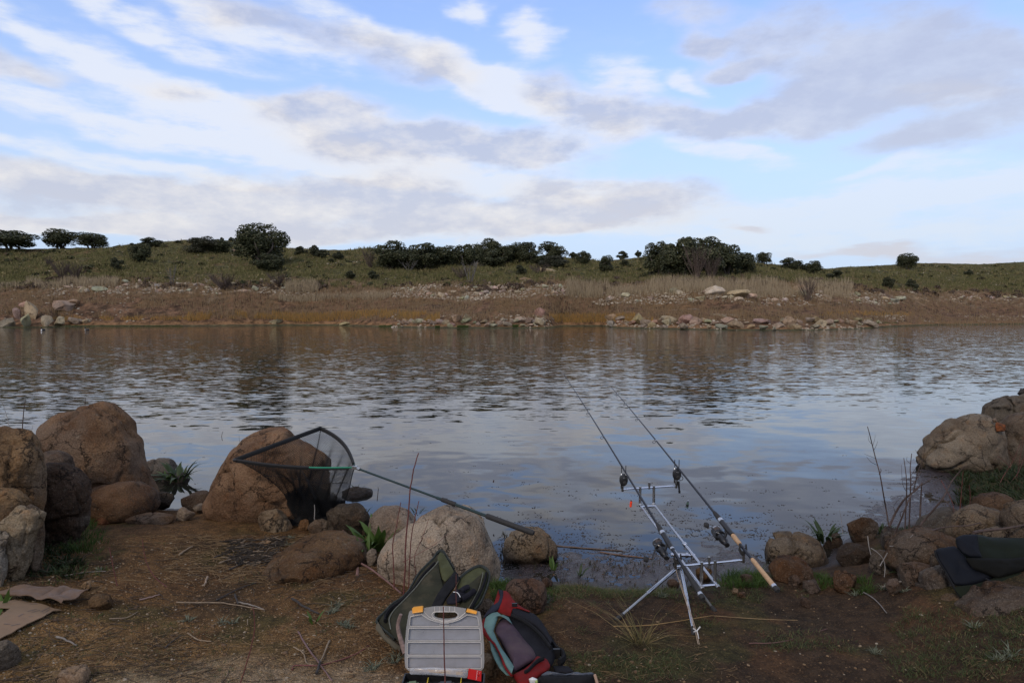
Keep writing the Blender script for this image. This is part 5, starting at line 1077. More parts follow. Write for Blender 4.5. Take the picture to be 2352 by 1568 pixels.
# ------------------------------------------------------------------ rods with reels
def line_at_px(A, B, px):
    k = (px - 1176) / F; lo = -2.0; best = None
    # solve x = k * (forward depth); forward depth = Y*CP - (z-H)*SP
    dx, dy, dz = (B - A); num = k * (A.y * CP - (A.z - H_CAM) * SP) - A.x; den = dx - k * (dy * CP - dz * SP)
    return num / den
def make_rod(name_label, A, B, butt_px, tip_px, reel_t, cork, knob_up, guides, seatc):
    tb, tt = line_at_px(A, B, butt_px), line_at_px(A, B, tip_px); D = (B - A); ax = D.normalized(); Ln = D.length
    pt = lambda t_: A + D * t_ + Vector((0, 0, -0.010 * max(0, (t_ - 1.3)) ** 2))
    rod = thing('fishing_rod', name_label, 'fishing rod', tuple(pt(tb)))
    total = (tt - tb); seat = reel_t
    pts = [pt(tb + total * f) for f in np.linspace(0.02, 1, 40)]
    MB().tube(pts, [0.0108 * (1 - 0.74 * f ** 0.9) for f in np.linspace(0, 1, 40)], 10).build('blank', CARBON, rod)
    mt_b = CORK if cork else BLACKR
    MB().tube([pt(tb + 0.03), pt(tb + 0.05), pt(tb + 0.27), pt(tb + 0.285)], [0.0135, 0.0150, 0.0138, 0.011], 14).build('butt_grip', mt_b, rod)
    MB().tube([pt(tb + 0.0), pt(tb + 0.008), pt(tb + 0.03)], [0.013, 0.0175, 0.0165], 14).build('butt_cap', BLACKR, rod)
    MB().tube([pt(tb + 0.028), pt(tb + 0.048)], 0.0160, 14).build('trim_ring', SILVER, rod)
    MB().tube([pt(seat + 0.11), pt(seat + 0.17), pt(seat + 0.20)], [0.0185, 0.0150, 0.0105], 14).build('fore_grip', BLACKR, rod)
    MB().tube([pt(seat - 0.06), pt(seat + 0.085)], [0.0165, 0.0175], 14).build('reel_seat', BLACKP, rod)
    MB().tube([pt(seat + 0.085), pt(seat + 0.11)], 0.0185, 14).build('trim_ring', SILVER, rod)
    if cork: MB().tube([pt(seat - 0.065), pt(seat - 0.075), pt(seat - 0.15), pt(seat - 0.16)], [0.0140, 0.0165, 0.0145, 0.012], 14).build('cork_collar', CORK, rod)
    else: MB().tube([pt(seat - 0.075), pt(seat - 0.06)], 0.0150, 14).build('trim_ring', SILVER, rod)
    for gp, R_ in guides:
        tg = line_at_px(A, B, gp); q = pt(tg); dn = Vector((-0.35, 0, -1)).normalized(); dn = (dn - ax * dn.dot(ax)).normalized()
        MB().ring(q + dn * (R_ + 0.011), ax, R_, 0.0026, 16, 5).tube([q - ax * 0.03, q + dn * 0.012, q + dn * 0.014 + ax * 0.001], 0.0016, 5).tube([q + ax * 0.02, q + dn * 0.012], 0.0014, 5).tube([q - ax * 0.032, q - ax * 0.014], 0.0062, 8).build('line_guide', STEEL, rod)
    MB().ring(pt(tt) , ax, 0.004, 0.0012, 10, 4).build('line_guide', STEEL, rod)
    # the reel hangs below the seat, canted a little away from the pod
    dn = Vector((-0.42, -0.05, -1)); dn = (dn - ax * dn.dot(ax)).normalized(); sd = dn.cross(ax).normalized()
    if sd.x > 0: sd = -sd
    c0 = pt(seat); body_c = c0 + dn * 0.075
    MB().box(c0 + dn * 0.014, (0.016, 0.085, 0.008), rot=Matrix((sd, ax, dn)).transposed()).tube([c0 + dn * 0.014, c0 + dn * 0.045 - ax * 0.01, body_c - ax * 0.015], [0.010, 0.0085, 0.014], 10, flat=1.6).build('reel_stem', BLACKP, rod)
    rb = MB().lathe(body_c - ax * 0.075, ax, [(0, .012), (0.002, .019), (0.018, .021), (0.022, .017), (0.03, .024), (0.052, .031), (0.085, .033), (0.10, .028), (0.104, .02)], 20, sx=0.82).build('reel_body', BLACKP, rod)
    MB().lathe(body_c + ax * 0.03, ax, [(0, .026), (0.004, .036), (0.026, .037), (0.030, .030)], 22).box(body_c + ax * 0.055 + sd * 0.037, (0.007, 0.055, 0.022), rot=Matrix((sd, ax, dn)).transposed()).box(body_c + ax * 0.055 - sd * 0.037, (0.007, 0.055, 0.022), rot=Matrix((sd, ax, dn)).transposed()).build('rotor', BLACKP, rb)
    MB().lathe(body_c + ax * 0.062, ax, [(0, .024), (0.004, .0325), (0.007, .027), (0.030, .026), (0.033, .034), (0.037, .035), (0.040, .024), (0.052, .014), (0.054, .008)], 22).build('spool', SILVER if cork else STEEL, rb)
    MB().lathe(body_c + ax * 0.069, ax, [(0, .0285), (0.001, .0295), (0.022, .0295), (0.023, .0285)], 22).build('wound_line', mk('dark_line', (0.06, 0.04, 0.03), 0.6), rb)
    MB().ring(body_c + ax * 0.062, (ax * 0.45 - dn * 0.9), 0.043, 0.0016, 16, 5, arc=PI, start=0, ax=sd).ring(body_c + ax * 0.05 - sd * 0.005, sd, 0.055, 0.0013, 14, 4, arc=PI * .9, start=PI * .15, ax=dn).build('bail_wire', STEEL, rb)
    h0 = body_c - ax * 0.012 + sd * 0.03; h1 = h0 + sd * 0.035
    cd = (ax * 0.85 - dn * 0.35).normalized() if knob_up else (-ax * 0.45 + dn * 0.75).normalized()
    h2 = h1 + cd * 0.075 + sd * 0.006; h3 = h2 + sd * 0.022
    MB().tube([h0 - sd * 0.01, h1], [0.009, 0.0065], 10).tube([h1 - sd * 0.002, h1 + cd * 0.04 + sd * 0.006, h2], [0.0075, 0.0055, 0.005], 8, flat=.7).build('handle_arm', BLACKP, rb)
    MB().tube([h2, h3 + sd * 0.004], 0.0028, 8).build('handle_pin', CHROME, rb)
    ka = cd.cross(sd).normalized() if knob_up else cd
    MB().lathe(h3 + sd * 0.004, sd, [(0, .007), (0.004, .013), (0.022, .0145), (0.032, .011), (0.036, .005)], 14, sx=1.3).build('handle_knob', BLACKR, rb)
    return rod
A1, B1 = atY(1556, 1279, 4.25), atY(1438, 1086, 5.25)
r1 = make_rod('long dark fishing rod with a black grip, its reel above the pod hub', A1, B1, 1615, 1294, line_at_px(A1, B1, 1535), False, False, [(1385, .0125), (1351, .0095), (1326, .0075), (1309, .0055)], None)
A2, B2 = atY(1706, 1257, 4.2), atY(1557, 1073, 5.22)
r2 = make_rod('long dark rod with tan cork butt reaching past the pod toward the domed boulder', A2, B2, 1787, 1404, line_at_px(A2, B2, 1672), True, True, [(1505, .0125), (1464, .0095), (1436, .0075), (1417, .0055)], None)
# rear rests (part of the pod) and the two alarms screwed to its front bar
for A_p, soc in ((A1, BRl), (A2, BRr)):
    up = A_p - soc; MB().tube([soc + Vector((0, 0, .03)), A_p - Vector((0, 0, .03))], [0.012, 0.015], 10).tube([A_p + Vector((-.004, 0, -.036)), A_p + Vector((-.020, 0, -.012)), A_p + Vector((-.018, 0, .022))], [.012, .008, .004], 8).tube([A_p + Vector((.004, 0, -.036)), A_p + Vector((.022, 0, -.012)), A_p + Vector((.020, 0, .022))], [.012, .008, .004], 8).build('rod_rest', BLACKR, pod)
def alarm(Bp, soc, second):
    c0 = Vector((soc.x + 0.004, Bp.y, (Bp.z - 0.055)))
    e = MB().lathe(c0 + Vector((0, 0.016, 0)), (0, -1, 0.1), [(0, .012), (0.003, .030), (0.018, .034), (0.030, .031), (0.034, .018)], 22, sx=1.0)
    for i, v in enumerate(e.v): e.v[i] = (v[0] if not hasattr(v, 'x') else v[0], v[1], c0.z + (v[2] - c0.z) * 1.45)
    al = e.build('bite_alarm', BLACKP, pod)
    for s_ in (-1, 1):
        MB().tube([c0 + Vector((s_ * .016, 0, .03)), c0 + Vector((s_ * .017, 0, .115))], 0.0030, 8).build('snag_ear', BLACKP, al)
        MB().lathe(c0 + Vector((s_ * .018, -.006, .040)), (0, 0, 1), [(0, .008), (.012, .006), (.016, .002)], 10).build('ear_screw', STEEL, al)
    MB().tube([c0 + Vector((0, 0, -.045)), Vector((soc.x, soc.y, soc.z + .03))], 0.0085, 10).build('alarm_stem', STEEL, al)
    MB().lathe(c0 + Vector((.006, -.018, -.018)), (0, -1, 0), [(0, .016), (.004, .0155), (.006, .012)], 16).tube([c0 + Vector((-.018, 0, -.03)), c0 + Vector((-.018, 0, -.066))], .005, 8).build('speaker_cup', BLACKR, al)
    MB().box(c0 + Vector((0, -.021, .022)), (.018, .002, .006)).build('wheel_guard', SILVER, al)
    if second:
        MB().ring(c0 + Vector((.032, 0, -.03)), (0, 1, 0), .016, .0028, 16, 6).build('carry_ring', BLACKP, al)
        MB().tube([c0 + Vector((.008, -.01, -.05)), c0 + Vector((.014, -.015, -.09)), c0 + Vector((.018, -.018, -.135))], [.012, .008, .005], 8).tube([c0 + Vector((.017, -.018, -.12)), c0 + Vector((.018, -.018, -.140))], [.009, .008], 8).build('swing_arm', BLACKP, al)
    return c0
a1 = alarm(B1, BFl, False); a2 = alarm(B2, BFr, True)
def bobbin(top, pos, mat, band, label, ln):
    o = thing('bite_indicator', label, 'bobbin', tuple(pos))
    MB().lathe(pos, (0.10, 0, 1), [(-.022, .003), (-.018, .0085), (.022, .0092), (.024, .006), (.034, .0055), (.038, .002)], 12).build('body', mat, o)
    if band: MB().lathe(pos, (0.10, 0, 1), [(-.010, .0094), (.008, .0096)], 12).build('band', BLACKP, o)
    MB().lathe(pos + Vector((.0025, 0, .024)), (0.10, 0, 1), [(0, .006), (.012, .007), (.016, .003)], 10).build('clip', CHROME, o)
    MB().tube([top, pos + Vector((.004, 0, .04))], 0.0007, 4).tube([top + Vector((-.02, 0, -.04)), pos + Vector((-.002, 0, -.022))], 0.0009, 4).build('hanging_line', STEEL, o)
ORANGE = mk('fluo_orange', (0.85, 0.06, 0.015), 0.4, 0, 0.05)
bobbin(a1 + Vector((.012, 0, -.05)), atY(1449, 1158, 5.22), ORANGE, False, 'bright orange bobbin hanging under the alarm nearer the net', 1)
bobbin(a2 + Vector((.03, 0, -.05)), atY(1579, 1160, 5.18), mk('dull_green', (0.06, 0.11, 0.085), 0.4), True, 'dark green bobbin hanging under the alarm beside the corked rod', 1)

# ------------------------------------------------------------------ tackle box
LZ0, LY0, LK = 0.40, 3.05, 0.30
def lidp(q, lift=0.0):
    d = Vector(ray(*q)); t_ = (LY0 - LK * (LZ0 - H_CAM)) / (d.y - LK * d.z)
    return Vector((0, 0, H_CAM)) + d * t_ + Vector((0, -1, LK)).normalized() * lift
cb_ = crop(1600, 2400, 4.7375)
def frosted(name, col, alpha):
    m, t, b = mat_base(name); co = t.node('ShaderNodeTexCoord').outputs['Object']
    n = t.noise(co, 14, 5, 0.65); b.inputs['Roughness'].default_value = 0.34
    t._in(b.inputs['Base Color'], t.mix(n, tuple(x * .8 for x in col), tuple(x * 1.15 for x in col)))
    tr = t.node('ShaderNodeBsdfTransparent'); mx = t.node('ShaderNodeMixShader'); t._in(mx.inputs[0], t.math('ADD', t.math('MULTIPLY', n, 0.16), alpha - .08))
    t.l.new(tr.outputs[0], mx.inputs[1]); t.l.new(b.outputs[0], mx.inputs[2]); t.l.new(mx.outputs[0], t.n['Material Output'].inputs[0]); return m
LIDM = frosted('frosted_polypropylene', (0.40, 0.41, 0.44), 0.48); LIDE = frosted('frosted_rim', (0.34, 0.33, 0.315), 0.64); RIDGE = frosted('ridge_edge', (0.66, 0.62, 0.56), 0.9)
box = thing('tackle_box', 'open tackle box with frosted lid, two orange latches and a black base', 'tackle box', tuple(lidp((1020, 1541))))
OUT = cb_((98,1130),(100,800),(130,500),(165,280),(185,205),(205,188),(240,188),(250,228),(450,238),(455,140),(650,108),(850,100),(1050,115),(1255,150),(1240,225),(1262,245),(1450,252),(1465,200),(1510,205),(1530,250),(1560,450),(1592,800),(1600,1150),(1590,1260),(1540,1315),(170,1315),(110,1250))
HOLE = cb_((650,270),(665,228),(700,212),(870,208),(1040,212),(1090,240),(1095,280),(1050,320),(950,336),(850,340),(720,325),(665,300))
def plate(outer, holes, fn, th, name, mat, parent):
    bm_ = bmesh.new(); loops = []
    for lp in [outer] + holes:
        vs = [bm_.verts.new(fn(q, th)) for q in lp]; loops.append(vs)
        for i in range(len(vs)): bm_.edges.new((vs[i], vs[(i + 1) % len(vs)]))
    r = bmesh.ops.triangle_fill(bm_, use_beauty=True, use_dissolve=False, edges=bm_.edges[:])
    front = [f for f in bm_.faces]; nv = len(bm_.verts); V_ = [v.co.copy() for v in bm_.verts]; bm_.verts.index_update(); Fq = [tuple(v.index for v in f.verts) for f in front]
    off = fn(outer[0], 0) - fn(outer[0], th); V2 = [v + off for v in V_]; F2 = [tuple(i + nv for i in reversed(f)) for f in Fq]; b0 = 0
    for lp in loops:
        n_ = len(lp); F2 += [(b0 + i, b0 + (i + 1) % n_, b0 + (i + 1) % n_ + nv, b0 + i + nv) for i in range(n_)]; b0 += n_
    bm_.free(); mb = MB(); mb.add(V_ + V2, Fq + F2); return mb.build(name, mat, parent, smooth=False)
PAN1 = cb_((205,305),(235,290),(415,257),(560,350),(700,396),(850,410),(1000,398),(1130,352),(1280,262),(1455,300),(1478,325),(1500,450),(1488,478),(205,478),(192,450))
def rr(x0, y0, x1, y1, dx=0, r=28):
    return cb_(*[(cx + math.cos(a) * r, cy + math.sin(a) * r) for cx, cy, a0 in ((x1 - r - dx, y0 + r, -PI / 2), (x1 - r, y1 - r, 0), (x0 + r, y1 - r, PI / 2), (x0 + r + dx, y0 + r, PI)) for a in np.linspace(a0, a0 + PI / 2, 5)])
PANS = [PAN1, rr(158, 516, 1532, 750, 14), rr(150, 782, 1545, 1020, 4), rr(150, 1055, 1545, 1275)]
lid = plate(OUT, [HOLE] + PANS, lambda q, l: lidp(q, l), 0.016, 'lid', LIDE, box)
for k, pn in enumerate(PANS):
    pa = plate(pn, [], lambda q, l: lidp(q, l - 0.006), 0.0045, 'lid_panel', LIDM, lid)
    MB().tube([lidp(q, 0.0165) for q in pn] + [lidp(pn[0], 0.0165)], 0.0013, 5).build('ridge', RIDGE, lid)
g = MB()
for x in (665, 762, 850, 945, 1045): g.tube([lidp(q, 0.018) for q in cb_((x, 112), (x, 208))], 0.0013, 4)
g.tube([lidp(q, 0.018) for q in cb_((610,258),(640,215),(690,205),(1050,205),(1105,240),(1110,290),(1060,340),(900,375),(800,375),(690,345),(630,310),(610,258))], 0.0015, 4)
g.tube([lidp(q, 0.018) for q in cb_((460,200),(560,300),(700,372),(860,392),(1010,375),(1140,310),(1250,215))], 0.0012, 4)
g.tube([lidp(q, 0.018) for q in cb_((763,425),(935,425),(935,468),(763,468),(763,425))], 0.0010, 4)
g.build('handle_ribs', RIDGE, lid)
YEL = mk('orange_latch', (0.78, 0.34, 0.025), 0.42, 0, 0.08); YELD = mk('yellow_divider', (0.70, 0.50, 0.03), 0.45, 0, 0.08)
for q4 in (cb_((245,140),(262,120),(430,98),(445,115),(445,205),(255,232)), cb_((1262,205),(1275,152),(1290,150),(1455,195),(1462,210),(1450,248))):
    o = plate(q4, [], lambda q, l: lidp(q, l), 0.030, 'latch', YEL, box)
    a, b_ = (q4[5], q4[4]) if len(q4) == 6 and q4[0][0] < 960 else (q4[0], q4[5])
    MB().tube([lidp(a, 0.031) + Vector((0, 0, .004)), lidp(b_, 0.031) + Vector((0, 0, .004))], 0.0028, 6).build('latch_lip', YEL, o)
bl, br = lidp(cb_((110, 1330))[0]), lidp(cb_((1600, 1330))[0]); zt = bl.z - 0.003; zb_ = zt - 0.055; yb, yf = LY0 - 0.02, LY0 - 0.34
x0, x1 = bl.x, br.x; th = 0.006; tray = MB()
tray.box(((x0 + x1) / 2, (yb + yf) / 2, zb_), (x1 - x0, yb - yf, th)); tray.box(((x0 + x1) / 2, yb, (zt + zb_) / 2), (x1 - x0, th, zt - zb_ + .004)); tray.box(((x0 + x1) / 2, yf, (zt + zb_) / 2), (x1 - x0, th, zt - zb_))
for x in (x0, x1): tray.box((x, (yb + yf) / 2, (zt + zb_) / 2), (th, yb - yf + .004, zt - zb_ + .002))
for k in (0.16, 0.33): tray.box(((x0 + x1) / 2, yb - (yb - yf) * k, (zt + zb_) / 2 - .004), (x1 - x0 - .01, .003, zt - zb_ - .012))
tray.build('base_tray', BLACKP, box, smooth=False)
for fx in (0.30, 0.715): MB().box((x0 + (x1 - x0) * fx, yb - 0.055, (zt + zb_) / 2), (.003, .075, .042)).build('divider', YELD, box, smooth=False)
for fx, w_, m_, lab in ((0.06, .05, mk('lure_green', (0.10, 0.15, 0.08), 0.5), 'grey-green moulded weight pack in the front of the open tackle box'), (0.44, .07, mk('dark_lure_pack', (0.03, 0.033, 0.04), 0.35), 'dark flat tackle packet standing in the open box behind the red stem')):
    mb = MB().box((x0 + (x1 - x0) * fx + w_ / 2, yb - 0.09, zt - 0.012), (w_, .045, .02)); mb.tube([(x0 + (x1 - x0) * fx + .01, yb - .08, zt + .001), (x0 + (x1 - x0) * fx + w_ - .01, yb - .08, zt + .004)], .008, 8)
    tag(mb.build('tackle_packet', m_), lab, 'packet')
pk = thing('skewer_packet', 'clear bag of wooden skewers with a red header card lying across the open box', 'packet', (x0 + .1, yb - .02, zt + .004))
CLEAR = frosted('clear_film', (0.62, 0.64, 0.68), 0.36); CLEAR.node_tree.nodes['Principled BSDF'].inputs['Roughness'].default_value = 0.12
SKEW = mk('skewer_wood', (0.60, 0.40, 0.20), 0.6, 0, 0.15)
rg_ = random.Random(3); cp = crop(1500, 2620, 3.92)
def pkt(px, py, dy=0.0): return atY(px, py, 3.005 + dy)
for k in range(9):
    a = pkt(947 + rg_.uniform(0, 14), 1536 + rg_.uniform(-1, 4) ); b_ = pkt(1064 + rg_.uniform(-6, 6), 1538 + rg_.uniform(-2, 12)); MB().tube([a, b_], 0.0016, 6).build('skewer', SKEW, pk)
V_, Fq = cushion([(940,1548),(942,1533),(1000,1531),(1075,1536),(1074,1557),(1040,1553),(990,1549)], 3.0, 0.012, seed=5, wr=0.014, rings=8, nang=60, wsc=40); mb = MB(); mb.add([Vector(v) for v in V_], Fq); mb.build('clear_bag', CLEAR, pk, angle=25)
card4 = cp((1470,200),(1672,242),(1665,405),(1450,358)); REDC = mk('red_card', (0.55, 0.018, 0.018), 0.45, 0, 0.08)
hole_ = cp((1618,318),(1622,302),(1634,308),(1636,322),(1626,334))
fc = lambda q, l: atY(q[0], q[1], 2.975) + Vector((0, -1, 0)) * l
card = plate(card4, [hole_], fc, 0.0012, 'header_card', REDC, pk)
PINK = mk('pink_ink', (0.85, 0.60, 0.62), 0.6)
def text_on(txt, p_c, size, ux, uy, mat, parent, lift):
    cu = bpy.data.curves.new('lettering', 'FONT'); cu.resolution_u = 3; cu.body = txt; cu.size = size; cu.align_x = 'CENTER'; cu.align_y = 'CENTER'; cu.extrude = 0.0002; cu.materials.append(mat)
    o_ = bpy.data.objects.new('lettering', cu); COL.objects.link(o_); ux, uy = Vector(ux).normalized(), Vector(uy); uy = (uy - ux * uy.dot(ux)).normalized(); n_ = ux.cross(uy)
    me_ = bpy.data.meshes.new_from_object(o_); bpy.data.objects.remove(o_); o_ = bpy.data.objects.new('lettering', me_); COL.objects.link(o_)
    o_.parent = parent; M_ = Matrix((ux, uy, n_)).transposed().to_4x4(); M_.translation = p_c + n_ * lift - WLOC.get(parent, Vector((0, 0, 0))); o_.matrix_local = M_; return o_
tl, tr_, br2, bl2 = [fc(q, 0.0012) for q in card4]
cc_ = tl.lerp(tr_, 0.66).lerp(bl2.lerp(br2, 0.66), 0.5)
text_on('Bambu skewers', cc_, 0.0068, (bl2 - tl), (tr_ - tl), PINK, card, 0.0006)
text_on('Pack', tl.lerp(tr_, 0.86).lerp(bl2.lerp(br2, 0.86), 0.2), 0.0035, (bl2 - tl), (tr_ - tl), PINK, card, 0.0006)
# ------------------------------------------------------------------ olive rod bag lying open against the pale boulder
cz_ = crop(1500, 2180, 3.734); YB = lambda y: 3.46 + (1500 - y) * 0.0034
bag = thing('rod_bag', 'olive canvas rod bag lying unzipped in two lobes against the big pale boulder', 'bag', tuple(atY(950, 1490, 3.5)))
LO = cz_((975,80),(1030,110),(1100,220),(1180,350),(1240,430),(1265,500),(1200,620),(1080,780),(1000,920),(900,1100),(700,1330),(560,1480),(430,1500),(300,1400),(110,1262),(30,1160),(28,1100),(130,1010),(200,940),(240,880),(400,780),(500,680),(560,560),(640,420),(760,300),(880,180),(930,110))
cush('outer_shell', LO, YB, 0.06, OLIVE, bag, wr=0.02, seed=2, back=0.9)
YB2 = lambda y: YB(y) - 0.075
FP = cz_((945,232),(880,320),(740,460),(600,640),(400,850),(290,960),(225,1060),(215,1130),(240,1300),(350,1440),(450,1500),(620,1440),(760,1200),(900,920),(1040,700),(1000,560),(960,400))
cush('front_panel', FP, YB2, 0.03, OLIVE, bag, wr=0.018, seed=4)
cush('lining', cz_((975,95),(1025,120),(1090,225),(1180,385),(1140,450),(1050,545),(1000,500),(955,330),(930,180)), lambda y: YB(y) - 0.062, 0.012, OLIVEIN, bag, wr=0.016, seed=6, wsc=24)
MB().tube(pxline([*cz_((945,232),(880,320),(740,460),(600,640),(400,850),(290,960),(225,1060),(212,1130),(235,1250))], YB2, 0, lift=0.012), 0.0035, 6).build('piping', PIPE, bag)
MB().tube(pxline([*cz_((1180,350),(1100,220),(1030,110),(975,84),(925,115),(870,200),(760,310),(650,430),(570,570),(500,690),(400,790),(250,890),(130,1015),(35,1105),(38,1165),(120,1255),(300,1400))], YB, 0, lift=0.02), 0.0075, 6, flat=1.5).build('zip', ZIP, bag)
MB().tube(pxline([*cz_((900,270),(800,370),(700,480),(620,600),(520,730),(380,850),(230,960),(160,1060),(150,1130))], YB, 0, lift=0.058), 0.009, 6, flat=1.7).build('zip', BLACKC, bag)
cush('strap_panel', cz_((1190,390),(1235,410),(1265,500),(1180,640),(1080,760),(1000,900),(820,930),(900,760),(1050,560)), lambda y: YB(y) - 0.085, 0.02, BLACKC, bag, wr=0.014, seed=7)
RO = cz_((1265,490),(1330,430),(1400,380),(1500,325),(1580,310),(1660,350),(1710,420),(1700,520),(1650,680),(1570,860),(1480,960),(1380,960),(1290,900),(1200,820),(1180,700))
YB3 = lambda y: 3.80 + (1400 - y) * 0.0030
cush('outer_shell', RO, YB3, 0.05, OLIVEIN, bag, wr=0.022, seed=9, wsc=22, back=0.9)
cush('front_panel', cz_((1610,405),(1600,480),(1550,640),(1400,940),(1260,910),(1290,760),(1380,600),(1500,500)), lambda y: YB3(y) - 0.055, 0.015, OLIVE, bag, wr=0.012, seed=11)
MB().tube(pxline([*cz_((1265,492),(1330,432),(1400,382),(1500,327),(1580,312),(1660,352),(1708,420),(1698,520),(1650,680),(1570,860),(1480,960))], YB3, 0, lift=0.02), 0.0075, 6, flat=1.5).build('zip', ZIP, bag)
MB().tube(pxline([*cz_((1660,420),(1640,520),(1580,680),(1500,830),(1430,940))], YB3, 0, lift=0.06), 0.009, 6, flat=1.7).build('zip', BLACKC, bag)
MB().tube(pxline([*cz_((1612,402),(1600,480),(1555,640),(1480,790),(1400,935))], YB3, 0, lift=0.075), 0.0026, 6).build('piping', PIPE, bag)
cush('bag_end', cz_((28,1110),(60,1200),(160,1330),(330,1460),(420,1540),(300,1560),(120,1400),(10,1250)), lambda y: YB(y) - 0.02, 0.03, mk('faded_olive', (0.07, 0.058, 0.034), 0.9), bag, wr=0.01, seed=13)
GLV = mk('black_knit', (0.014, 0.014, 0.019), 0.95, 0, 0.3, 30, 0.002, 250, spec=0.12)
gl = thing('glove', 'black knitted glove with two fingers showing, lying in the smaller bag lobe', 'glove', tuple(atY(1045, 1375, 3.74)))
YG = lambda y: YB3(y) - 0.085
cush('palm', cz_((1150,700),(1230,650),(1330,670),(1360,740),(1310,820),(1200,880),(1080,885),(1062,820)), YG, 0.03, GLV, gl, wr=0.012, seed=15)
for pts_ in (((1280,690),(1340,640),(1410,618)), ((1300,800),(1400,740),(1495,668))): MB().tube(pxline([*cz_(*pts_)], YG, 0, lift=0.02), [0.016] * 10 + [0.010], 10).build('finger', GLV, gl)
MB().tube(pxline([*cz_((1165,695),(1215,700),(1245,720),(1275,772))], YG, 0, lift=0.04), 0.0022, 6).build('white_cord', WHITEP, gl)
# ------------------------------------------------------------------ backpack
cq = crop(1950, 2340, 4.011); YP = lambda y: 3.16 + (1565 - y) * 0.0042
bp = thing('backpack', 'old red, teal and purple backpack with black harness lying on its side beside the box', 'backpack', tuple(atY(1190, 1560, 3.2)))
cush('back_panel', cq((330,450),(600,410),(750,450),(860,560),(960,720),(1020,860),(1080,990),(1110,1100),(1060,1250),(1030,1300),(900,1330),(600,1400),(430,1380),(300,1100),(130,760),(180,560)), YP, 0.09, BLACKN, bp, wr=0.03, seed=21, back=1.0, wsc=7)
cush('front_pocket', cq((290,540),(340,545),(400,620),(480,720),(600,880),(730,1020),(775,1110),(770,1190),(640,1260),(400,1410),(410,1270),(330,1100),(220,900),(110,740),(140,640),(220,560)), lambda y: YP(y) - 0.085, 0.075, PURPLE, bp, wr=0.018, seed=22, back=.6)
strip('side_panel', cq((160,425),(60,440),(-30,510),(-60,640),(-40,760),(60,890),(115,945),(190,1090),(290,1300),(380,1435)), cq((400,620),(340,510),(240,465),(175,500),(135,600),(98,730),(150,860),(230,1010),(330,1150),(425,1290)), lambda y: YP(y) - 0.125, TEAL, bp, bulge=0.03)
strip('lower_panel', cq((-10,860),(40,920),(60,1050),(110,1180),(190,1330),(300,1440)), cq((60,880),(112,960),(185,1100),(245,1230),(320,1380),(380,1445)), lambda y: YP(y) - 0.09, TEAL, bp, bulge=0.02)
MB().tube(pxline(cq((-60,690),(-10,790),(60,890),(118,945),(150,1010),(200,1090),(290,1320),(385,1445)), lambda y: YP(y) - 0.125, 0, lift=0.012), 0.006, 6).build('red_binding', RED, bp)
strip('lid_flap', cq((175,62),(245,78),(310,90),(360,140),(400,210),(470,290),(600,370),(690,412)), cq((60,440),(150,420),(290,475),(370,495),(390,400),(470,375),(560,400),(650,430)), lambda y: YP(y) - 0.10, RED, bp, bulge=0.035, wr=0.01)
strip('flap_edging', cq((250,80),(255,180),(240,270),(190,370),(140,420),(0,480),(-40,520)), cq((170,58),(195,170),(165,250),(80,310),(10,400),(-30,450),(-60,500)), lambda y: YP(y) - 0.12, NAVY, bp, bulge=0.02)
strip('edge_panel', cq((-30,500),(-80,560),(-110,680),(-60,800),(20,890)), cq((20,470),(-20,560),(-50,660),(-20,770),(60,880)), lambda y: YP(y) - 0.10, RED, bp, bulge=0.015)
cush('bottom_pocket', cq((790,1130),(880,1150),(960,1185),(1010,1290),(980,1360),(860,1440),(760,1530),(640,1600),(500,1600),(440,1500),(385,1440),(600,1330),(720,1230)), lambda y: YP(y) - 0.085, 0.06, RED, bp, wr=0.024, seed=24)
MB().tube(pxline(cq((900,1165),(800,1215),(720,1290),(650,1370),(600,1395)), lambda y: YP(y) - 0.10, 0, lift=0.055), 0.007, 6, flat=1.6).build('zip', BLACKC, bp)
strip('shoulder_strap', cq((400,290),(470,350),(600,400),(740,450),(860,570),(960,720),(1040,870)), cq((400,470),(500,510),(600,560),(760,660),(870,770),(960,880),(1000,960)), lambda y: YP(y) - 0.105, BLACKN, bp, bulge=0.028, wr=.01)
MB().tube(pxline(cq((380,480),(560,560),(720,670),(860,800),(960,930),(1010,1000)), lambda y: YP(y) - 0.10, 0, lift=0.02), 0.008, 6, flat=1.5).build('webbing', BLACKC, bp)
MB().tube(pxline(cq((1000,860),(1060,960),(1130,1040),(1210,1090),(1220,1180),(1150,1240)), lambda y: YP(y) - 0.02, 0), 0.012, 6, flat=1.8).build('webbing', BLACKC, bp)
MB().box(atY(1182, 1388, YP(1388) - .15), (.03, .01, .018)).box(atY(1278, 1500, YP(1500) - .02), (.035, .012, .05)).build('buckle', BLACKP, bp)
cush('hip_belt', cq((1040,1290),(1200,1280),(1290,1290),(1390,1380),(1300,1420),(1080,1400)), lambda y: 3.2 + (1560 - y) * .004, 0.03, BLACKN, bp, wr=.01, seed=26)
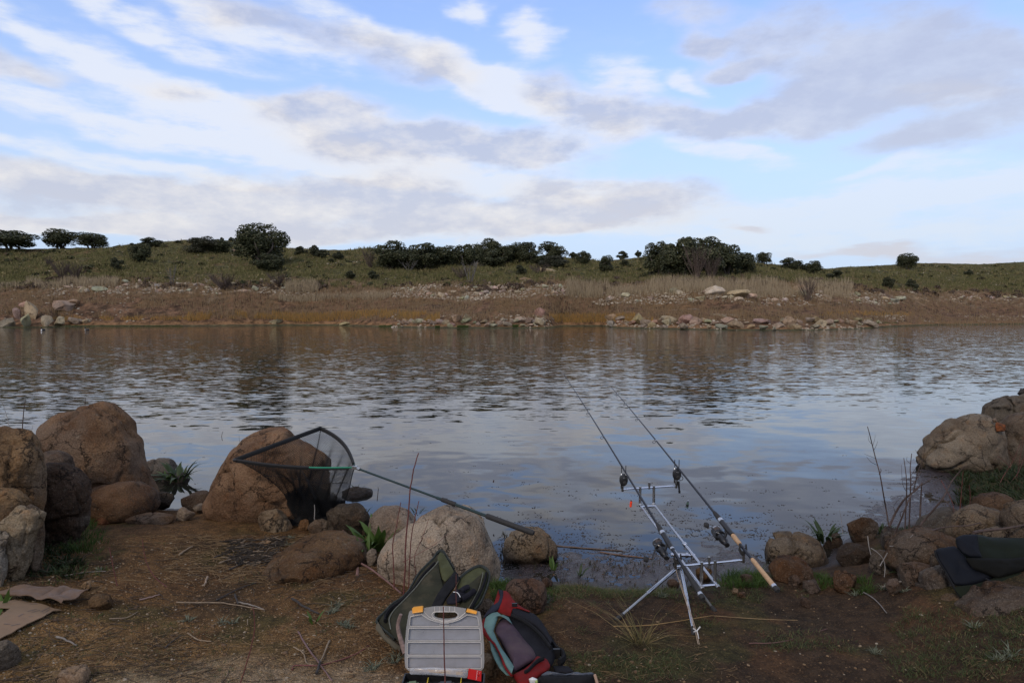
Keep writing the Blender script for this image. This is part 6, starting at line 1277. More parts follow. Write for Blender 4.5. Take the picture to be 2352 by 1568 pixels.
# black open pouch at the bottom edge
po = thing('tool_pouch', 'black open pouch with a crumpled blue-grey liner at the bottom edge below the backpack', 'pouch', tuple(atY(1300, 1566, 2.98)))
cush('pouch_body', [(1232,1562),(1240,1551),(1300,1552),(1364,1548),(1368,1580),(1360,1640),(1240,1640),(1230,1600)], 2.98, 0.05, BLACKC, po, wr=.01, seed=31, back=1)
cush('liner', cq((850,1440),(960,1370),(1080,1390),(1250,1420),(1430,1380),(1560,1420),(1650,1385),(1720,1410),(1715,1440),(1500,1470),(1100,1480),(900,1475)), 3.02, 0.03, mk('blue_grey_mesh', (0.05, 0.058, 0.075), 0.4, 0, .3, 60, .003, 120), po, wr=.03, seed=33, wsc=30)
MB().tube([atY(1366, 1548, 2.96), atY(1372, 1568, 2.96), atY(1376, 1590, 2.96)], 0.006, 6, flat=.4).build('tan_strap', mk('tan_strap', (0.42, 0.28, 0.2), .7), po)
pc = thing('food_packet', 'crumpled white and green packet tucked before the black pouch', 'packet', tuple(atY(1225, 1562, 2.93)))
cush('wrapper', cq((660,1500),(720,1465),(800,1500),(812,1560),(760,1600),(690,1590)), 2.93, 0.012, WHITEP, pc, wr=.014, seed=35, wsc=40)
cush('printed_side', cq((760,1530),(800,1505),(812,1560),(775,1590)), 2.91, 0.008, mk('lime_print', (0.28, 0.36, 0.10), .5), pc, wr=.006, seed=36, wsc=40)
# folded jacket on the rocks
cj = crop(3400, 2000, 3.136); YJ = lambda y: 3.92 + (1380 - y) * 0.0022
jk = thing('folded_jacket', 'dark green and navy waterproof folded over the rocks at the picture edge', 'jacket', tuple(atY(2250, 1370, 3.9)))
GRN = mk('dark_green_shell', (0.007, 0.010, 0.006), 0.7, 0, 0.2, 8, .001, 300, spec=0.12); NVY = mk('navy_shell', (0.005, 0.006, 0.009), 0.65, 0, 0.2, 8, .001, 300, spec=0.12); GRN2 = mk('green_lining', (0.010, 0.013, 0.007), 0.85, 0, .2, 8, spec=0.12)
cush('back_fold', cj((1320,470),(1400,435),(1600,422),(1750,462),(2000,468),(2300,470),(2600,480),(2620,840),(2183,880),(1800,960),(1600,880),(1480,800),(1340,600)), lambda y: YJ(y) + .06, 0.10, GRN, jk, wr=.05, seed=41, wsc=6)
cush('navy_flap', cj((1060,628),(1090,605),(1320,570),(1430,690),(1560,840),(1700,900),(1830,965),(1700,1020),(1500,1078),(1310,1065),(1200,900),(1100,740)), lambda y: YJ(y) - .03, 0.05, NVY, jk, wr=.045, seed=42, wsc=7)
cush('corner_fold', cj((1325,470),(1420,430),(1600,425),(1620,620),(1660,720),(1500,712),(1400,660),(1350,590)), lambda y: YJ(y) - .05, 0.03, NVY, jk, wr=.015, seed=44)
cush('middle_fold', cj((1440,720),(1650,722),(2000,730),(2300,700),(2600,700),(2620,850),(2183,890),(1850,985),(1700,920),(1540,860)), lambda y: YJ(y) - .06, 0.05, mk('dark_shell', (0.006, 0.006, 0.005), .85, spec=0.1), jk, wr=.03, seed=45, wsc=8)
cush('lower_fold', cj((1300,1080),(1500,1075),(1800,975),(2183,885),(2620,800),(2620,900),(2183,990),(1900,1110),(1650,1195),(1520,1272),(1450,1265),(1350,1170)), lambda y: YJ(y) - .05, 0.045, GRN2, jk, wr=.022, seed=43, wsc=8)
MB().tube(pxline(cj((1062,630),(1100,740),(1200,900),(1300,1080),(1360,1180),(1450,1268),(1520,1275),(1650,1195),(1900,1110),(2183,990)), lambda y: YJ(y) - .03, 0, lift=.01), 0.006, 6).build('hem', BLACKC, jk)
MB().tube(pxline(cj((1700,980),(1760,1010),(1820,1035)), lambda y: YJ(y) - .09, 0, lift=.03), 0.012, 6, flat=.4).build('tab', BLACKC, jk)
# torn cardboard on the earth
cc2 = crop(0, 2350, 5.88)
CARD = mk('damp_cardboard', (0.19, 0.125, 0.072), 0.85, 0, 0.12, 5, .001, 90, dirt=(0.20, 0.12, 0.07), dirt_amt=.6); CARD2 = mk('wet_cardboard', (0.13, 0.078, 0.045), 0.8, 0, 0.25, 7, .002, 60, dirt=(0.16, 0.13, 0.12), dirt_amt=.7)
cd = thing('cardboard_box', 'flattened torn cardboard box with faded print lying on the earth', 'cardboard', tuple(atG(60, 1410)))
def sheet(poly, name, mat, lift, crumple, seed, parent, sc=6):
    bm_ = bmesh.new(); vs = [bm_.verts.new(atG(*q)) for q in poly]
    for i in range(len(vs)): bm_.edges.new((vs[i], vs[(i + 1) % len(vs)]))
    bmesh.ops.triangle_fill(bm_, use_beauty=True, edges=bm_.edges[:])
    for _ in range(5):
        lg_ = [e for e in bm_.edges if e.calc_length() > 0.035]
        if lg_: bmesh.ops.subdivide_edges(bm_, edges=lg_, cuts=1)
        bmesh.ops.triangulate(bm_, faces=[f for f in bm_.faces if len(f.verts) > 3])
    bm_.verts.index_update(); V_ = np.array([v.co[:] for v in bm_.verts]); Fq = [tuple(v.index for v in f.verts) for f in bm_.faces]; bnd = [(e.verts[0].index, e.verts[1].index) for e in bm_.edges if e.is_boundary]; bm_.free()
    zz_ = near_z(V_[:, 0], V_[:, 1]); n_ = fbm2(V_[:, 0], V_[:, 1], sc, 2, seed); V_[:, 2] = zz_ + lift + crumple * (np.abs(n_) * 1.6 + 0.15)
    V2 = V_ - np.array([0, 0, 0.005]); N_ = len(V_); mb = MB(); mb.add([Vector(v) for v in np.vstack([V_, V2])], Fq + [tuple(i + N_ for i in reversed(f)) for f in Fq] + [(a, b2, b2 + N_, a + N_) for a, b2 in bnd])
    return mb.build(name, mat, parent, angle=40)
sheet(cc2((-500,360),(0,362),(300,380),(640,420),(1100,510),(1450,600),(1250,615),(1150,680),(1000,775),(720,910),(400,1090),(115,1245),(-300,1480),(-500,1300),(-300,900),(0,745),(130,650),(255,560),(0,555),(-300,560)), 'flat_panel', CARD, 0.020, 0.012, 3, cd, 3)
sheet(cc2((-300,300),(0,262),(230,225),(480,190),(900,150),(1200,135),(1500,180),(1790,205),(2010,215),(2090,280),(2070,340),(1900,400),(1860,450),(1780,490),(1600,540),(1500,560),(1450,598),(1100,508),(640,415),(300,375),(0,355),(-300,350)), 'crumpled_panel', CARD2, 0.030, 0.075, 5, cd, 7)
ink = mk('faded_ink', (0.10, 0.085, 0.08), .8)
for (x, y, w_, a) in ((500,735,130,-.55),(780,610,260,-.28),(850,640,180,-.28),(1060,600,220,-.5),(1090,640,170,-.5),(730,770,110,-.1),(170,965,130,.05),(370,990,210,-.3),(790,475,180,.08),(560,400,220,.1)):
    q0, q1 = cc2((x - w_ / 2, y - a * w_ / 2), (x + w_ / 2, y + a * w_ / 2)); A_g, B_g = atG(*q0), atG(*q1); up = Vector((0, 0, 1)); d = (B_g - A_g); n_ = Vector((-d.y, d.x, 0)).normalized() * 0.006; mb = MB(); rg_ = random.Random(int(x)); f = 0
    while f < 1:
        l_ = rg_.uniform(.04, .12); a_, b_ = A_g + d * f, A_g + d * min(1, f + l_ * .7); hgt = lambda q: Vector((q.x, q.y, nz(q.x, q.y) + 0.0205 + 0.012 * (abs(float(fbm2(np.array([q.x]), np.array([q.y]), 3, 2, 3)[0])) * 1.6 + .15) + .0012))
        mb.add([hgt(a_ - n_ * .5), hgt(b_ - n_ * .5), hgt(b_ + n_ * .5), hgt(a_ + n_ * .5)], [(0, 1, 2, 3)]); f += l_
    mb.build('printed_mark', ink, cd, smooth=False)
# ------------------------------------------------------------------ plants, sticks, litter
DOCK = mk_leaf('dock_leaf', (0.050, 0.105, 0.022), (0.095, 0.150, 0.030), None, 0.5, 3, 0.25)
DOCKD = mk_leaf('dark_dock_leaf', (0.022, 0.040, 0.014), (0.045, 0.068, 0.022), None, 0.5, 3, 0.2)
RUSTL = mk_leaf('withered_leaf', (0.20, 0.06, 0.018), (0.28, 0.13, 0.03), None, 0.6, 3, 0.25)
GRASSN = mk_leaf('turf_blades', (0.040, 0.062, 0.020), (0.085, 0.105, 0.040), (0.17, 0.13, 0.06), 0.8, 2.5, 0.25)
GRASSB = mk_leaf('bright_blades', (0.038, 0.075, 0.014), (0.070, 0.115, 0.024), None, 0.7, 3, 0.3)
STRAWM = mk_leaf('straw', (0.17, 0.11, 0.055), (0.30, 0.205, 0.11), (0.09, 0.06, 0.04), 0.8, 4, 0.0)
CUD = mk_leaf('cudweed', (0.11, 0.125, 0.085), (0.18, 0.195, 0.14), None, 0.9, 6, 0.1)
def leaf_mesh(mat, wide=0.16, bend=0.5, seed=0):
    """one lance-shaped leaf, 1 tall, folded on its rib and bending outwards (+x)"""
    V_, Fq = [], []; n = 7
    for i in range(n):
        f = i / (n - 1); a = bend * f ** 1.5; z = math.sin(min(a * 1.6, 1.5)) / 1.6 / max(bend, .01) if bend > .02 else f; x = (1 - math.cos(a * 1.6)) / 1.6 / max(bend, .01) if bend > .02 else 0
        z = f * math.cos(a * .7); x = f * math.sin(a * .7); w_ = wide * (math.sin(PI * min(1, f * .92 + .08)) ** .75) * (0.35 + .65 * math.sin(PI * f ** .8)) * .5 + .004
        yb_ = math.sin(f * 9 + seed) * .01
        V_ += [(x + w_ * .35, -w_ + yb_, z), (x, yb_, z - w_ * .2), (x + w_ * .35, w_ + yb_, z)]
    for i in range(n - 1):
        k = i * 3; Fq += [(k, k + 1, k + 4, k + 3), (k + 1, k + 2, k + 5, k + 4)]
    me = bpy.data.meshes.new('leaf'); me.from_pydata(V_, [], Fq); me.materials.append(mat); me.polygons.foreach_set('use_smooth', [True] * len(Fq)); me.update(); return me
LEAF = {'g': [leaf_mesh(DOCK, .20, .5, 1), leaf_mesh(DOCK, .16, .9, 2), leaf_mesh(DOCK, .24, .2, 3)], 'd': [leaf_mesh(DOCKD, .20, .6, 1), leaf_mesh(DOCKD, .16, 1.0, 2)], 'r': [leaf_mesh(RUSTL, .22, 1.3, 4)]}
def dock(px, py, n, L, label, kind='g', spread=0.9, z=None, rust=0, r0=0.03, seed=1):
    b_ = atG(px, py) if z is None else atZ(px, py, z); o = thing('dock_plant', label, 'plant', tuple(b_), 'dock plants along the waterline'); rg_ = random.Random(seed)
    for k in range(n + rust):
        me = rg_.choice(LEAF['r' if k >= n else kind]); lf = bpy.data.objects.new('leaf', me); COL.objects.link(lf); lf.parent = o
        a = 2.4 * k + rg_.uniform(-.5, .5); s_ = L * rg_.uniform(.6, 1.15) * (0.7 if k >= n else 1); lf.scale = (s_, s_, s_); tilt = rg_.uniform(.1, spread) if k < n else 1.2
        lf.rotation_euler = (rg_.uniform(-.2, .2), tilt, a); rr_ = rg_.uniform(0, r0); lf.location = (math.cos(a) * rr_, math.sin(a) * rr_, -0.01)
    return o
dock(408, 1102, 30, .30, 'dark leafy dock growing from the water beside the leaning boulder', 'd', .95, 0.02, 0, .10, 1)
dock(385, 1100, 8, .16, 'small yellow-green dock shoots on the shore side of the dark leafy dock', 'g', .9, 0.03, 1, .04, 2)
dock(868, 1262, 24, .27, 'bright dock clump tucked against the big pale boulder', 'g', .8, None, 3, .06, 3)
dock(835, 1285, 10, .20, 'dock clump with rust-red base leaves before the smaller pale boulder', 'g', .7, None, 6, .05, 4)
dock(823, 1215, 12, .22, 'upright dock stem with yellowing leaves on the dark rock shelf', 'g', .45, 0.16, 4, .02, 5)
dock(771, 1290, 9, .17, 'small dock shoots on the low earth-brown mound', 'g', .6, None, 0, .04, 6)
dock(768, 1212, 4, .13, 'few dock leaves between net foot and dark rock shelf', 'g', .7, None, 1, .03, 7)
dock(797, 1262, 5, .10, 'tiny dock shoots between mound and rust leaves', 'g', .8, None, 2, .03, 8)
dock(1897, 1240, 30, .19, 'thick clump of upright dock at the inlet past the domed boulder', 'd', .55, .05, 1, .10, 9)
dock(2024, 1226, 7, .14, 'dark dock shoots standing in the inlet by the bare stems', 'd', .4, .05, 0, .05, 10)
dock(2138, 1302, 6, .15, 'narrow dock leaves beside the pale upright stone', 'g', .7, None, 2, .03, 11)
dock(2182, 1196, 4, .13, 'two broad dock leaves before the tan cracked rock', 'd', .6, .22, 0, .02, 12)
dock(960, 1178, 9, .09, 'dark shoots behind the saddle of the big pale boulder', 'd', .5, .05, 0, .05, 13)
dock(818, 1122, 9, .09, 'sprigs growing on the flat mud mound in the water', 'd', .9, .04, 0, .08, 14)
dock(2073, 1318, 6, .12, 'dark dock leaves among the stones by the rusty upright stone', 'd', .8, None, 0, .05, 15)
dock(1270, 1310, 4, .13, 'bent dock shoot at the mud edge beyond the backpack', 'g', .6, None, 0, .02, 16)
dock(1330, 1322, 4, .10, 'thin brown-green shoots at the mud edge before the pod', 'd', .4, None, 0, .03, 17)
dock(720, 1410 + 20, 5, .10, 'pale-green lone dock shoots in the earth left of the rod bag'.replace('left of', 'toward the'), 'g', .7, None, 0, .02, 18)
dock(5, 1392, 4, .12, 'broad green leaves at the picture edge above the cardboard', 'g', 1.0, None, 0, .03, 19)
# blades near by
def ground_pts(n, region, rng, dens=None):
    """random points on the near bank inside a box of survey units, tested on the earth"""
    X = rng.uniform(region[0], region[2], n); Yp = rng.uniform(region[1], region[3], n)
    dx = (X - 1176) / F; cy = (784 - Yp) / F; d1 = CP + cy * SP; d2 = -SP + cy * CP; z = np.full(n, .2)
    for _ in range(3):
        t_ = (z - H_CAM) / d2; x, y = dx * t_, d1 * t_; z = near_z(x, y)
    return np.stack([x, y, z], 1)
def tufts(name, spots, mat, seed, lean=.5, wid=.0035, two=True):
    """spots: (points, height, blades each, radius)"""
    rg_ = np.random.default_rng(seed); Vs, Fs, off = [], [], 0
    for P_, h_, nb, rad in spots:
        n = len(P_) * nb; C = np.repeat(P_, nb, 0); a = rg_.uniform(0, 2 * PI, n); r = rad * rg_.uniform(0, 1, n) ** .6; C = C + np.stack([np.cos(a) * r, np.sin(a) * r, np.zeros(n)], 1); C[:, 2] = near_z(C[:, 0], C[:, 1]) - .004
        hh_ = h_ * rg_.uniform(.4, 1.2, n); ln = rg_.uniform(.1, lean * 1.6, n); d = np.stack([np.cos(a + rg_.normal(0, .6, n)) * ln, np.sin(a + rg_.normal(0, .6, n)) * ln, np.ones(n)], 1); b_ = rg_.uniform(0, 2 * PI, n)
        u = np.stack([np.cos(b_), np.sin(b_), np.zeros(n)], 1) * (wid * .5); m_ = C + d * (hh_ * .55)[:, None]; e = m_ + (d * np.array([1.9, 1.9, .55])) * (hh_ * .5)[:, None]
        V_ = np.stack([C - u, C + u, m_ + u * .8, m_ - u * .8, e], 1).reshape(-1, 3); k = (np.arange(n) * 5)[:, None] + off
        Fs.append(np.concatenate([k + np.array([[0, 1, 2]]), k + np.array([[0, 2, 3]]), k + np.array([[3, 2, 4]])])); Vs.append(V_); off += len(V_)
    return tag(link_mesh(name, raw_mesh(name, np.concatenate(Vs), np.concatenate(Fs), False), mat), kind='stuff')
rt = np.random.default_rng(21)
def dens(P_, sc, th, seed): return P_[fbm2(P_[:, 0], P_[:, 1], sc, 3, seed) > th]
tufts('turf_grass', [(dens(ground_pts(2600, (1150, 1335, 2380, 1568), rt), 1.6, .02, 5), .028, 9, .035), (dens(ground_pts(900, (0, 1230, 900, 1568), rt), 1.8, .10, 6), .022, 7, .03), (ground_pts(260, (1240, 1338, 1560, 1372), rt), .035, 10, .03)], GRASSN, 1, .9, .003)
bb = [(ground_pts(40, (1655, 1318, 1760, 1350), rt), .085, 26, .035), (ground_pts(34, (1135, 1340, 1175, 1392), rt), .07, 22, .03), (ground_pts(44, (150, 1200, 235, 1270), rt), .08, 16, .04), (ground_pts(14, (1870, 1320, 1915, 1350), rt), .06, 18, .03),
      (ground_pts(16, (1960, 1330, 2000, 1365), rt), .06, 16, .03), (ground_pts(10, (1235, 1355, 1275, 1380), rt), .05, 14, .03), (ground_pts(10, (720, 1170, 760, 1200), rt), .07, 14, .02), (ground_pts(16, (60, 1270, 250, 1340), rt), .04, 14, .05)]
tufts('bright_grass', bb, GRASSB, 2, .6, .0045)
tufts('inlet_weed', [(ground_pts(160, (2200, 1085, 2380, 1165), rt), .10, 16, .06), (ground_pts(30, (2300, 1000, 2330, 1090), rt), .14, 12, .04), (ground_pts(24, (1990, 1205, 2100, 1235), rt), .06, 10, .04), (ground_pts(60, (40, 1240, 180, 1330), rt), .06, 12, .05)], mk_leaf('inlet_leaves', (0.016, 0.028, 0.009), (0.032, 0.050, 0.015), (0.07, 0.045, 0.025), .7, 2, .2), 3, .8, .012)
tufts('mud_stubble', [(ground_pts(230, (1145, 1288, 1660, 1340), rt), .035, 3, .012), (ground_pts(26, (1150, 1225, 1165, 1300), rt), .05, 3, .012), (ground_pts(60, (2120, 1130, 2240, 1185), rt), .03, 3, .02)], mk_leaf('dark_shoots', (0.025, 0.024, 0.014), (0.055, 0.05, 0.025), (0.10, 0.06, 0.03), .7, 3, .1), 4, .25, .006)
ts = tufts('grass_tussock', [(np.array([tuple(atG(1472, 1474))]), .17, 110, .05)], mk_leaf('tussock_blades', (0.05, 0.07, 0.02), (0.26, 0.19, 0.085), (0.36, 0.25, 0.11), .8, 6, .2), 5, 1.5, .003)
del ts['kind']; tag(ts, 'sprawling half-dead grass tussock with straw blades before the pod legs', 'grass tussock')
tufts('cudweed', [(np.array([tuple(atG(*q)) for q in [(662,1251),(668,1236),(770,1392),(768,1402),(760,1408),(792,1436),(805,1440),(784,1432),(893,1325),(899,1330),(860,1532),(850,1540),(905,1520),(912,1508),(1252,1384),(1258,1376),(1246,1390),(2075,1358),(2050,1350),(2030,1352),(2310,1512),(2325,1508),(2290,1516),(1965,1366),(2010,1500),(228,1311),(432,1424),(510,1432),(535,1430),(1490,1360),(1520,1370),(2240,1440)]]), .035, 34, .022)], CUD, 6, .9, .006)
# straw and twigs, too many to count
def litter(name, n, region, seed, L, r, mat, th=-.1, lift=.004):
    rg_ = np.random.default_rng(seed); P_ = dens(ground_pts(n, region, rg_), 1.3, th, seed); n = len(P_); a = rg_.normal(0.15, .75, n); l_ = rg_.uniform(*L, n); d = np.stack([np.cos(a), np.sin(a), rg_.normal(0, .06, n)], 1) * (l_ / 2)[:, None]
    A_ = P_ - d; B_ = P_ + d; A_[:, 2] = near_z(A_[:, 0], A_[:, 1]) + lift * rg_.uniform(.5, 2, n); B_[:, 2] = near_z(B_[:, 0], B_[:, 1]) + lift * rg_.uniform(.5, 3, n); M_ = (A_ + B_) / 2 + rg_.normal(0, 1, (n, 3)) * (l_ * .05)[:, None]; M_[:, 2] = np.maximum(M_[:, 2], near_z(M_[:, 0], M_[:, 1]) + .002)
    V_ = np.stack([A_, M_, B_], 1).reshape(-1, 3); k = np.arange(n) * 3; E_ = np.concatenate([np.stack([k, k + 1], 1), np.stack([k + 1, k + 2], 1)]); VV, Fq = strands(V_, E_, r)
    return tag(link_mesh(name, raw_mesh(name, VV, Fq, False), mat), kind='stuff')
litter('straw_litter', 1900, (0, 1225, 900, 1568), 7, (.02, .11), .0013, STRAWM, -.18)
litter('straw_litter', 700, (380, 1230, 760, 1340), 8, (.03, .15), .0016, STRAWM, -.3)
litter('straw_litter', 900, (1150, 1380, 2352, 1568), 9, (.02, .08), .0010, STRAWM, -.05)
litter('twig_litter', 800, (0, 1225, 930, 1568), 10, (.03, .16), .0020, mk_leaf('dark_twigs', (0.045, 0.034, 0.026), (0.10, 0.075, 0.055), None, .9, 3, 0), -.1)
litter('twig_litter', 220, (530, 1238, 650, 1300), 12, (.05, .20), .0032, mk_leaf('burnt_twigs', (0.022, 0.018, 0.016), (0.06, 0.05, 0.04), (0.22, 0.17, 0.12), .9, 3, 0), -.6, .012)
rg = np.random.default_rng(5); P_ = np.concatenate([ground_pts(5200, (0, 1240, 950, 1568), rg), ground_pts(500, (950, 1350, 2352, 1568), rg)]); P_[:, 2] -= .0008
many('gravel', P_, rg.uniform(.003, .011, len(P_)) * rg.choice([1, 1, 1, 1.8], len(P_)), I1, IF, rg, mk_leaf('grit', (0.12, 0.07, 0.035), (0.24, 0.16, 0.085), (0.28, 0.23, 0.17), .95, 3, 0), .7, .16)
rg = np.random.default_rng(6); P_ = ground_pts(200, (0, 1240, 1500, 1568), rg); many('pebbles', P_, rg.uniform(.012, .028, len(P_)), I1, IF, rg, mk_leaf('pebble_stone', (0.07, 0.042, 0.025), (0.15, 0.095, 0.055), None, .95, 3, 0), .6, .18)
# scum and leaf bits on the water
rg = np.random.default_rng(8); n = 2300; X = rg.uniform(1130, 2250, n); Yp = 1330 - np.abs(rg.normal(0, 1, n)) * 95; kp = (Yp > 1000) & (rg.uniform(0, 1, n) < np.clip((Yp - 980) / 200, .1, 1)); X, Yp = X[kp], Yp[kp]
X2 = rg.uniform(300, 1250, 160); Y2 = rg.uniform(1000, 1200, 160); X = np.concatenate([X, X2]); Yp = np.concatenate([Yp, Y2]); t_ = -H_CAM / (-SP + (784 - Yp) / F * CP); P_ = np.stack([(X - 1176) / F * t_, (CP + (784 - Yp) / F * SP) * t_, np.full(len(X), .001)], 1)
cl = fbm2(P_[:, 0], P_[:, 1], 3.0, 3, 3); P_ = P_[(cl > -.12)]; P_ = np.repeat(P_, 4, 0); P_[:, :2] += rg.normal(0, .016, (len(P_), 2)) * np.array([1.7, .8])
many('floating_scum', P_, rg.uniform(.005, .015, len(P_)), I1, IF, rg, mk_leaf('scum_bits', (0.040, 0.036, 0.036), (0.085, 0.075, 0.07), None, .6, 3, 0), .42, .35)
# single sticks and stems
def stick(name, pts, r, mat, label, cat, group=None, Y=None, r2=None, up=0.004):
    if Y is None: P_ = [atG(*q) + Vector((0, 0, up + r)) for q in pts]
    elif callable(Y): P_ = [atY(a, b_, Y(b_)) for a, b_ in pts]
    else: P_ = [atY(a, b_, Y) for a, b_ in pts]
    r = r * (0.72 if name == 'stick' else 1.0)
    c_ = curve_pts(P_, 4); m_ = len(c_); rr_ = random.Random(len(label)); c_ = [q + Vector((rr_.uniform(-1, 1), rr_.uniform(-1, 1), rr_.uniform(-1, 1))) * r * .35 for q in c_]
    return tag(MB().tube(c_, [r + ((r2 or r * .6) - r) * i / (m_ - 1) for i in range(m_)], 7).build(name, mat), label, cat, group)
q5 = crop(700, 2150, 2.6133); q4 = crop(0, 2150, 2.6133); GS = 'loose sticks on the earth'
PALEW = mk('bleached_wood', (0.21, 0.155, 0.10), .85, 0, .3, 50); BURNT = mk('charred_wood', (0.035, 0.03, 0.027), .9, 0, .4, 50)
for pts_, r, m_, lab in [
 (q5((1225,655),(1330,730),(1420,775),(1500,815)), .011, BURNT, 'thick charred stick with a bleached broken end, in mid earth'),
 (q5((342,430),(322,480),(305,525)), .011, WOODSTICK, 'short fat bark chunk standing alone among straw'),
 (q5((10,690),(450,695),(600,710),(940,770)), .006, PALEW, 'longest pale reed stalk lying across the earth'),
 (q5((425,670),(600,580),(720,525),(850,485)), .006, BURNT, 'dark bent twig crossing the longest pale stalk'),
 (q5((660,690),(800,720),(930,765)), .007, WOODGREY, 'grey stick lying under the end of the longest pale stalk'),
 (q5((625,610),(640,660),(660,705)), .009, BURNT, 'short charred stub touching the dark bent twig'),
 (q5((1140,455),(1300,435),(1420,410),(1560,385)), .009, WOODGREY, 'grey-brown stick below the rock mound'),
 (q5((1230,452),(1400,425),(1560,385)), .006, PALEW, 'split pale sliver beside the grey-brown stick'),
 (q5((460,280),(620,235),(760,210),(895,185)), .009, PALEW, 'forked pale branch on the burnt twig heap'),
 (q5((570,345),(700,290),(855,235)), .008, BURNT, 'dark stick at the edge of the burnt twig heap'),
 (q5((410,215),(500,185),(590,155)), .006, BURNT, 'thin dark stick above the burnt twig heap'),
 (q5((130,1010),(240,1080),(300,1090),(380,1095)), .005, PALEW, 'crooked pale twig above the bare slab'),
 (q5((1225,1395),(1260,1350),(1500,1350),(1770,1280),(1930,1210),(2030,1145)), .006, REDSTEM, 'long dark red stem curving over the earth toward the rod bag'),
 (q5((1290,1000),(1380,1160),(1500,1320),(1640,1518)), .007, mk('mauve_stem', (0.14, 0.08, 0.075), .7), 'mauve stem slanting down to the bottom edge'),
 (q5((1615,1095),(1565,1220),(1520,1320)), .008, PALEW, 'peeling bark stick crossing the red stem'),
 (q5((1480,1440),(1505,1370),(1520,1300)), .010, BURNT, 'black stub below the peeling bark stick'),
 (q5((1240,1155),(1340,1220),(1375,1320),(1450,1350)), .005, PALEW, 'hooked pale twig ending at the red stem'),
 (q5((758,865),(762,925)), .004, PALEW, 'short white stick standing by the thin red stem'),
 (q5((1335,805),(1440,870),(1530,930)), .004, PALEW, 'thin pale straw below the charred stick'),
 (q4((680,410),(900,372),(1110,365)), .006, WOODGREY, 'grey twig under the mossy patch'),
 (q4((590,1050),(700,1095),(800,1145)), .008, WOODGREY, 'grey stick below the cardboard'),
 (q4((1145,860),(1330,845),(1440,785)), .005, PALEW, 'forked twig in the open grit'),
 (q4((1725,1165),(1800,1100),(1890,1035)), .005, BURNT, 'thin black twig in the open grit'),
 (q4((1870,195),(1940,150),(2010,105)), .010, PALEW, 'stubby pale piece of cane before the rock slab'),
 (q4((1460,665),(1560,640),(1670,610)), .007, mk('pink_stick', (0.24, 0.16, 0.13), .8), 'pinkish bent stick beyond the grit'),
 ([(1410,1440),(1500,1437),(1620,1418),(1640,1416)], .0034, mk('yellow_reed', (0.28, 0.175, 0.065), .7), 'yellow reed lying behind the bright pod leg'),
 ([(1640,1416),(1740,1423),(1832,1426)], .003, mk('tan_reed', (0.26, 0.175, 0.08), .7), 'tan reed continuing past the pod toward the corked rod'),
 ([(1981,1362),(2008,1378),(2036,1410)], .006, WOODGREY, 'grey stick leaning on the small dark stone'),
 ([(1720,1480),(1800,1476),(1900,1446)], .005, mk('brown_stem', (0.10, 0.05, 0.04), .8), 'long brown stem on the turf before the pod')]:
    stick('stick', pts_, r, m_, lab, 'stick', GS)
YS = lambda y0, Y0, k=0.0: (lambda y: Y0)
GR = 'upright red stems'
for pts_, r, Yv, lab in [
 ([(905,1352),(904,1300),(902,1251),(912,1200),(921,1153)], .0042, 4.32, 'red stem rising before the near side of the big pale boulder'),
 ([(926,1380),(930,1320),(933,1231),(938,1180),(941,1137),(946,1100),(952,1070),(962,1040)], .0055, 4.22, 'tallest red stem, its tip above the smaller pale boulder'),
 ([(938,1372),(941,1290),(945,1231),(953,1190),(962,1150)], .0040, 4.25, 'dark stem beside the tallest red stem'),
 ([(958,1330),(952,1280),(972,1230),(985,1190)], .0022, 4.2, 'thin slanting twig against the pale boulder face'),
 ([(925,1290),(960,1272),(1005,1245),(1030,1225)], .0018, 4.2, 'wiry side twig crossing the pale boulder face'),
 ([(1023,1600),(1021,1520),(1020,1460),(1018,1392)], .0032, 2.66, 'red speckled stem standing before the tackle box'),
 ([(1049,1392),(1047,1360),(1048,1318)], .0025, 3.45, 'short red stem before the glove'),
 (q5((685,1518),(720,1400),(800,1120),(832,950),(826,800),(815,720)), .0030, 3.1, 'red stem curving up from the bottom edge over the bare slab'),
 (q4((1740,510),(1620,410),(1540,280),(1500,130),(1490,0)), .0030, 4.1, 'bent red stem rising above the burnt twigs'),
 (q4((1225,500),(1200,380),(1170,240),(1145,100)), .0030, 4.0, 'straight red stem above the cardboard corner')]:
    stick('red_stem', pts_, r, REDSTEM, lab, 'stem', GR, Y=Yv)
tag(MB().tube(curve_pts([atG(781,1212) + Vector((0,0,.09)), atG(796,1262) + Vector((0,0,.05)), atG(808,1285) + Vector((0,0,.02)), atG(851,1315) + Vector((0,0,.03)), atG(890,1345) + Vector((0,0,.03)), atG(921,1372) + Vector((0,0,.03))], 5), .009, 8, r2=.005).tube([atG(810,1286) + Vector((0,0,.02)), atG(822,1305) + Vector((0,0,0)), atG(820,1322)], .009, 8, r2=.012).build('woody_root', mk('pink_bark', (0.16, 0.085, 0.07), .8)), 'pinkish woody stem trailing from the dock plants to the rod bag', 'root')
mb = MB(); c_ = curve_pts([atY(921,1410,3.33), atY(914,1436,3.33), atY(920,1467,3.3), atY(931,1500,3.25)], 4); mb.tube(c_, .0085, 8, r2=.013); bs = mb.build('broken_branch', mk('grey_bark', (0.19, 0.13, 0.11), .85, 0, .4, 60, .002, 100)); tag(bs, 'broken grey branch with a splintered pale side standing at the rod bag', 'branch')
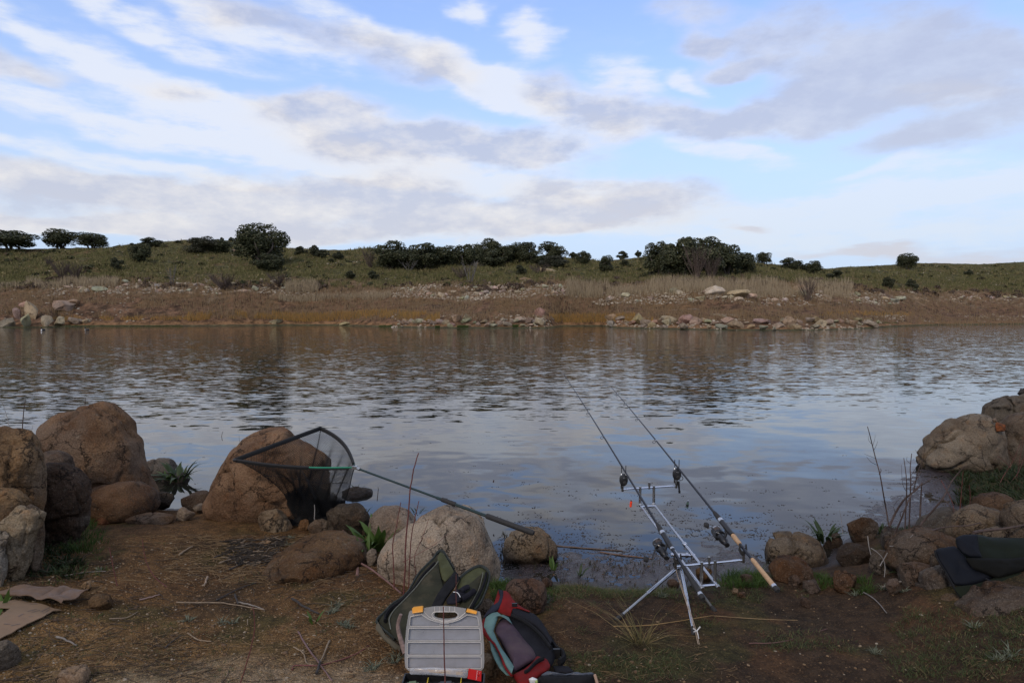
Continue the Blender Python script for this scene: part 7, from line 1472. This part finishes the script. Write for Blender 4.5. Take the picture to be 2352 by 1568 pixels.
# bare stems by the inlet
ce = crop(3000, 1500, 2.146); GB = 'bare stems at the inlet'
def bare(label, stems, Yv, mat=DARKSTEM):
    o = thing('bare_stem', label, 'stem', tuple(atY(*ce(stems[0][0][0])[0], Yv)), GB)
    for k, (pts_, r) in enumerate(stems):
        P_ = [atY(a, b_, Yv + .04 * math.sin(i * 1.7 + k)) for i, (a, b_) in enumerate(ce(*pts_))]; MB().tube(curve_pts(P_, 4), r, 6, r2=r * .45).build('stalk' if k == 0 else 'side_twig', mat, o)
bare('tall thin stem leaning from the inlet with curled side twigs, farthest out', [([(1190,1285),(1165,1130),(1150,1050),(1115,850),(1080,720),(1050,600),(1025,500),(1008,440)], .0062), ([(1085,715),(1030,695),(982,675)], .002), ([(1095,772),(1040,745),(1000,700)], .002), ([(1065,640),(1085,600),(1096,565)], .0018), ([(1045,590),(1020,560),(1015,520)], .0018), ([(1110,850),(1125,820),(1120,800)], .004), ([(1055,600),(1070,550),(1075,510)], .0015)], 5.35)
bare('slanting brown stalk cut off at the top, crossing the inlet', [([(1195,1300),(1250,1180),(1330,1060),(1420,990),(1478,925)], .0105), ([(1250,1180),(1235,1120),(1300,1040)], .002)], 5.3)
bare('pair of dark straight stems with forked wiry tops', [([(1328,1430),(1335,1200),(1345,1000),(1340,860),(1320,710)], .006), ([(1362,1400),(1372,1150),(1380,900),(1375,800),(1388,672)], .0062), ([(1345,1000),(1310,930),(1300,770)], .002), ([(1375,870),(1420,800),(1455,720),(1420,640)], .002), ([(1380,760),(1345,730),(1350,700)], .0018), ([(1372,960),(1440,880),(1475,790),(1500,620)], .003)], 5.0)
bare('single upright brown stick standing in the inlet water', [([(1458,1248),(1465,1100),(1474,925)], .0085)], 5.5)
bare('long branch leaning away toward the domed boulder', [([(1430,1335),(1500,1240),(1580,1150),(1660,1050),(1720,930),(1780,850),(1850,780)], .0085), ([(1720,960),(1640,880),(1580,950)], .002), ([(1650,1060),(1700,1100),(1745,1180),(1755,1260)], .004), ([(1720,930),(1690,850)], .002)], 5.05)
bare('dark forked branch rising from the jacket rocks', [([(1205,1480),(1240,1370),(1300,1230),(1350,1100),(1400,1000),(1480,930)], .0075), ([(1300,1230),(1290,1180),(1340,1150)], .003), ([(1400,1010),(1440,840),(1480,720)], .004), ([(1480,940),(1540,900),(1590,860)], .003), ([(1345,1110),(1390,1130),(1440,1080)], .002)], 4.75)
bare('thin reddish stems above the tan cracked rock', [([(1865,1360),(1880,1200),(1890,1040),(1880,940)], .004), ([(1800,1180),(1815,1000),(1830,820)], .004), ([(1640,900),(1740,1100),(1750,1250)], .003), ([(1900,1000),(1880,960)], .002)], 5.2, REDSTEM)
bare('tangled reddish twigs over the pale rock flank', [([(2120,980),(2180,860),(2260,730),(2330,560)], .004), ([(2260,730),(2220,650),(2210,620)], .002), ([(2290,900),(2310,760),(2350,520)], .003), ([(2240,800),(2140,700),(2100,730)], .0025), ([(2200,960),(2300,840),(2352,700)], .003)], 7.2, REDSTEM)
bare('black crooked branch lying over the rocks above the jacket', [([(1560,1335),(1640,1310),(1750,1295),(1870,1290),(1975,1265)], .006), ([(1975,1265),(1985,1285)], .004)], 4.6)
bare('thick black branch lying behind the jacket', [([(1920,1350),(2000,1335),(2150,1320),(2280,1300),(2420,1270)], .011)], 4.45)
bare('whitish lichened twig forking over the brown rocks', [([(1200,1465),(1290,1465),(1340,1430),(1400,1365)], .003), ([(1290,1465),(1305,1490)], .002), ([(1340,1430),(1370,1425)], .002)], 4.6, PALEBARK)
WT = crop(3400, 2000, 3.136)
tag(MB().tube(curve_pts([atY(a, b_, 4.35) for a, b_ in WT((265,600),(340,650),(415,735),(440,850),(430,960))], 4), .0035, 6, r2=.002).tube(curve_pts([atY(a, b_, 4.35) for a, b_ in WT((375,820),(420,745),(470,655))], 3), .003, 5).build('white_twig', PALEBARK), 'white forked twig standing over the dark stones', 'twig')
tag(MB().tube(curve_pts([atY(a, b_, 4.4) for a, b_ in WT((222,450),(235,560),(262,680))], 4), .003, 6).build('white_twig', PALEBARK), 'short white upright twig before the inlet rocks', 'twig')
tag(MB().tube(curve_pts([atG(*q) + Vector((0, 0, .03)) for q in WT((400,1145),(560,1090),(700,1065),(920,1040))], 4), .004, 6, r2=.007).tube([atG(*WT((440,1100))[0]) + Vector((0, 0, .03)), atG(*WT((560,1088))[0]) + Vector((0, 0, .03))], .002, 5).build('fallen_branch', WOODGREY), 'pale-tipped fallen branch pointing at the blue-grey boulder', 'branch')
stick('floating_reed', [(1262,1251),(1340,1258),(1430,1264)], .007, mk('wet_reed', (0.09, 0.055, 0.035), .6), 'long dark reed floating past the water rock', 'reed', Y=lambda y: atZ(1300, y, .004).y, r2=.004)
stick('floating_reed', [(1378,1267),(1440,1276),(1500,1282)], .006, mk('wet_reed_brown', (0.12, 0.06, 0.03), .6), 'second brown reed floating on the mud shallows', 'reed', Y=lambda y: atZ(1300, y, .004).y, r2=.004)
# twigs on the left skyline of the rocks and stems in the water
for pts_, r, Yv, lab in [([(51,1000),(53,960),(58,917)], .004, 5.0, 'dark bare stem above the ochre boulder'), ([(195,930),(196,916)], .004, 6.3, 'short dead stalk on top of the leaning boulder'), ([(22,985),(14,950),(2,915),(-6,890)], .002, 5.0, 'pale wiry twig above the ochre boulder at the picture edge'), ([(70,1010),(72,992),(76,975)], .0015, 5.2, 'faint grass stalk beside the ochre boulder'),
  ([(511,1012),(509,1002),(512,990)], .004, 9.4, 'little dark stick poking out of the water between the boulders'), ([(1133,1107),(1134,1102)], .008, 7.0, 'dark twig tip bobbing in open water'), ([(866,1150),(869,1125),(868,1118)], .004, 6.6, 'crossed dark shoots standing in the water past the mound'), ([(484,1138),(487,1120),(486,1110)], .004, 6.9, 'thin dark shoot in the water by the netted boulder'),
  ([(556,1030),(550,1012),(549,1000)], .0015, 6.1, 'seedy stalk on the shoulder of the netted boulder'), ([(640,982),(643,960),(644,935)], .0015, 6.2, 'hair-thin stalk on top of the netted boulder'), ([(722,1192),(723,1170),(722,1158)], .0035, 4.95, 'pale dried flower stalk before the net'), ([(1936,1226),(1932,1190),(1928,1170)], .002, 5.4, 'pale dry grass stalk over the inlet dock')]:
    stick('dead_stalk', pts_, r, PALEBARK if 'pale' in lab or 'grass' in lab else DARKSTEM, lab, 'stalk', Y=Yv)
# two water birds near the far sand
for (px, py, lab, s_) in ((99, 757.5, 'small dark grebe with white breast, facing us near the boulder pile', 0), (200, 757.0, 'small dark grebe swimming sideways off the sandy strip', 1)):
    c0 = atZ(px, py, .05); mb = MB(); ax_ = Vector((-1, 0.1, 0)) if s_ else Vector((-.3, -1, 0)); mb.lathe(c0 - ax_ * .22, ax_, [(0, .02), (.06, .09), (.2, .12), (.34, .10), (.42, .04)], 12)
    nk = c0 + ax_.normalized() * .15; mb.tube([nk, nk + Vector((0, 0, .14)), nk + Vector((0, 0, .24)) + ax_ * .03], [.06, .035, .035], 8).lathe(nk + Vector((0, 0, .25)) - ax_ * .03, ax_, [(0, .02), (.04, .05), (.09, .04), (.12, .012), (.2, .004)], 8)
    bd = mb.build('grebe', mk('dark_plumage', (0.03, 0.026, 0.024), .7)); tag(bd, lab, 'bird', 'grebes on the reservoir')
    WLOC[bd] = Vector((0, 0, 0)); MB().lathe(nk - ax_ * .01 + Vector((0, 0, .0)), ax_, [(0, .07), (.05, .075), (.08, .05), (.1, .02)], 10).build('breast', mk('white_plumage', (0.75, 0.75, 0.72), .8), bd)
